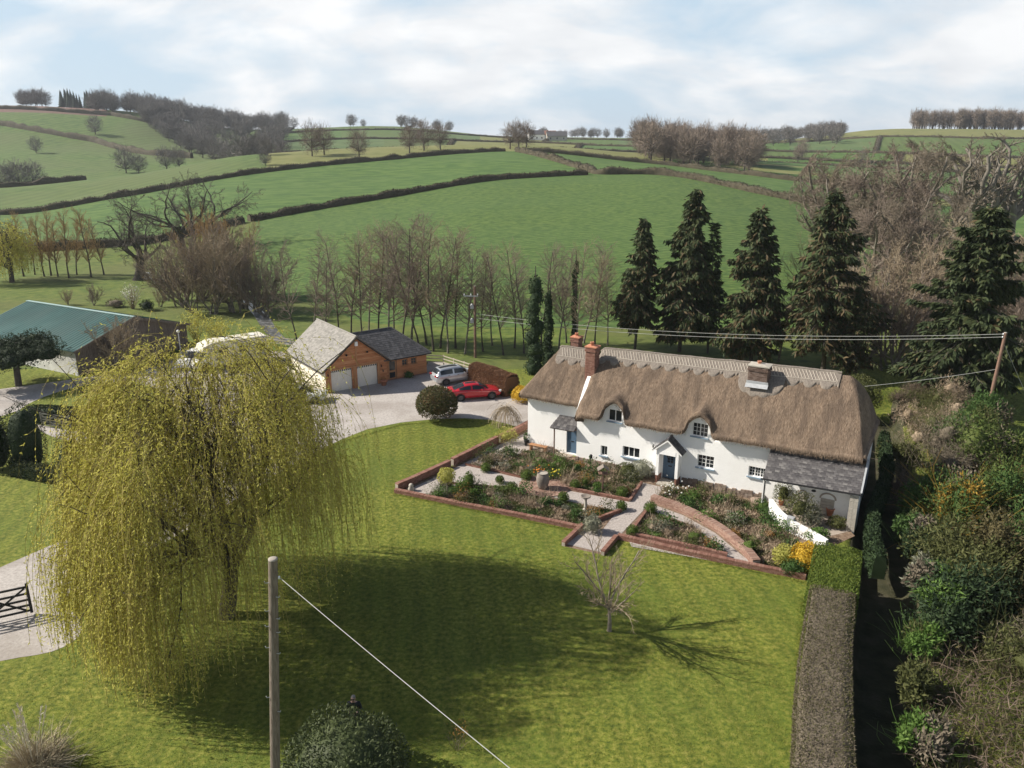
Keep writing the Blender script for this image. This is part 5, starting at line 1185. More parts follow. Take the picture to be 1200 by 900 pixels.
brick_run('garden_wall', 'stepped brick retaining wall down the left side of the garden, lower end', GP([(465, 575), (486, 566), (527, 547)]), .52, .3)
brick_run('garden_wall', 'brick retaining wall on the left of the garden, middle stretch', GP([(530, 546), (550, 536), (583, 519)]), .58, .3)
brick_run('garden_wall', 'brick retaining wall ending at the house corner', GP([(585, 518), (606, 508), (621, 500)]), .55, .3)
brick_run('brick_edging', 'low brick edging between the left cross path and the front bed', GP([(516, 566), (560, 570), (604, 574)]), .16, .12, False)
brick_run('brick_edging', 'low brick edging closing the right end of the front-left bed', GP([(690, 614), (728, 600)]), .24, .16)
brick_run('brick_edging', 'low brick edging of the house-side bed left of the urn circle', GP([(545, 545), (578, 552), (611, 560)]), .16, .12, False)
brick_run('brick_edging', 'low brick edging of the house-side bed right of the urn circle', GP([(668, 574), (738, 588), (752, 567)]), .2, .14)
brick_run('brick_edging', 'short brick edging on the left side of the triangular bed', GP([(760, 597), (738, 628)]), .24, .16)
brick_run('brick_edging', 'brick edging on the lawn side of the triangular bed', GP([(739, 629), (800, 642), (852, 654)]), .3, .2)
brick_run('brick_edging', 'broad curved brick wall between the curved path and the right bed', [*map(tuple, smooth_poly(GP([(764, 587), (800, 600), (840, 621), (870, 645), (886, 664)]), 5, False))], .42, .42, m=m_brickpk)
# brick circle with the clay jar
cc = G(638, 570); ring = thing('brick_circle', 'round brick paved circle under the clay jar', 'paving', (cc.x, cc.y, .02)); b = MB(); C, S, Z = [], [], []
for k in range(8):
    r_ = .12+.215*k; n = max(5, int(2*math.pi*r_/.11))
    for i in range(n): t = 2*math.pi*(i+.5*(k % 2))/n; C.append((r_*math.cos(t), r_*math.sin(t), .03+rnd.uniform(-.004, .004))); S.append((.2, 2*math.pi*r_/n-.012, .05)); Z.append(t)
V, Fs = boxes(C, S, Z); b.add(V, Fs); o = b.build('brick', m_brickpk, ring); o['kind'] = 'stuff'
b = MB(); b.lathe([(0, .03), (1.72, .03), (1.75, -.02)], 40); b.build('mortar', m_mortar, ring)
cj = G(636, 573); b = MB(); b.lathe([(.0, 0), (.27, 0), (.33, .1), (.43, .5), (.44, .75), (.38, .98), (.33, 1.05), (.36, 1.1), (.33, 1.12), (.29, 1.06), (.27, .98), (0, .97)], 24)
jar = thing('clay_jar', 'big weathered clay jar standing on the brick circle', 'jar', (cj.x, cj.y, .07)); b.build('body', m_urn, jar); b = MB(); b.lathe([(0, 1.05), (.3, 1.05)], 20); b.build('top_plate', m_stonelt, jar)
# birdbath, bird table, feeder, pots, bench, stones
cb_ = G(686, 598); t = thing('birdbath', 'stone birdbath on a slim pedestal at the path edge', 'birdbath', cb_); b = MB(); b.lathe([(0, 0), (.2, 0), (.2, .08), (.1, .14), (.085, .7), (.13, .84)], 14); b.build('pedestal', m_stonelt, t); b = MB(); b.lathe([(.1, .83), (.3, .92), (.33, 1.0), (.29, 1.0), (.2, .93), (0, .92)], 18); b.build('bowl', m_urn, t)
cb_ = G(706, 577); t = thing('bird_table', 'wooden bird table with a little pitched roof in the house-side bed', 'bird table', cb_); b = MB(); b.bbox(-.05, .05, -.05, .05, 0, 1.35); b.build('post', m_rpole, t); b = MB(); b.bbox(-.3, .3, -.22, .22, 1.35, 1.4); b.build('tray', m_rpole, t)
for x in (-.24, .24):
    for y in (-.17, .17): b = MB(); b.bbox(x-.02, x+.02, y-.02, y+.02, 1.4, 1.68); b.build('upright', m_rpole, t)
for sx in (-1, 1): b = MB(); b.extrude([(0, -.28, 1.92), (sx*.38, -.28, 1.66), (sx*.38, -.28, 1.63), (0, -.28, 1.88)], [(0, 0, 0), (0, .56, 0)]); b.build('roof_board', m_urn, t)
cb_ = G(692, 549); t = thing('garden_lantern', 'small black lantern post close to the house wall', 'lantern', cb_); b = MB(); b.tube([(0, 0, 0), (0, 0, .75)], .03, 6); b.build('post', m_black, t); b = MB(); b.lathe([(0, .75), (.1, .78), (.12, 1.0), (.05, 1.08), (0, 1.1)], 8); b.build('lantern_head', m_black, t)
def pot(label, px, r, h, m, plant=None, seed=0):
    c = G(*px); t = thing('plant_pot', label, 'plant pot', c); b = MB(); b.lathe([(0, 0), (r*.7, 0), (r, h*.9), (r*1.08, h*.9), (r*1.08, h), (r*.9, h), (r*.85, h*.85), (0, h*.85)], 14); b.build('pot', m, t)
    if plant: b = MB(); leaf_blob(b, (0, 0, h+.2), (r*1.2, r*1.2, .35), 90, .16, .07, np.random.default_rng(seed), core=False); b.build('foliage', plant, t)
pot('dark plant pot at the left corner of the house', (617, 522), .2, .5, m_black, m_green, 1); pot('terracotta pot on the courtyard in front of the arch', (972, 604), .24, .5, m_terra)
pot('small terracotta pot on the courtyard by the white wall', (915, 592), .16, .35, m_terra, m_goldlt, 3)
g_ = GARL(4.95, -.75); t = thing('plant_pot', 'terracotta pot by the garage side door', 'plant pot', g_); b = MB(); b.lathe([(0, 0), (.22, 0), (.3, .42), (.33, .42), (.33, .5), (.26, .5), (0, .42)], 14); b.build('pot', m_terra, t); b = MB(); leaf_blob(b, (0, 0, .6), (.25, .25, .2), 60, .12, .06, rg, core=False); b.build('foliage', m_rust, t)
g_ = GARL(8.0, -.1); single('low_shrub', 'low dark plant against the garage wing wall', 'shrub', (lambda b: (leaf_blob(b, (0, 0, .3), (.5, .35, .4), 160, .16, .07, rg), b)[1])(MB()), [m_green], g_)
bl_ = CL(1.2, -.55); t = thing('garden_bench', 'small wooden bench against the white end wall', 'bench', bl_, R(-30)); 
for k in range(3): b = MB(); b.bbox(-.7, .7, -.2+.14*k, -.08+.14*k, .42, .46); b.build('seat_slat', m_oak, t)
for x in (-.6, .6): b = MB(); b.bbox(x-.04, x+.04, -.18, .2, 0, .42); b.build('leg', m_oak, t)
cs_ = G(482, 575); b = MB(); leaf_blob; b.lathe([(0, 0), (.2, 0), (.24, .12), (.14, .3), (.17, .4), (.1, .5), (0, .52)], 10); single('stone_ornament', 'pale stone ornament in the left corner of the garden', 'ornament', b, [m_stonelt], (cs_.x, cs_.y, 0))
for i, (px, s_) in enumerate((((888, 590), .42), ((893, 593), .3), ((884, 588), .3))):
    c = G(*px); b = MB(); P_, _n = blob_pts(1, (1, 1, 1), rg); th = np.linspace(-.6, 1.57, 6); ph = np.linspace(0, 6.283, 9); b.grid([[(s_*math.cos(a)*math.cos(p)*(1+.2*math.sin(3*p+i)), s_*math.cos(a)*math.sin(p), s_*.7*math.sin(a)+.1) for p in ph] for a in th]); single('rock', ['largest brown rock by the downpipe', 'small rock right of the largest, by the downpipe', 'small rock left of the largest, by the downpipe'][i], 'rock', b, [m_stone], (c.x, c.y, 0), group='rocks by the downpipe')
# curved white wall of the courtyard
cwp = smooth_poly(GP([(902, 601), (912, 613), (930, 625), (950, 634), (968, 643)]), 5, False); b = MB(); hts = np.linspace(.95, .55, len(cwp)); tg = norm(np.gradient(cwp, axis=0)); nn = np.stack([-tg[:, 1], tg[:, 0]], -1)
o0 = np.array([*cwp[0]]); q = cwp - o0; prof = [q-nn*.14, q-nn*.12, q+nn*.12, q+nn*.14]; zz = [hts*0-.2, hts, hts, hts*0-.2]
b.grid(np.stack([np.concatenate([p, z[:, None]], 1) for p, z in zip(prof, zz)]), smooth=False)
for e in (0, -1): b.poly([(*prof[k][e], zz[k][e]) for k in range(4)])
single('courtyard_wall', 'curving white rendered wall around the courtyard at the lean-to', 'wall', b, [m_white], (o0[0], o0[1], 0))
c = G(925, 622); b = MB(); b.bbox(-.2, .2, -.18, .18, 0, .9); single('slate_slab', 'small grey slab seat set in the curved white wall', 'slab', b, [m_lead], (c.x, c.y, 0), R(-35))
# ---- garden plants
def shrub(name, label, px, rad, m, n=350, L=.16, W=.08, group=None, zc=None, rz=0, world=None, lump=.2, stem=None, droop=0., cat='shrub', seed=None, power=.12, core=True, tip=.6, cs=.68):
    c = world if world is not None else G(*px); r = np.random.default_rng(seed if seed is not None else int(abs(c.x*131+c.y*17)) % 9999)
    b = MB(); n = int(n*1.7); leaf_blob(b, (0, 0, zc if zc is not None else rad[2]*.75), rad, n, L, W, r, lump=lump, droop=droop, power=power, core=True, tip=tip, cs=cs if core else .4)
    if stem:
        t = thing(name, label, cat, (c.x, c.y, c.z), rz, group); b.build('foliage', m, t); s_ = MB(); s_.tube([(0, 0, 0), (.02, 0, stem)], .035, 6); s_.build('stem', m_bark, t); return t
    return single(name, label, cat, b, m if isinstance(m, list) else [m], c, rz, group)
balls = [((728, 598), .36, 'at the right end of the front-left bed'), ((762, 601), .42, 'at the top of the triangular bed'), ((741, 628), .38, 'beside the notch wall'), ((729, 582), .4, 'by the house-side edging near the main path'), ((674, 573), .36, 'just right of the brick circle, house side'), ((660, 588), .38, 'just right of the brick circle, lawn side'), ((569, 553), .36, 'at the corner of the left path'), ((617, 562), .42, 'left of the brick circle, house side'), ((600, 576), .38, 'left of the brick circle, lawn side'), ((586, 566), .3, 'in the front bed beside the cross path')]
for p, r_, w_ in balls: shrub('box_ball', 'small clipped box ball '+w_, p, (r_, r_, r_*1.05), m_box, 420, .08, .05, 'clipped box balls in the garden', lump=.08)
shrub('conical_box', 'taller pointed box bush in the front-left bed', (550, 573), (.42, .42, .75), m_box, 420, .1, .05)
shrub('round_bush', 'pale green rounded bush against the house by the porch', (752, 560), (.75, .7, .75), m_grey, 600, .14, .06); shrub('round_bush', 'brown-leaved rounded bush left of the pale one by the porch', (735, 559), (.8, .7, .6), m_olive, 500, .14, .06)
shrub('variegated_shrub', 'cream variegated shrub by the left arm of the notch', (694, 624), (.55, .5, .65), m_grey, 420, .13, .07)
shrub('standard_tree', 'little lollipop tree with a yellow-green head in the left path corner', (524, 584), (.62, .62, .6), m_goldlt, 520, .12, .06, zc=1.55, stem=1.3, cat='tree'); shrub('spiraea', 'airy yellow-green shrub overhanging the left retaining wall', (594, 519), (.95, .7, .75), m_goldlt, 600, .14, .05, power=.5, core=False)
shrub('forsythia', 'bright golden-yellow shrub at the right end of the garden', (942, 668), (.75, .75, .95), m_gold, 1100, .13, .07); shrub('lime_shrub', 'lime-yellow shrub left of the golden one', (917, 662), (.6, .55, .7), m_goldlt, 500, .13, .07); shrub('dark_shrub', 'dark evergreen shrub in front of the golden one', (930, 673), (.75, .45, .5), m_green, 500, .13, .06)
shrub('courtyard_olive', 'olive-green shrub by the downpipe inside the courtyard', (917, 592), (.7, .6, 1.1), m_olive, 700, .14, .05, power=.4, core=False); shrub('courtyard_shrub', 'tall grey-green shrub in the middle of the courtyard', (935, 612), (1.0, .9, 1.2), m_olive, 1000, .15, .05, power=.35, core=False); shrub('spiky_plant', 'spiky pale plant beside the courtyard shrub', (949, 614), (.6, .6, .7), m_grey, 260, .5, .06, core=False); shrub('courtyard_herb', 'bright green low plant along the curved white wall', (957, 633), (.75, .45, .45), m_grn2, 450, .14, .06); shrub('courtyard_herb', 'sprawling herb by the stone pier', (980, 618), (.6, .5, .4), m_olive, 360, .14, .05)
b = MB(); stems_mb(b, (0, 0, 0), 26, 2.3, .28, rg, .014, segs=5, wob=.16); single('bare_shrub', 'bare upright shrub in front of the curved white wall', 'shrub', b, [m_twigtan], G(926, 650))
# bed planting: countable clumps as things, the fine carpet as one piece of stuff per bed
def inpoly(P, poly):
    x, y = P[:, 0], P[:, 1]; c = np.zeros(len(P), bool); n = len(poly)
    for i in range(n):
        a, b_ = poly[i], poly[(i+1) % n]; c ^= ((a[1] > y) != (b_[1] > y)) & (x < (b_[0]-a[0])*(y-a[1])/(b_[1]-a[1]+1e-12)+a[0])
    return c
def in_bed(poly, n, rng, mar=.0):
    poly = np.array(poly); lo, hi = poly.min(0), poly.max(0); P = rng.uniform(lo, hi, (n*6, 2)); return P[inpoly(P, poly)][:n]
beds = {'front-left bed': [(500, 582), (522, 568), (604, 576), (616, 580), (664, 590), (726, 601), (692, 611), (680, 618), (600, 601)],
        'house-side bed': [(550, 545), (575, 530), (600, 527), (640, 530), (672, 540), (690, 549), (752, 560), (745, 572), (738, 586), (668, 573), (655, 562), (610, 559)],
        'triangular bed': [(760, 599), (812, 618), (850, 652), (800, 640), (740, 628)],
        'right bed': [(785, 566), (868, 584), (895, 598), (903, 606), (925, 630), (955, 645), (938, 672), (890, 660), (874, 644), (842, 618), (800, 597), (770, 586)]}
dens = {'front-left bed': (2700, 42), 'house-side bed': (2700, 44), 'triangular bed': (1000, 14), 'right bed': (2800, 42)}
kinds = [(m_green, .22, .1, 'leafy green'), (m_grn2, .2, .09, 'bright green'), (m_olive, .18, .07, 'olive-leaved'), (m_dry, .3, .03, 'dry brown'), (m_box, .14, .06, 'dark twiggy'), (m_dry, .24, .03, 'faded straw-coloured'), (m_grey, .16, .06, 'grey-leaved'), (m_rust, .18, .06, 'russet')]
for bi_, (nm, pxs) in enumerate(beds.items()):
    r = np.random.default_rng(40+bi_); poly = GP(pxs); n0, n1 = dens[nm]
    P = in_bed(poly, n0, r); b = MB(); k = len(P); pat = np.array([mnoise.noise(Vector((x*.9, y*.9, 3))) for x, y in P])
    for mi, sel in enumerate((pat < -.1, (pat >= -.1) & (pat < .2), pat >= .2)):
        Q = np.repeat(P[sel], 5, 0); m_ = len(Q); Q = Q + r.normal(size=(m_, 2))*.09
        V, Fs = cards(np.c_[Q, np.zeros(m_)+.01], norm(np.c_[r.normal(size=(m_, 2))*.7, np.ones(m_)*.8]), r.normal(size=(m_, 3)), r.uniform(.06, .26, m_), r.uniform(.025, .07, m_)); b.add(V, Fs, mi)
    o = b.build('ground_cover', [m_dry, m_olive, m_grn2 if bi_ == 2 else m_green]); tag(o, 'low mixed ground cover carpeting the '+nm, 'ground cover', None, 'stuff')
    made = {}
    for i, (x, y) in enumerate(sorted(map(tuple, in_bed(poly, n1, r)), key=lambda q: q[0]/q[1])):
        ki = r.choice(8, p=[.17, .12, .16, .17, .12, .12, .08, .06]); m, L_, W_, wd_ = kinds[ki]; s_ = r.uniform(.28, .72); ht = s_*r.uniform(.6, 1.25)
        bb_ = MB()
        if m is m_dry: stems_mb(bb_, (0, 0, 0), 46, ht*1.7, .4, r, .010, r0=s_*.35); V, Fs = cards(r.normal(size=(60, 3))*[s_*.5, s_*.5, ht*.3]+[0, 0, ht*.7], r.normal(size=(60, 3)), r.normal(size=(60, 3)), r.uniform(.06, .14, 60), r.uniform(.02, .05, 60)); bb_.add(V, Fs)
        else: leaf_blob(bb_, (0, 0, ht*.55), (s_, s_, ht), 260, L_*.75, W_*.75, r, lump=.35, power=.4, core=ki == 4, cs=.5)
        if m is m_dry: leaf_blob(bb_, (0, 0, ht*.3), (s_*.55, s_*.55, ht*.5), 40, .12, .03, r, lump=.3, power=.4, cs=.4)
        o = single('garden_plant', f'{wd_} clump growing in the {nm}', 'plant', bb_, [m], Vector((x, y, 0)), group=f'{wd_} clumps in the {nm}'); made.setdefault(wd_, []).append(o)
    for wd_, L_ in made.items():
        for i, o in enumerate(L_): o['label'] = (f'{nth(i, len(L_))} of the {wd_} clumps in the {nm}' if len(L_) > 1 else f'only {wd_} clump in the {nm}')
for px, m, nm, n in (((788, 577), m_flower, 'white narcissi beside the porch path', 26), ((630, 556), m_tulip, 'orange tulips in the house-side bed', 22), ((648, 560), m_daff, 'yellow flowers near the brick circle', 14)):
    c = G(*px); b = MB(); r = np.random.default_rng(int(px[0])); stems_mb(b, (0, 0, 0), 70, .38, .18, r, .014, 0, .42); Q = np.c_[r.normal(size=(n, 2))*.42, r.uniform(.3, .45, n)]
    for q in Q: b.box(q, (.075, .075, .06), r.uniform(0, 3), 1)
    single('flower_clump', 'clump of '+nm, 'flowers', b, [m_grn2, m], c)
# ------------------------------------------------------------------ hedges
def hedge_line(name, label, pts, h, wd, m, n, L=.25, W=.06, group=None, rough=.25, seed=0, twig=.0, upb=.5, base=None, cat='hedge'):
    """a hedge along world points (x,y,z): lumpy core plus many leaf or twig cards on its skin"""
    r = np.random.default_rng(seed+7); pts = np.array(pts, float); o0 = pts[0].copy(); q = pts-o0
    cum = np.concatenate([[0], np.cumsum(np.linalg.norm(np.diff(q, axis=0), axis=1))]); k = max(4, int(cum[-1]/max(.5, wd*.6))); t = np.linspace(0, cum[-1], k)
    P = np.stack([np.interp(t, cum, q[:, i]) for i in range(3)], 1); T = norm(np.gradient(P, axis=0)); N_ = norm(np.stack([-T[:, 1], T[:, 0], 0*T[:, 0]], 1))
    hh = h*(1+rough*np.array([mnoise.fractal(Vector((x*.35/max(h, .5), seed, 1.3)), 1., 2., 4) for x in t])); ww = wd*(1+rough*.6*np.array([mnoise.noise(Vector((x*.5/max(h, .5), seed, 7.)))for x in t]))
    sec = [(-.5, -.1), (-.5, .5), (-.49, .96), (-.3, 1.0), (0, 1.0), (.3, 1.0), (.49, .96), (.5, .5), (.5, -.1)] if name in ('clipped_hedge', 'box_hedge') else [(-.5, -.1), (-.52, .55), (-.38, .93), (0, 1.0), (.38, .93), (.52, .55), (.5, -.1)]
    ring = np.stack([P + N_*(a*ww*.9)[:, None] + np.array([0, 0, 1.])*(b_*hh*.95)[:, None] for a, b_ in sec], 1); b = MB(); core = np.stack([P + N_*(a*ww*.80)[:, None] + np.array([0, 0, 1.])*(b_*hh*.88)[:, None] for a, b_ in sec], 1); b.grid(core, 0)
    for e in (0, -1): b.poly(list(core[e] if e else core[e][::-1]), 0)
    i = r.integers(0, k-1, n); f = r.uniform(0, 1, n)[:, None]; s_ = r.uniform(0, 1, n)*(len(sec)-1); j = np.minimum(s_.astype(int), len(sec)-2); g = (s_-j)[:, None]
    A = ring[i, j]*(1-g)+ring[i, j+1]*g; B = ring[i+1, j]*(1-g)+ring[i+1, j+1]*g; C = A*(1-f)+B*f; ctr = P[i]*(1-f)+P[i+1]*f + np.array([0, 0, 1.])*(hh[i]*.4)[:, None]
    nn = norm(C-ctr); D = norm(nn*.8 + r.normal(size=(n, 3))*.7 + np.array([0, 0, upb])); mi = (r.uniform(0, 1, n) < twig).astype(int)*(r.integers(1, len(m), n) if len(m) > 2 else 1) if twig else 0
    V, Fs = cards(C - D*L*.3, D, norm(nn+r.normal(size=(n, 3))*.6), r.uniform(.5, 1.4, n)*L, r.uniform(.6, 1.3, n)*W); b.add(V, Fs, mi)
    o = b.build(name, m if isinstance(m, list) else [m]); tag(o, label, cat, group); o.location = o0; return o
m_hedgerow = mat('hedgerow_twig', [(.045,.038,.026), (.078,.066,.042), (.115,.098,.062)], .5, .95, island=.6)
def net_path(seq, n=60):
    seq = np.array(seq, float); cum = np.concatenate([[0], np.cumsum(np.abs(np.diff(seq[:, 0]))/50+np.abs(np.diff(seq[:, 1])))]); t = np.linspace(0, cum[-1], n)
    return [onnet(np.interp(q, cum, seq[:, 0]), np.interp(q, cum, seq[:, 1])) for q in t]
for lab, seq, h, w_, n in (('dark trimmed hedge along the top of the young crop, rising from the left edge', [(-300, 3), (300, 3), (592, 3.0)], 1.7, 2.2, 9000), ('trimmed hedge slanting across the middle of the big green field', [(292, 2), (450, 2), (600, 2), (688, 2)], 1.5, 2.0, 8000),
        ('curving hedge along the right side of the big field', [(606, 2.96), (650, 2.5), (700, 2), (800, 2), (945, 2), (1050, 2), (1300, 2)], 1.9, 2.6, 9000), ('hedge above the bright green strip, running towards the wood', [(622, 3), (700, 3), (760, 3), (900, 3), (1200, 3)], 1.7, 2.4, 6000),
        ('low brown hedge behind the row of thin trees at the left', [(-200, 2), (60, 2), (285, 2)], 1.6, 2.2, 5000), ('hedge crossing the far left hillside', [(-250, 6.35), (0, 6.45), (110, 6.2), (180, 5.8), (225, 5.6)], 3.4, 3.0, 5000), ('hedge below the red ploughland on the left hill', [(-250, 6.8), (0, 6.75), (130, 6.7), (200, 6.5)], 3.0, 2.6, 4000),
        ('near hedge at the foot of the left-hand combe', [(-200, 4.0), (0, 4.05), (100, 4.3)], 2.2, 3.0, 3000)):
    hedge_line('field_hedge', lab, net_path(seq), h, w_, m_hedgerow, n, .5, .14, 'field hedges on the hills', .5, int(h*100+n))
m_cyp = leafmat('cypress_leaf', [(.04,.065,.015), (.085,.12,.026), (.15,.175,.05)]); m_gold2 = leafmat('amber_leaf', [(.22,.13,.02), (.34,.21,.035), (.44,.30,.06)]); m_rust2 = leafmat('russet_leaf', [(.10,.075,.025), (.16,.11,.035), (.21,.14,.05)]); m_olive2 = leafmat('brown_green_leaf', [(.06,.05,.022), (.10,.085,.035), (.15,.125,.06)])
hi = 0
for r0_, r1_, edges, _c2 in FB:
    for seq, lb_ in [([(312, r0_), (500, r0_), (700, r0_), (900, r0_), (1250, r0_)], 0)] + [([(e_, r0_), (e_+6, r1_)], 1) for e_ in edges[::2]]:
        hedge_line('field_hedge', 'short distant hedge dividing the small far fields' if lb_ else ['nearest', 'second nearest', 'second farthest', 'farthest'][FB.index((r0_, r1_, edges, _c2))]+' of the long distant hedges running across the far fields', net_path(seq, 40), 1.5, 3.6, m_hedgerow, 1000 if lb_ else 3600, .9, .3, 'distant field hedges beyond the crest', .4, hi); hi += 1

# ------------------------------------------------------------------ trees
alders = [bare_tree(100+i, 12.5, .115, 1.0, [lv(40, .25, .95, .31, 4, .12, .10), lv(8, .2, .75, .5, 3, .17, .03), lv(7, .12, .75, .5, 2, .2, .0)], .0075, ([m_barkdk, m_bark][i % 2], [m_twig, m_twigtan, m_twig][i % 3]), 'alder', lean=.06) for i in range(5)]
multi = [bare_tree(140+i, 9.5, .22, .85, [lv(14, .15, .55, .40, 4, .12, .14), lv(8, .15, .6, .5, 3, .15, .06), lv(8, .1, .6, .5, 2, .18, .02)], .014, (m_bark, [m_twigtan, m_twig, m_twigtan][i]), 'osier', stems=7, lean=.12) for i in range(3)]
poplars = [bare_tree(160+i, 12, .15, 1.0, [lv(42, .22, .75, .26, 4, .1, .13), lv(8, .15, .65, .5, 3, .14, .05), lv(6, .12, .6, .5, 2, .15, .02)], .009, (m_barkdk, m_twigor), 'poplar', lean=.03) for i in range(2)]
oaks = [bare_tree(180+i, 13.5, .55, .24, [lv(7, .45, .9, 2.3, 9, .22, .05, limb=1, shrink=.1, rr=.5, taper=.15), lv(8, .22, .8, .48, 6, .26, .04, limb=1, rr=.4, taper=.2), lv(7, .2, .75, .45, 4, .24, .04), lv(10, .15, .75, .5, 2, .25, .0)], .014, (m_barkdk, m_twigdk), 'oak') for i in range(2)]
rounds = [bare_tree(200+i, 19, .5, .26, [lv(10, .45, .85, 2.3, 7, .14, .05, limb=1, shrink=.0, rr=.6), lv(11, .2, .8, .5, 5, .17, .03, rr=.4), lv(10, .15, .78, .5, 4, .2, .01), lv(14, .1, .8, .5, 2, .24, .0)], .016, (m_bark, [m_twigred, m_twig][i]), 'round_tree', dome=(9.4, 6.6, 6.4)) for i in range(2)]
pales = [bare_tree(220+i, 15, .6, .28, [lv(6, .4, .7, 2.0, 7, .22, .08, limb=1, shrink=.1, rr=.75), lv(7, .25, .8, .42, 5, .25, .05, limb=1, rr=.55), lv(8, .15, .75, .5, 4, .22, .03), lv(8, .12, .7, .5, 3, .22, .02)], .02, (mat('pale_bark', [(.13,.115,.095), (.21,.185,.155)], 2, .9, .4), m_twigred), 'pale_tree') for i in range(2)]
rt_ = random.Random(9)
def trees(name, pix, meshes, lab, group, H0, Yfix=None, cat='tree', parts=('trunk', 'crown')):
    pix = sorted(pix); hs = []
    for me in meshes: co = np.empty(len(me[1].vertices)*3, np.float32); me[1].vertices.foreach_get('co', co); hs.append(float(np.percentile(co[2::3], 99)))
    for i, (px, by, ty) in enumerate(pix):
        p = hit(px, by); k = (i*3+i//2) % len(meshes); topz = atY(px, ty, p.y).z; s = max(.3, (topz-p.z)/hs[k])
        plant_tree(name, lab.format(nth(i, len(pix))) if '{' in lab else lab, meshes[k], (p.x, p.y, p.z-.05), rt_.uniform(0, 6.28), s, cat, group, parts)
trees('alder_tree', [(348, 400, 282), (368, 392, 288), (382, 403, 300), (398, 398, 268), (412, 400, 270), (424, 405, 278), (432, 396, 262), (444, 404, 258), (455, 408, 268), (463, 398, 262), (472, 410, 256), (482, 402, 250), (492, 410, 262), (500, 404, 252), (508, 412, 258), (516, 408, 268), (525, 414, 272), (534, 408, 266), (545, 415, 290)], alders, '{} of the bare alders in the row behind the garage', 'bare alders behind the garage', 12.6)
trees('alder_tree', [(566, 412, 296), (577, 405, 285), (590, 416, 290), (603, 408, 282), (614, 414, 292), (634, 405, 285), (655, 408, 290), (664, 402, 284), (676, 412, 278), (684, 402, 282), (697, 404, 292), (712, 405, 300)], alders[::-1], '{} of the bare trees between the slim pole and the dark conifers', 'bare trees left of the conifers', 12.6)
trees('poplar_tree', [(28, 324, 248), (41, 322, 254), (52, 324, 250), (60, 323, 246), (68, 324, 256), (81, 326, 244), (90, 322, 252), (107, 325, 243), (122, 322, 252)], poplars, '{} in the line of thin orange-tinged trees at the left', 'thin trees along the left paddock', 12.3)
trees('oak_tree', [(163, 328, 226)], oaks[:1], 'big gnarled bare oak with twisting limbs behind the paddock', None, 12.4)
trees('oak_tree', [(214, 296, 206), (246, 292, 203)], oaks[1:], '{} of two bare oaks on the hedge behind the bushy thicket', 'oaks on the low hedge', 12.4)
trees('osier_tree', [(198, 352, 292), (213, 360, 280), (226, 366, 285), (238, 352, 262), (252, 368, 272), (262, 354, 258), (276, 366, 275), (290, 362, 268), (303, 366, 290), (312, 372, 300)], multi, '{} of the bushy bare osiers massed beside the stream', 'bare osier thicket', 9.3)
trees('osier_tree', [(250, 345, 246), (266, 348, 252)], [bare_tree(150, 9.5, .2, .95, [lv(18, .15, .4, .34, 4, .08, .18), lv(8, .15, .45, .5, 3, .12, .08), lv(7, .1, .5, .5, 2, .14, .04)], .014, (m_bark, m_twigor), 'osier_orange', stems=7, lean=.1)], '{} of two orange-topped osiers behind the thicket', 'orange-topped osiers', 9.5)
trees('round_tree', [(965, 300, 195), (1000, 318, 168), (1040, 330, 172), (1018, 345, 220), (1070, 350, 235)], rounds, '{} of the massive round-crowned bare trees right of the big field', 'massive bare trees at the right', 17.5)
trees('pale_tree', [(1118, 296, 170), (1148, 292, 158), (1182, 290, 165)], pales, '{} of the pale-limbed old bare trees near the right edge', 'old pale trees', 15)
trees('tan_tree', [(1010, 420, 305), (1035, 415, 290), (1058, 405, 278), (1085, 410, 285), (1075, 430, 300), (1040, 435, 320), (1165, 400, 260), (1190, 410, 265), (1205, 420, 285)], multi, '{} of the tan bare trees massed around the large spruce', 'tan bare trees at the right', 9.3)
trees('slim_tree', [(912, 424, 268)], alders[1:2], 'slim bare tree standing between two dark conifers behind the cottage', None, 12.6)
# conifers behind the cottage
con = [conifer(300, 14.5, 3.0, .17, .2, 1.35, .6, .3, prof=.85, ragged=.4, card=(.6, .2)), conifer(301, 17.5, 4.2, .22, .12, 1.35, .6, .22, prof=.85, ragged=.38, card=(.65, .22)), conifer(302, 14, 1.9, .13, .12, 1.0, .35, .05), conifer(303, 15.5, 3.9, .2, .08, 1.4, .55, .3, prof=.75, ragged=.4, card=(.65, .22)), conifer(304, 17.5, 5.2, .25, .18, 1.1, .5, .45, prof=.8, ragged=.6, card=(.65, .2)), conifer(305, 17, 5.6, .32, .02, 1.6, .5, .05, prof=.62, ragged=.45, card=(.7, .24))]
for px, by, ty, ci_, H0, lab in ((744, 409, 254, 0, 14.5, 'leftmost dark spruce with a bare lower trunk behind the ridge'), (796, 412, 219, 1, 17.5, 'tallest of the dark spruces, second from the left behind the ridge'), (829, 414, 260, 2, 14, 'thin light-branched spruce beside the tallest one'), (880, 424, 243, 3, 15.5, 'dense dark spruce standing alone right of the thin one'),
                            (964, 440, 222, 4, 17.5, 'ragged spruce with brown dead branches above the right chimney'), (1120, 470, 243, 5, 17, 'broad dark spruce with sweeping branches at the right'), (995, 446, 335, 4, 17.5, 'small brownish conifer close to the right end of the ridge')):
    p = G(px, by); tz = atY(px, ty, p.y).z; plant_tree('spruce_tree', lab, con[ci_], p, rt_.uniform(0, 6), tz/H0, 'tree', 'conifers behind the cottage')
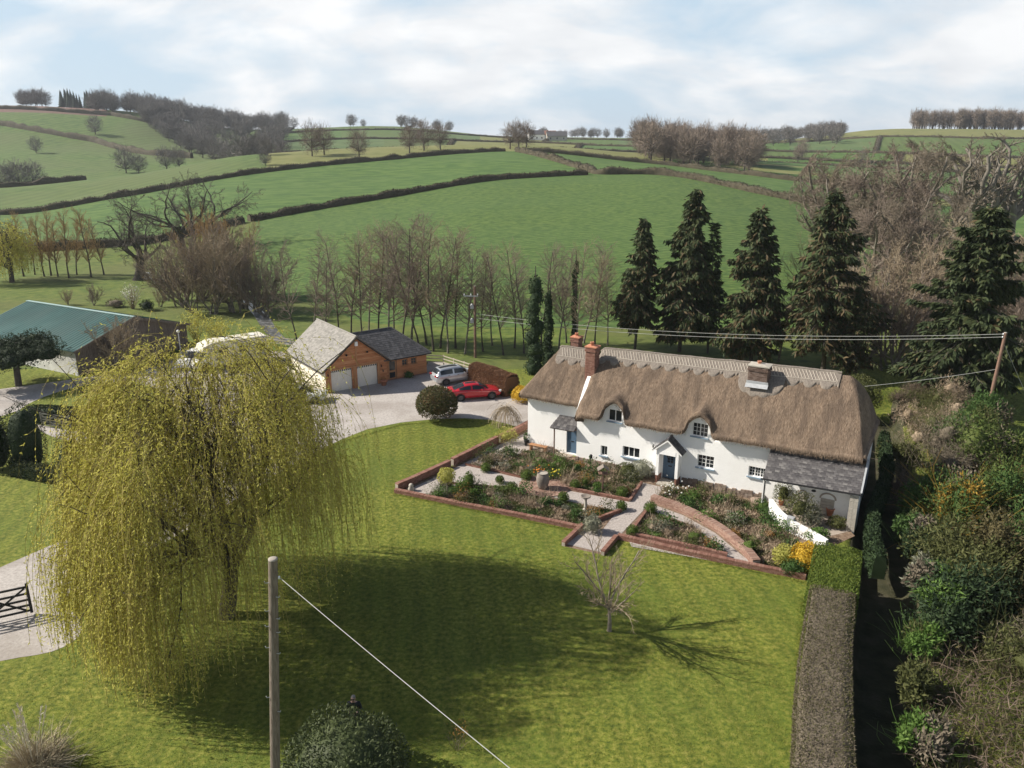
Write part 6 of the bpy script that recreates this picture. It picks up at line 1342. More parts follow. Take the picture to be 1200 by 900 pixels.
# ivy-clad trunks
for px, by, ty, w_, lab in ((626, 438, 318, 1.05, 'tall ivy-covered trunk, left of the pair'), (643, 432, 338, .65, 'slimmer ivy-covered trunk, right of the pair'), (672, 412, 300, .32, 'ivy-wrapped stem among bare branches near the brick chimneys')):
    p = G(px, by); tz = atY(px, ty, p.y).z; t = thing('ivy_clad_tree', lab, 'tree', p, 0, 'ivy-covered trunks'); b = MB(); b.tube([(0, 0, 0), (.1, 0, tz*.6), (.05, .1, tz*1.05)], [.2, .14, .04], 7); b.build('trunk', m_barkdk, t); b = MB()
    for k in range(9): z = tz*(.06+.1*k); leaf_blob(b, (rg.normal()*.15, rg.normal()*.15, z), (w_*(1-.05*k)*rg.uniform(.8, 1.1), w_*(1-.05*k), tz*.1), 260, .22, .15, rg, core=True, zmin=-.9)
    b.build('ivy', m_ivy, t)
# far single trees and woods: small meshes
def tiny(seed, h, rx, nt, w_, m, trunk=.16, conif=False):
    r = np.random.default_rng(seed); b = MB()
    if conif:
        for k in range(7): z = h*(.1+.12*k); V = [(math.cos(a)*rx*(1-k/7.5)*r.uniform(.75, 1.1), math.sin(a)*rx*(1-k/7.5), z) for a in np.linspace(0, 6.28, 8)[:-1]]; b.add(V + [(0, 0, z+h*.24)], [[i, (i+1) % 7, 7] for i in range(7)], 1)
        b.tube([(0, 0, -.5), (0, 0, h*.2)], .25, 5, 0); return b.mesh('far_conifer', [m_barkdk, m])
    b.tube([(0, 0, -.6), (r.normal()*.2, 0, h*trunk), (r.normal()*.5, r.normal()*.5, h*.8)], [h*.028, h*.02, .04], 5, 0)
    c = np.array([0, 0, h*.56]); d = norm(r.normal(size=(nt, 3))); lum = np.array([mnoise.noise(Vector(q*2.3)+Vector((seed, 0, 0))) for q in d]); P = c + d*np.array([rx, rx, h*.44])*(r.uniform(.2, 1, nt)**.55*(1+.6*lum))[:, None]
    D = norm(d*.9+np.array([0, 0, .5])+r.normal(size=d.shape)*.5); L = h*.16*r.uniform(.5, 1.2, nt); Q = np.stack([P-D*L[:, None]*.6, P+D*L[:, None]*.5], 1); V, Fs = ribbons(Q, np.stack([np.full(nt, w_), np.full(nt, w_*.5)], 1), r); b.add(V, Fs, 1)
    n2 = 14; e = norm(np.concatenate([r.normal(size=(n2, 2)), r.uniform(.3, 1.2, (n2, 1))], 1)); Q = np.stack([np.tile([0, 0, h*trunk], (n2, 1)), np.tile([0, 0, h*trunk], (n2, 1))+e*np.array([rx, rx, h*.38])*.9], 1); V, Fs = tubes(Q, np.tile([h*.012, h*.004], (n2, 1)), 3); b.add(V, Fs, 0)
    return b.mesh('far_tree', [m_barkdk, m])
m_wood = mat('hazed_wood_twigs', [(.11,.098,.09), (.165,.15,.138), (.215,.195,.18)], .3, .95, island=.6)  # distance haze put into the twig colour, greyer and paler
m_wood2 = mat('warm_wood_twigs', [(.15,.115,.09), (.21,.165,.13), (.27,.22,.175)], .3, .95, island=.6)
m_farcon = mat('far_needles', [(.018,.03,.02), (.03,.045,.03)], .3, .95)
tin = [tiny(i, 13, 5.6, 900, .075, m_wood) for i in range(4)]; tinw = [tiny(10+i, 14, 5.2, 1300, .05, m_wood2, .25) for i in range(4)]; tall = [tiny(20+i, 17, 3.6, 600, .075, m_wood2, .4) for i in range(3)]; tcon = [tiny(30, 14, 3.2, 0, 0, m_farcon, conif=True)]
def farwood(label, group, places, meshes, s0, s1, name='far_tree'):
    for px, r_ in places: p = onnet(px, r_); o = obj(name, meshes[rt_.randrange(len(meshes))]); o.location = (p.x, p.y, p.z-.3); s = rt_.uniform(s0, s1); o.scale = (s*rt_.uniform(.85, 1.15), s, s); o.rotation_euler = (0, 0, rt_.uniform(0, 6.28)); tag(o, label, 'tree', group)
U_ = rt_.uniform
farwood('bare tree in the wood crowning the left skyline', 'trees of the left skyline wood', [(U_(110, 335), U_(6.75, 7.15)) for _ in range(100)], tin, .9, 1.4, 'skyline_wood_tree')
farwood('bare tree in the hanging wood on the left hillside', 'trees of the left hanging wood', [(px, U_(max(4.6, 6.9-(px-150)/65), 7.0)) for px in [U_(165, 335) for _ in range(130)]], tin, .8, 1.15, 'hanging_wood_tree')
farwood('small bare tree in the clump at the far left top', 'clump at the far left top', [(U_(25, 62), U_(6.98, 7.1)) for _ in range(8)], tin, .9, 1.2)
farwood('dark conifer in the little plantation on the left skyline', 'left skyline conifers', [(U_(72, 108), U_(6.98, 7.1)) for _ in range(22)], tcon, .8, 1.15, 'far_conifer')
for px, r_, s, lb_ in ((112, 6.32, 1.0, 'lone bare tree on the hillside hedge, with a long shadow'), (43, 5.95, .75, 'small round tree alone on the left hillside'), (148, 5.3, 1.0, 'bare round tree left of the combe gateway'), (163, 5.25, .8, 'darker tree right of the combe gateway'), (195, 5.3, .9, 'grey bare tree above the combe'), (210, 5.3, .9, 'second grey bare tree above the combe'), (24, 4.9, 1.0, 'grey thicket tree at the left edge of the combe'), (40, 4.85, .9, 'small thicket tree at the left edge of the combe'), (8, 4.9, .9, 'leftmost thicket tree in the combe'),
                    (285, 4.6, 1.1, 'wide bare tree at the lower corner of the left wood'), (366, 3.45, .95, 'broad bare tree at the near edge of the dry pasture'), (380, 3.5, .85, 'second broad bare tree at the edge of the dry pasture'), (421, 3.15, .8, 'single round bare tree on the hedge of the big field'), (480, 3.3, .85, 'left of three bare trees on the dry pasture hedge'), (497, 3.4, .95, 'middle of three bare trees on the dry pasture hedge'), (516, 3.4, .8, 'right of three bare trees on the dry pasture hedge'),
                    (598, 3.2, .85, 'dark-stemmed tree at the corner of the big field'), (608, 3.35, .85, 'broad tree at the corner of the big field'), (617, 3.4, .8, 'tree nearest the distant farmhouses'), (345, 6.95, .9, 'tree in the gap left of the round hill'), (311, 3.25, .5, 'lower of two scrubby trees where the pasture meets the dry field'), (313, 3.75, .6, 'upper of two scrubby trees where the pasture meets the dry field')):
    farwood(lb_, 'single trees on the hills', [(px, r_)], tinw if 360 < px < 620 else tin, s*.95, s*1.05)
farwood('bare tree in the copse above the bright green strip', 'trees of the central copse', [(U_(748, 884), U_(3.05, 4.1)) for _ in range(60)], tinw, .9, 1.25, 'copse_tree')
farwood('bare tree on the central skyline', 'central skyline trees', [(px, U_(6.9, 7.1)) for px in [U_(635, 700) for _ in range(14)]+[U_(700, 780) for _ in range(12)]+[U_(800, 990) for _ in range(40)]+[U_(460, 545) for _ in range(12)]+[U_(395, 430) for _ in range(3)]], tin, .6, 1.0, 'skyline_tree')
farwood('bare tree in the belt below the right-hand skyline', 'trees of the right belt', [(U_(890, 985), U_(6.3, 6.9)) for _ in range(40)], tin, .8, 1.2, 'belt_tree')
farwood('tall bare tree in the plantation on the right skyline', 'right skyline plantation', [(U_(1068, 1290), U_(6.95, 7.2)) for _ in range(150)], tall, 1.0, 1.2, 'plantation_tree')
farwood('bare tree in the field hedge below the right plantation', 'right field trees', [(940, 5.6), (935, 5.2), (1075, 4.6), (1095, 4.7), (1085, 4.3), (1110, 4.5), (1130, 4.2), (1010, 5.4)], tinw, .6, 1.0)
# farm on the ridge
def farmhouse(px, r_, w_, d_, h_, rz, label, roofc):
    p = onnet(px, r_); t = thing('farm_building', label, 'building', p, rz, 'farm buildings on the ridge'); b = MB(); b.bbox(-w_/2, w_/2, -d_/2, d_/2, -1, h_); b.add([(-w_/2, -d_/2, h_), (-w_/2, d_/2, h_), (-w_/2, 0, h_+d_*.45)], [[0, 1, 2]]); b.add([(w_/2, -d_/2, h_), (w_/2, d_/2, h_), (w_/2, 0, h_+d_*.45)], [[0, 2, 1]]); b.build('wall', m_white if roofc else m_stonelt, t)
    roof_slab(t, 'roof', [((-w_/2-.3, -d_/2-.4, h_-.2), (w_/2+.3, -d_/2-.4, h_-.2), (w_/2+.3, 0, h_+d_*.45), (-w_/2-.3, 0, h_+d_*.45)), ((w_/2+.3, d_/2+.4, h_-.2), (-w_/2-.3, d_/2+.4, h_-.2), (-w_/2-.3, 0, h_+d_*.45), (w_/2+.3, 0, h_+d_*.45))], m_slate_md if roofc != 2 else m_brick, .2)
    for i in range(3):
        x = -w_/3+i*w_/3; b = MB(); b.bbox(x-.6, x+.6, -d_/2-.05, -d_/2+.05, 1.2, 2.6); b.build('window', m_glass, t)
    b = MB(); b.bbox(-w_/2+.2, -w_/2+1.2, -.5, .5, h_+1, h_+d_*.45+1.2); b.build('chimney', m_brick, t)
for a in ((628, 6.35, 14, 8, 5, .2, 'white farmhouse on the ridge, left of the group', 1), (641, 6.4, 16, 8, 4.5, -.1, 'slate-roofed farm building in the middle of the ridge group', 2), (652, 6.35, 18, 9, 4, .1, 'long low barn at the right of the ridge group', 0)): farmhouse(*a)

# ------------------------------------------------------------------ garden trees, bushes, hedges near the house
p = G(714, 739); ap_ = bare_tree(400, 4.3, .12, .34, [lv(7, .78, .55, 2.5, 6, .10, .10, limb=1, shrink=.0, rr=.75), lv(8, .2, .5, .5, 4, .14, .1, rr=.6), lv(6, .15, .55, .55, 3, .2, .08), lv(5, .1, .6, .5, 2, .2, .05)], .0065, (mat('young_bark', [(.20,.165,.13), (.29,.25,.20)], 6, .9, .4), m_twigtan), 'fruit_tree')
plant_tree('fruit_tree', 'small bare fruit tree alone in the middle of the lawn', ap_, p, .4, .95, 'tree')
shrub('photinia_dome', 'large clipped dome bush with reddish-tipped leaves on the lawn edge by the cars', (512, 492), (1.72, 1.72, 1.45), m_photinia, 3800, .2, .09, zc=1.42, lump=.07)
c = G(592, 499); b = MB(); r = np.random.default_rng(3); S = np.tile([0, 0, 1.55], (190, 1))+r.normal(size=(190, 3))*[.12, .12, .06]; d = norm(np.c_[r.normal(size=(190, 2)), r.uniform(.1, .6, 190)]); Pw = [S]
for k in range(6): d = norm(d+np.array([0, 0, -.42])); Pw.append(Pw[-1]+d*r.uniform(.28, .36, 190)[:, None])
Pw = np.stack(Pw, 1); Pw[..., 2] = np.maximum(Pw[..., 2], .03); V, Fs = ribbons(Pw, np.full(Pw.shape[:2], .012), r); b.add(V, Fs); b.tube([(0, 0, 0), (0, 0, 1.6)], .05, 6); single('weeping_shrub', 'small bare weeping tree shaped like a dome by the lawn edge', 'tree', b, [m_twigtan], c)
hedge_line('beech_hedge', 'copper-leaved clipped hedge beside the red car', [G(556, 446), G(572, 452), G(600, 464)], 2.0, 1.7, m_beech, 15000, .17, .09, None, .2, 2)
shrub('golden_dome', 'round golden shrub by the left corner of the thatch', (611, 471), (.95, .95, .85), m_gold, 900, .14, .07, lump=.08)
shrub('dark_bush', 'dark low shrub beneath the golden dome', (598, 463), (.6, .6, .5), m_green, 260)
# clipped hedge down the right side of the lawn
hz_ = 1.95
hl_ = [G(x, y, hz_) for x, y in ((934, 1010), (935, 900), (933, 800), (936, 740), (946, 690))]; hr_ = [G(x, y, hz_) for x, y in ((999, 1010), (1000, 900), (1001, 800), (1004, 740), (1007, 685))]
mid = [((a+b_)/2) for a, b_ in zip(hl_, hr_)]; wid = sum((b_-a).length for a, b_ in zip(hl_, hr_))/len(hl_)
hedge_line('clipped_hedge', 'long flat-topped clipped hedge of brown twigs along the right of the lawn', [(q.x, q.y, 0) for q in mid][::-1]+[(mid[0].x-.1, mid[0].y-8, 0)], hz_, wid*1.02, [m_hedge, m_hedgegr], 60000, .10, .028, None, .05, 4, .42, .3)
e0, e1 = (G(946, 690, hz_)+G(1007, 687, hz_))/2, (G(958, 642, hz_)+G(1008, 634, hz_))/2
hedge_line('box_hedge', 'bright green end section of the hedge below the lean-to', [(e0.x, e0.y+.05, 0), (e1.x, e1.y, 0)], 2.02, 2.55, [m_boxlt, m_box], 9000, .1, .06, None, .05, 5, .3)
hedge_line('garden_bank_hedge', 'short dark hedge beside the lane behind the lean-to, near end added for shade', [(19.45, 36.4, 0), (19.9, 38.2, 0), (CL(24.2, -1).x, CL(24.2, -1).y, 0), (CL(24.4, 6).x, CL(24.4, 6).y, 0), (CL(23.5, 13).x, CL(23.5, 13).y, 0)], 1.5, .8, m_ivy, 9000, .16, .1, None, .2, 8)  # near stretch added and raised to keep sun off the lane floor
shrub('olive_bush', 'rounded olive-green bush behind the right end of the thatch', (1003, 478), (1.9, 1.9, 1.7), m_olive, 1500, .2, .09)
bank = [((1096, 560), (2.6, 2.4, 2.6), m_hedge, 'brown twiggy bush'), ((1082, 525), (2.2, 2.2, 2.2), m_dry, 'straw-coloured bramble bush'), ((1122, 540), (2.4, 2.2, 2.9), m_green, 'dark-hearted green bush'), ((1150, 565), (2.6, 2.4, 3.1), m_cyp, 'tall fresh green cypress-like bush'), ((1092, 605), (2.4, 2.3, 2.7), m_green, 'dark green bush at the lane edge'), ((1118, 625), (1.1, 1.0, 2.6), m_gold2, 'golden-orange bush'), ((1150, 620), (2.6, 2.4, 2.9), m_cyp, 'large spreading olive-green shrub'), ((1190, 600), (2.2, 2.2, 2.4), m_rust2, 'russet-tinged bush'), ((1192, 650), (2.6, 2.4, 2.8), m_green, 'leafy green shrub at the picture edge'), ((1092, 660), (1.7, 1.7, 2.0), m_ivy, 'glossy dark ivy mound'), ((1130, 680), (2.7, 2.5, 2.8), m_olive, 'broad olive bush'), ((1186, 705), (2.9, 2.6, 3.0), m_olive2, 'brownish-green thicket'), ((1100, 720), (1.5, 1.5, 1.5), m_grn2, 'bright green bush'),
        ((1150, 745), (2.4, 2.2, 2.2), m_ivy, 'dark holly bush'), ((1205, 790), (2.3, 2.2, 1.7), m_hedge, 'brown twig mound'), ((1150, 505), (1.9, 1.9, 2.2), m_green, 'green bush at the foot of the brown pole'), ((1105, 495), (2.2, 2.0, 2.0), m_dry, 'tan bramble heap'), ((1062, 475), (1.8, 1.8, 1.5), m_bramble, 'grey bramble heap'), ((1222, 590), (2.0, 2.0, 1.8), m_green, 'low green bush'),
        ((1075, 765), (.9, .9, 1.0), m_grn2, 'small green mound at the lane edge, above the brambles'), ((1078, 820), (.9, .8, .8), m_olive, 'small olive mound at the lane edge, beside the brambles'), ((1084, 880), (1.0, .9, .9), m_grn2, 'leafy green clump at the bottom edge'), ((1075, 690), (.9, .9, 1.2), m_grey, 'pale flowering bush at the lane edge'), ((1070, 640), (.9, .9, 1.3), m_green, 'narrow green bush at the lane edge'), ((1062, 585), (1.0, 1.0, 1.3), m_bramble, 'reddish twig bush at the lane edge'), ((1058, 540), (1.0, 1.0, 1.2), m_olive, 'low olive bush at the lane edge')]
for i, (px, rad, m, nm) in enumerate(bank):
    c = G(*px); twiggy = m in (m_hedge, m_dry, m_bramble); b = MB(); r = np.random.default_rng(900+i)
    for k in range(7):
        q = r.normal(size=3)*[rad[0]*.42, rad[1]*.42, rad[2]*.26]; f = r.uniform(.38, .72); mi_ = 1 if k in (2, 5) else 0
        leaf_blob(b, (q[0], q[1], rad[2]*.62+q[2]), (rad[0]*f, rad[1]*f, rad[2]*f), (1200 if rad[0] > 1.4 else 600), .30 if twiggy else .27, .026 if twiggy else .095, r, lump=.45, power=.45, zmin=-.7, mi=mi_, freq=2.2, cs=.3 if twiggy else .42)
    if twiggy or i % 2: stems_mb(b, (0, 0, .1), 120, rad[2]*1.7, .55, r, .012, 1 if twiggy else 0, rad[0]*.5, 4, .2)
    single('bank_shrub', nm + (' on the bank' if 'edge' in nm else ' on the overgrown bank right of the lane') if 'brown pole' not in nm else nm, 'shrub', b, [m, m_olive if i % 3 else m_hedge], c, group='shrubs on the overgrown bank')
r = np.random.default_rng(77); b = MB(); pb_ = [G(x, y).xy for x, y in ((1080, 760), (1230, 750), (1260, 1000), (1075, 1000))]
Q = in_bed(np.array([tuple(q) for q in pb_]), 9000, r); k = len(Q); V, Fs = cards(np.c_[Q, r.uniform(0, .75, k)*np.array([.5+mnoise.noise(Vector((x*.5, y*.5, 0))) for x, y in Q])], norm(r.normal(size=(k, 3))+[0, 0, .4]), r.normal(size=(k, 3)), r.uniform(.25, .7, k), r.uniform(.015, .05, k)); b.add(V, Fs, r.integers(0, 3, k))
n2 = 900; S = np.c_[in_bed(np.array([tuple(q) for q in pb_]), n2, r), np.full(n2, .1)]; Pq, _ = grow(S, np.c_[r.normal(size=(n2, 2)), np.full(n2, 1.2)], r.uniform(.8, 1.8, n2), np.full(n2, .01), 6, .25, -.22, r); V, Fs = ribbons(Pq, np.full(Pq.shape[:2], .012), r); b.add(V, Fs, 0)
single('bramble_patch', 'tangle of brown brambles filling the bottom right corner', 'brambles', b, [m_bramble, m_olive2, m_olive], kind='stuff')
# left side: yews, evergreen, hedges, paddock shrubs
for px, by, ty, w_, lb_ in ((36, 549, 470, 1.35, 'dark clipped yew column with a rounded top left of the willow'), (-2, 550, 478, 1.2, 'dark yew column cut by the left edge of the picture'), (98, 604, 500, 1.3, 'dark yew column half hidden behind the willow fronds')):
    p = G(px, by); tz = atY(px, ty, p.y).z; b = MB(); leaf_blob(b, (0, 0, tz*.42), (w_, w_, tz*.58), 3000, .15, .07, rg, lump=.1, zmin=-.75); single('yew_column', lb_, 'yew', b, [m_yew], p, group='clipped yews by the drive')
hedge_line('low_hedge', 'low clipped dark hedge joining the yews', [G(18, 556), G(48, 562), G(75, 566)], 1.2, .9, [m_yew, m_olive], 2600, .15, .07, None, .08, 11, .35); hedge_line('dark_hedge', 'dark evergreen hedge behind the shaded gate', [G(40, 493), G(75, 496), G(112, 499)], 1.5, 1.3, m_yew, 3000, .16, .08, None, .12, 12)
p = G(22, 452); t = thing('evergreen_tree', 'broad dark evergreen tree in front of the barn', 'tree', p); b = MB(); b.tube([(0, 0, 0), (.1, 0, 1.8), (.3, .2, 3.2)], [.22, .18, .1], 7); b.build('trunk', m_barkdk, t); b = MB()
for k in range(16): a = k*2.4; q_ = math.sqrt(k/16)*2.7; leaf_blob(b, (q_*math.cos(a), q_*.85*math.sin(a), 2.9-.10*q_*q_+rg.uniform(-.3, .5)), (1.3, 1.2, .95), 900, .18, .07, rg, lump=.4, power=.4, cs=.5)
b.build('crown', m_yew, t); t.scale = (1.45, 1.35, 1.3)
for px, by, ty, m_, lb_ in ((118, 432, 380, multi[1], 'bare shrub in front of the barn gable'), (140, 436, 372, multi[0], 'tan bare shrub at the barn gable, right of the first'), (110, 358, 332, multi[1], 'leafless shrub on the paddock behind the barn'), (80, 357, 338, multi[2], 'small leafless tree on the paddock, left of the shrub'), (188, 360, 338, multi[0], 'thin sapling on the paddock behind the barn')):
    p = G(px, by); tz = atY(px, ty, p.y).z; plant_tree('bare_shrub', lb_, m_, p, rt_.uniform(0, 6), tz/9.3, 'shrub', 'bare shrubs around the barn')
p = G(156, 362); b = MB(); stems_mb(b, (0, 0, 0), 90, 3.4, .28, rg, .02, segs=4, wob=.14); V, Fs = cards(blob_pts(420, (1.3, 1.3, 1.5), rg, .3, power=.5)[0]+[0, 0, 2.2], rg.normal(size=(420, 3)), rg.normal(size=(420, 3)), np.full(420, .14), np.full(420, .1))if False else cards((lambda q: q+[0, 0, 2.2])(blob_pts(420, (1.3, 1.3, 1.5), rg, .3, power=.5)[0][:400]), rg.normal(size=(400, 3)), rg.normal(size=(400, 3)), np.full(400, .16), np.full(400, .12)); b.add(V, Fs, 1); single('blossom_tree', 'small tree in white blossom on the paddock behind the barn', 'tree', b, [m_twigtan, m_catkin], p)
shrub('dark_shrub', 'small dark bush right of the blossom tree on the paddock', (173, 364), (.9, .9, .9), m_yew, 300, .2, .1); shrub('brown_shrub', 'low brown shrub left of the blossom tree', (136, 360), (1.4, 1, .7), m_hedge, 400, .25, .05)
p = G(172, 327); b = MB(); b.bbox(-.75, .75, -.5, .5, 0, 1.0); b.bbox(-.8, .8, -.55, .55, 1.0, 1.12); single('storage_box', 'pale box beside the trunk of the gnarled oak', 'box', b, [m_whitewood], p)
p = G(14, 331); t = thing('weeping_willow', 'smaller yellow weeping willow at the far left beyond the barn', 'tree', p); tz = atY(14, 263, p.y).z
a, b, c_ = willow(33, p, tz, 3.6, 900, 16, (.34, .12)); a.build('trunk', m_barkdk, t); o = b.build('hanging_twigs', m_wtwig, t); o['kind'] = 'stuff'; o = c_.build('foliage', m_willow, t); o['kind'] = 'stuff'
for i, (px, by, ty) in enumerate(((232, 402, 362), (256, 405, 372))):
    p = G(px, by); tz = atY(px, ty, p.y).z; b = MB(); stems_mb(b, (0, 0, 0), 70, tz*1.05, .3, rg, .02, segs=5, wob=.14); k = 700; Q = blob_pts(k, (1.6, 1.6, tz*.42), rg, .35, power=.5)[0]; V, Fs = cards(Q+[0, 0, tz*.62], rg.normal(size=(len(Q), 3))+[0, 0, .6], rg.normal(size=(len(Q), 3)), rg.uniform(.15, .35, len(Q)), rg.uniform(.06, .12, len(Q))); b.add(V, Fs, 1); single('yellow_osier', ['yellow-green osier rising behind the motorhome, left of two', 'yellow-green osier rising behind the motorhome, right of two'][i], 'shrub', b, [m_wtwig, m_willow], p, group='yellow osiers behind the motorhome')
# foreground: rhododendron, pampas grass, sapling
p = Vector((-5.95, 22.4, 0)); b = MB(); leaf_blob(b, (0, 0, 1.0), (2.3, 2.1, 1.68), 7500, .16, .065, rg, lump=.14, zmin=-.5, freq=1.7); single('rhododendron', 'large dark glossy dome bush in the foreground right of the pole', 'shrub', b, [m_laurel], p)
p = G(42, 905); b = MB(); n = 1500; S = np.c_[rg.normal(size=(n, 2))*.35, np.zeros(n)]; Pq, _ = grow(S, np.c_[rg.normal(size=(n, 2))*.55, np.ones(n)], rg.uniform(.8, 1.7, n), np.full(n, .01), 6, .06, -.14, rg); V, Fs = ribbons(Pq, np.linspace(.016, .004, 7)[None]*np.ones((n, 1)), rg); b.add(V, Fs, 0)
t = thing('pampas_grass', 'dry pampas grass clump at the bottom left corner', 'grass clump', p); o = b.build('blades', m_pampas, t); o['kind'] = 'stuff'
for k in range(16): a = rg.uniform(0, 6.28); e = np.array([math.cos(a), math.sin(a)])*rg.uniform(.15, .9); h_ = rg.uniform(1.8, 2.5); b = MB(); b.tube([(e[0]*.3, e[1]*.3, .2), (e[0]*.7, e[1]*.7, h_*.7)], .008, 4); V, Fs = cards(np.linspace([e[0]*.7, e[1]*.7, h_*.68], [e[0]*1.05, e[1]*1.05, h_], 50), np.tile([e[0]*.4, e[1]*.4, 1.], (50, 1))+rg.normal(size=(50, 3))*.3, rg.normal(size=(50, 3)), np.full(50, .14), np.full(50, .03)); b.add(V, Fs); b.build('plume', m_plume, t)
# person standing behind the rhododendron, facing the camera, holding a controller at the waist
m_skin = mat('skin', [(.52,.33,.25), (.58,.38,.30)], 6, .6); m_hair = mat('grey_hair', [(.20,.18,.165), (.30,.28,.26)], 30, .8); m_jacket = mat('dark_jacket', [(.025,.03,.032), (.04,.045,.045)], 9, .85, .3); m_jeans = mat('dark_trousers', [(.03,.035,.05), (.045,.05,.07)], 9, .9)
per = thing('person', 'person in a dark jacket and sunglasses standing behind the dark dome bush', 'person', (-6.1, 24.95, 0), R(0))
def skin_body(name, vs, es, rad, m, sub_=2):
    me = bpy.data.meshes.new(name); me.from_pydata(vs, es, []); me.materials.append(m); o = obj(name, me, per)
    sk = o.modifiers.new('skin', 'SKIN'); sk.use_smooth_shade = True; sb_ = o.modifiers.new('subdivision', 'SUBSURF'); sb_.levels = sub_; sb_.render_levels = sub_
    if not me.skin_vertices: me.attributes
    for v, r_ in zip(me.skin_vertices[0].data, rad): v.radius = r_ if hasattr(r_, '__len__') else (r_, r_)
    me.skin_vertices[0].data[0].use_root = True; return o
V = [(0, 0, .95), (0, 0, 1.15), (0, -.01, 1.36), (0, -.01, 1.47), (0, -.03, 1.53), (0, -.05, 1.60), (0, -.05, 1.70), (0, -.045, 1.765)]
Rr = [(.16, .11), (.15, .10), (.17, .11), (.07, .065), (.058, .058), (.072, .085), (.078, .095), (.05, .06)]
Es = [(i, i+1) for i in range(7)]
for sx in (-1, 1):
    n0 = len(V); V += [(sx*.19, 0, 1.42), (sx*.25, .02, 1.14), (sx*.12, -.22, 1.10), (sx*.08, -.29, 1.115)]; Rr += [.06, .045, .035, .03]; Es += [(2, n0), (n0, n0+1), (n0+1, n0+2), (n0+2, n0+3)]
    hb = n0+3
    for f in range(4): k = len(V); V += [(sx*(.05+.018*f), -.335+.006*f, 1.125), (sx*(.035+.018*f), -.355+.006*f, 1.105)]; Rr += [.010, .008]; Es += [(hb, k), (k, k+1)]
    k = len(V); V += [(sx*.05, -.295, 1.15)]; Rr += [.011]; Es += [(hb, k)]
    n0 = len(V); V += [(sx*.09, 0, .88), (sx*.11, -.01, .48), (sx*.11, .02, .09), (sx*.12, -.13, .04)]; Rr += [.095, .065, .045, .04]; Es += [(0, n0), (n0, n0+1), (n0+1, n0+2), (n0+2, n0+3)]
skin_body('body', V, Es, Rr, m_skin)
skin_body('jacket', [(0, 0, .86), (0, 0, 1.0), (0, 0, 1.18), (0, -.01, 1.37), (0, -.01, 1.46), (-.2, 0, 1.425), (-.262, .02, 1.14), (-.15, -.18, 1.11), (.2, 0, 1.425), (.262, .02, 1.14), (.15, -.18, 1.11)], [(0, 1), (1, 2), (2, 3), (3, 4), (3, 5), (5, 6), (6, 7), (3, 8), (8, 9), (9, 10)], [(.185, .135), (.18, .13), (.175, .125), (.19, .13), (.085, .08), .078, .062, .05, .078, .062, .05], m_jacket)
skin_body('trousers', [(0, 0, .93), (-.09, 0, .86), (-.11, -.01, .48), (-.11, .02, .1), (.09, 0, .86), (.11, -.01, .48), (.11, .02, .1)], [(0, 1), (1, 2), (2, 3), (0, 4), (4, 5), (5, 6)], [(.165, .115), .105, .078, .062, .105, .078, .062], m_jeans)
b = MB(); th = np.linspace(.05, 1.57, 7); ph = np.linspace(0, 6.283, 15); b.grid([[(.088*math.cos(t)*math.cos(q), -.035+.108*math.cos(t)*math.sin(q)*(1 if math.sin(q) > 0 else .78), 1.705+.085*math.sin(t)) for q in ph] for t in th]); b.build('hair', m_hair, per)
b = MB()
for sx in (-1, 1): b.box((sx*.037, -.140, 1.672), (.058, .012, .034)); b.box((sx*.082, -.085, 1.678), (.006, .11, .01))
b.bbox(-.012, .012, -.143, -.133, 1.675, 1.684); b.build('sunglasses', m_glass, per)
b = MB(); b.add([(-.012, -.135, 1.655), (.012, -.135, 1.655), (.018, -.130, 1.622), (-.018, -.130, 1.622), (0, -.162, 1.628)], [[0, 4, 1], [1, 4, 2], [2, 4, 3], [3, 4, 0]]); b.build('nose', m_skin, per)
b = MB(); b.bbox(-.026, .026, -.134, -.120, 1.592, 1.602); b.build('mouth', m_terra, per)
for sx in (-1, 1): b = MB(); b.box((sx*.088, -.04, 1.655), (.018, .035, .06)); b.build('ear', m_skin, per)
b = MB(); b.bbox(-.085, .085, -.40, -.30, 1.10, 1.14); b.tube([(-.05, -.38, 1.14), (-.05, -.39, 1.2)], .006, 5); b.tube([(.05, -.38, 1.14), (.05, -.39, 1.2)], .006, 5); single('controller', 'grey hand controller held by the person behind the dome bush', 'controller', b, [m_galv], (-6.1, 24.95, 0))
p = G(538, 878); b = MB(); stems_mb(b, (0, 0, 0), 22, 1.3, .3, rg, .008, segs=4, wob=.2); V, Fs = cards((lambda q: q+[0, 0, .85])(blob_pts(120, (.5, .5, .5), rg, .3, power=.6)[0][:110]), rg.normal(size=(110, 3)), rg.normal(size=(110, 3)), np.full(110, .07), np.full(110, .04)); b.add(V, Fs, 1); single('sapling', 'thin reddish sapling in the willow shadow beneath the wire', 'sapling', b, [m_twigred, m_rust], p)
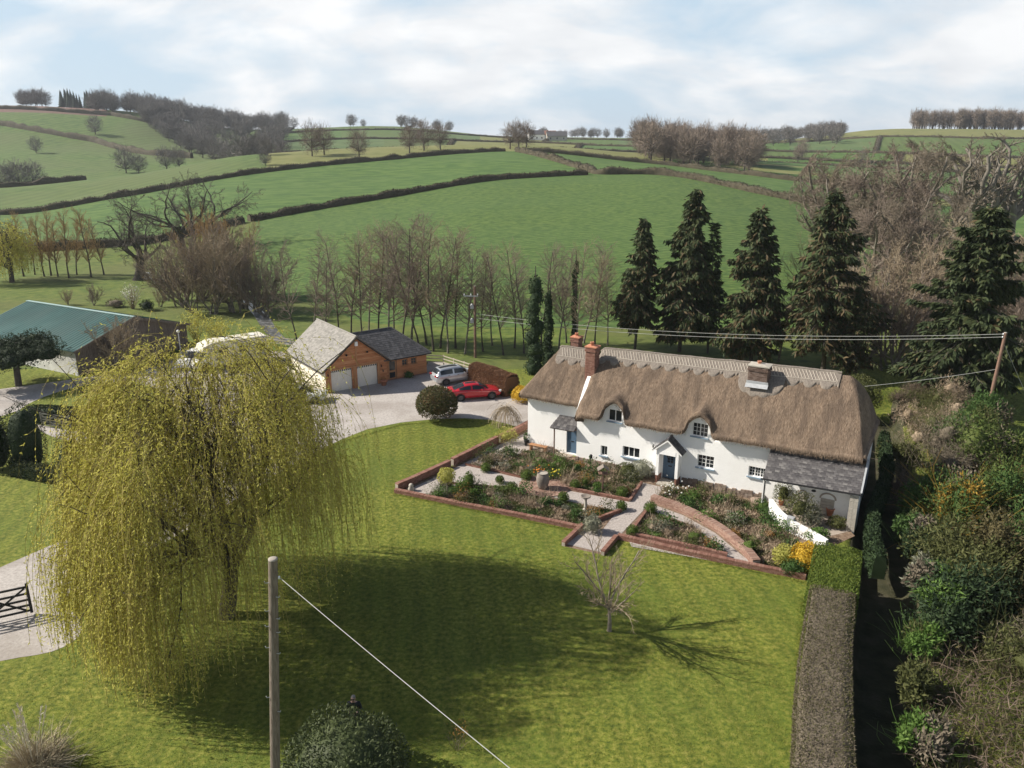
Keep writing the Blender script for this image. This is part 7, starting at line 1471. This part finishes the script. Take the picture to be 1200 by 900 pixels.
# ------------------------------------------------------------------ grass blades on the lawn (uncountable)
m_blade = leafmat('grass_blade', [(.085,.130,.015), (.165,.195,.027), (.29,.28,.065)], trans=.3, scale=.35)
r = np.random.default_rng(50); lawn_poly = np.array([tuple(G(*q).xy) for q in ((-60, 960), (1000, 960), (940, 800), (935, 720), (945, 682), (722, 636), (700, 652), (658, 642), (676, 622), (460, 578), (618, 500), (545, 492), (470, 498), (400, 518), (300, 575), (160, 658), (95, 700), (96, 745), (60, 768), (-60, 800))])
Q = in_bed(lawn_poly, 155000, r); k = len(Q); hgt = r.uniform(.035, .10, k)*(.75+.5*np.array([mnoise.noise(Vector((x*.55, y*.55, 2))) for x, y in Q])); V, Fs = cards(np.c_[Q, np.zeros(k)], norm(np.c_[r.normal(size=(k, 2))*.8, np.ones(k)]), r.normal(size=(k, 3)), hgt, r.uniform(.012, .026, k)); b = MB(); b.add(V, Fs)
E2 = []
for pl_ in ([(460, 579), (676, 623)], [(724, 636), (944, 683)], [(462, 577), (528, 548), (584, 519), (620, 501)], [(618, 503), (545, 492), (470, 498), (400, 518), (300, 575), (160, 658), (95, 700)], [(938, 1000), (936, 900), (933, 800), (940, 700)]):
    pw = np.array([tuple(G(*q).xy) for q in pl_]); cum = np.concatenate([[0], np.cumsum(np.hypot(*np.diff(pw, axis=0).T))]); t_ = r.uniform(0, cum[-1], int(cum[-1]*120)); E2.append(np.stack([np.interp(t_, cum, pw[:, i]) for i in (0, 1)], 1)+r.normal(size=(len(t_), 2))*.09)
E2 = np.concatenate(E2); k = len(E2); V, Fs = cards(np.c_[E2, np.zeros(k)], norm(np.c_[r.normal(size=(k, 2))*.6, np.ones(k)]), r.normal(size=(k, 3)), r.uniform(.06, .16, k), r.uniform(.012, .024, k)); b.add(V, Fs)
single('lawn_grass', 'short grass blades covering the lawn', 'grass', b, [m_blade], kind='stuff')
# ------------------------------------------------------------------ thin spring haze
mhz = bpy.data.materials.new('spring_haze'); mhz.use_nodes = True; t_ = mhz.node_tree; t_.nodes.remove(t_.nodes['Principled BSDF'])
pv = t_.nodes.new('ShaderNodeVolumePrincipled'); pv.inputs['Color'].default_value = (.86, .92, 1.0, 1); pv.inputs['Density'].default_value = .00013; pv.inputs['Anisotropy'].default_value = .2
t_.links.new(pv.outputs[0], t_.nodes['Material Output'].inputs['Volume'])
b = MB(); b.bbox(-5200, 5200, -900, 5200, -40, 130); hzb = b.build('haze', mhz); hzb['kind'] = 'stuff'
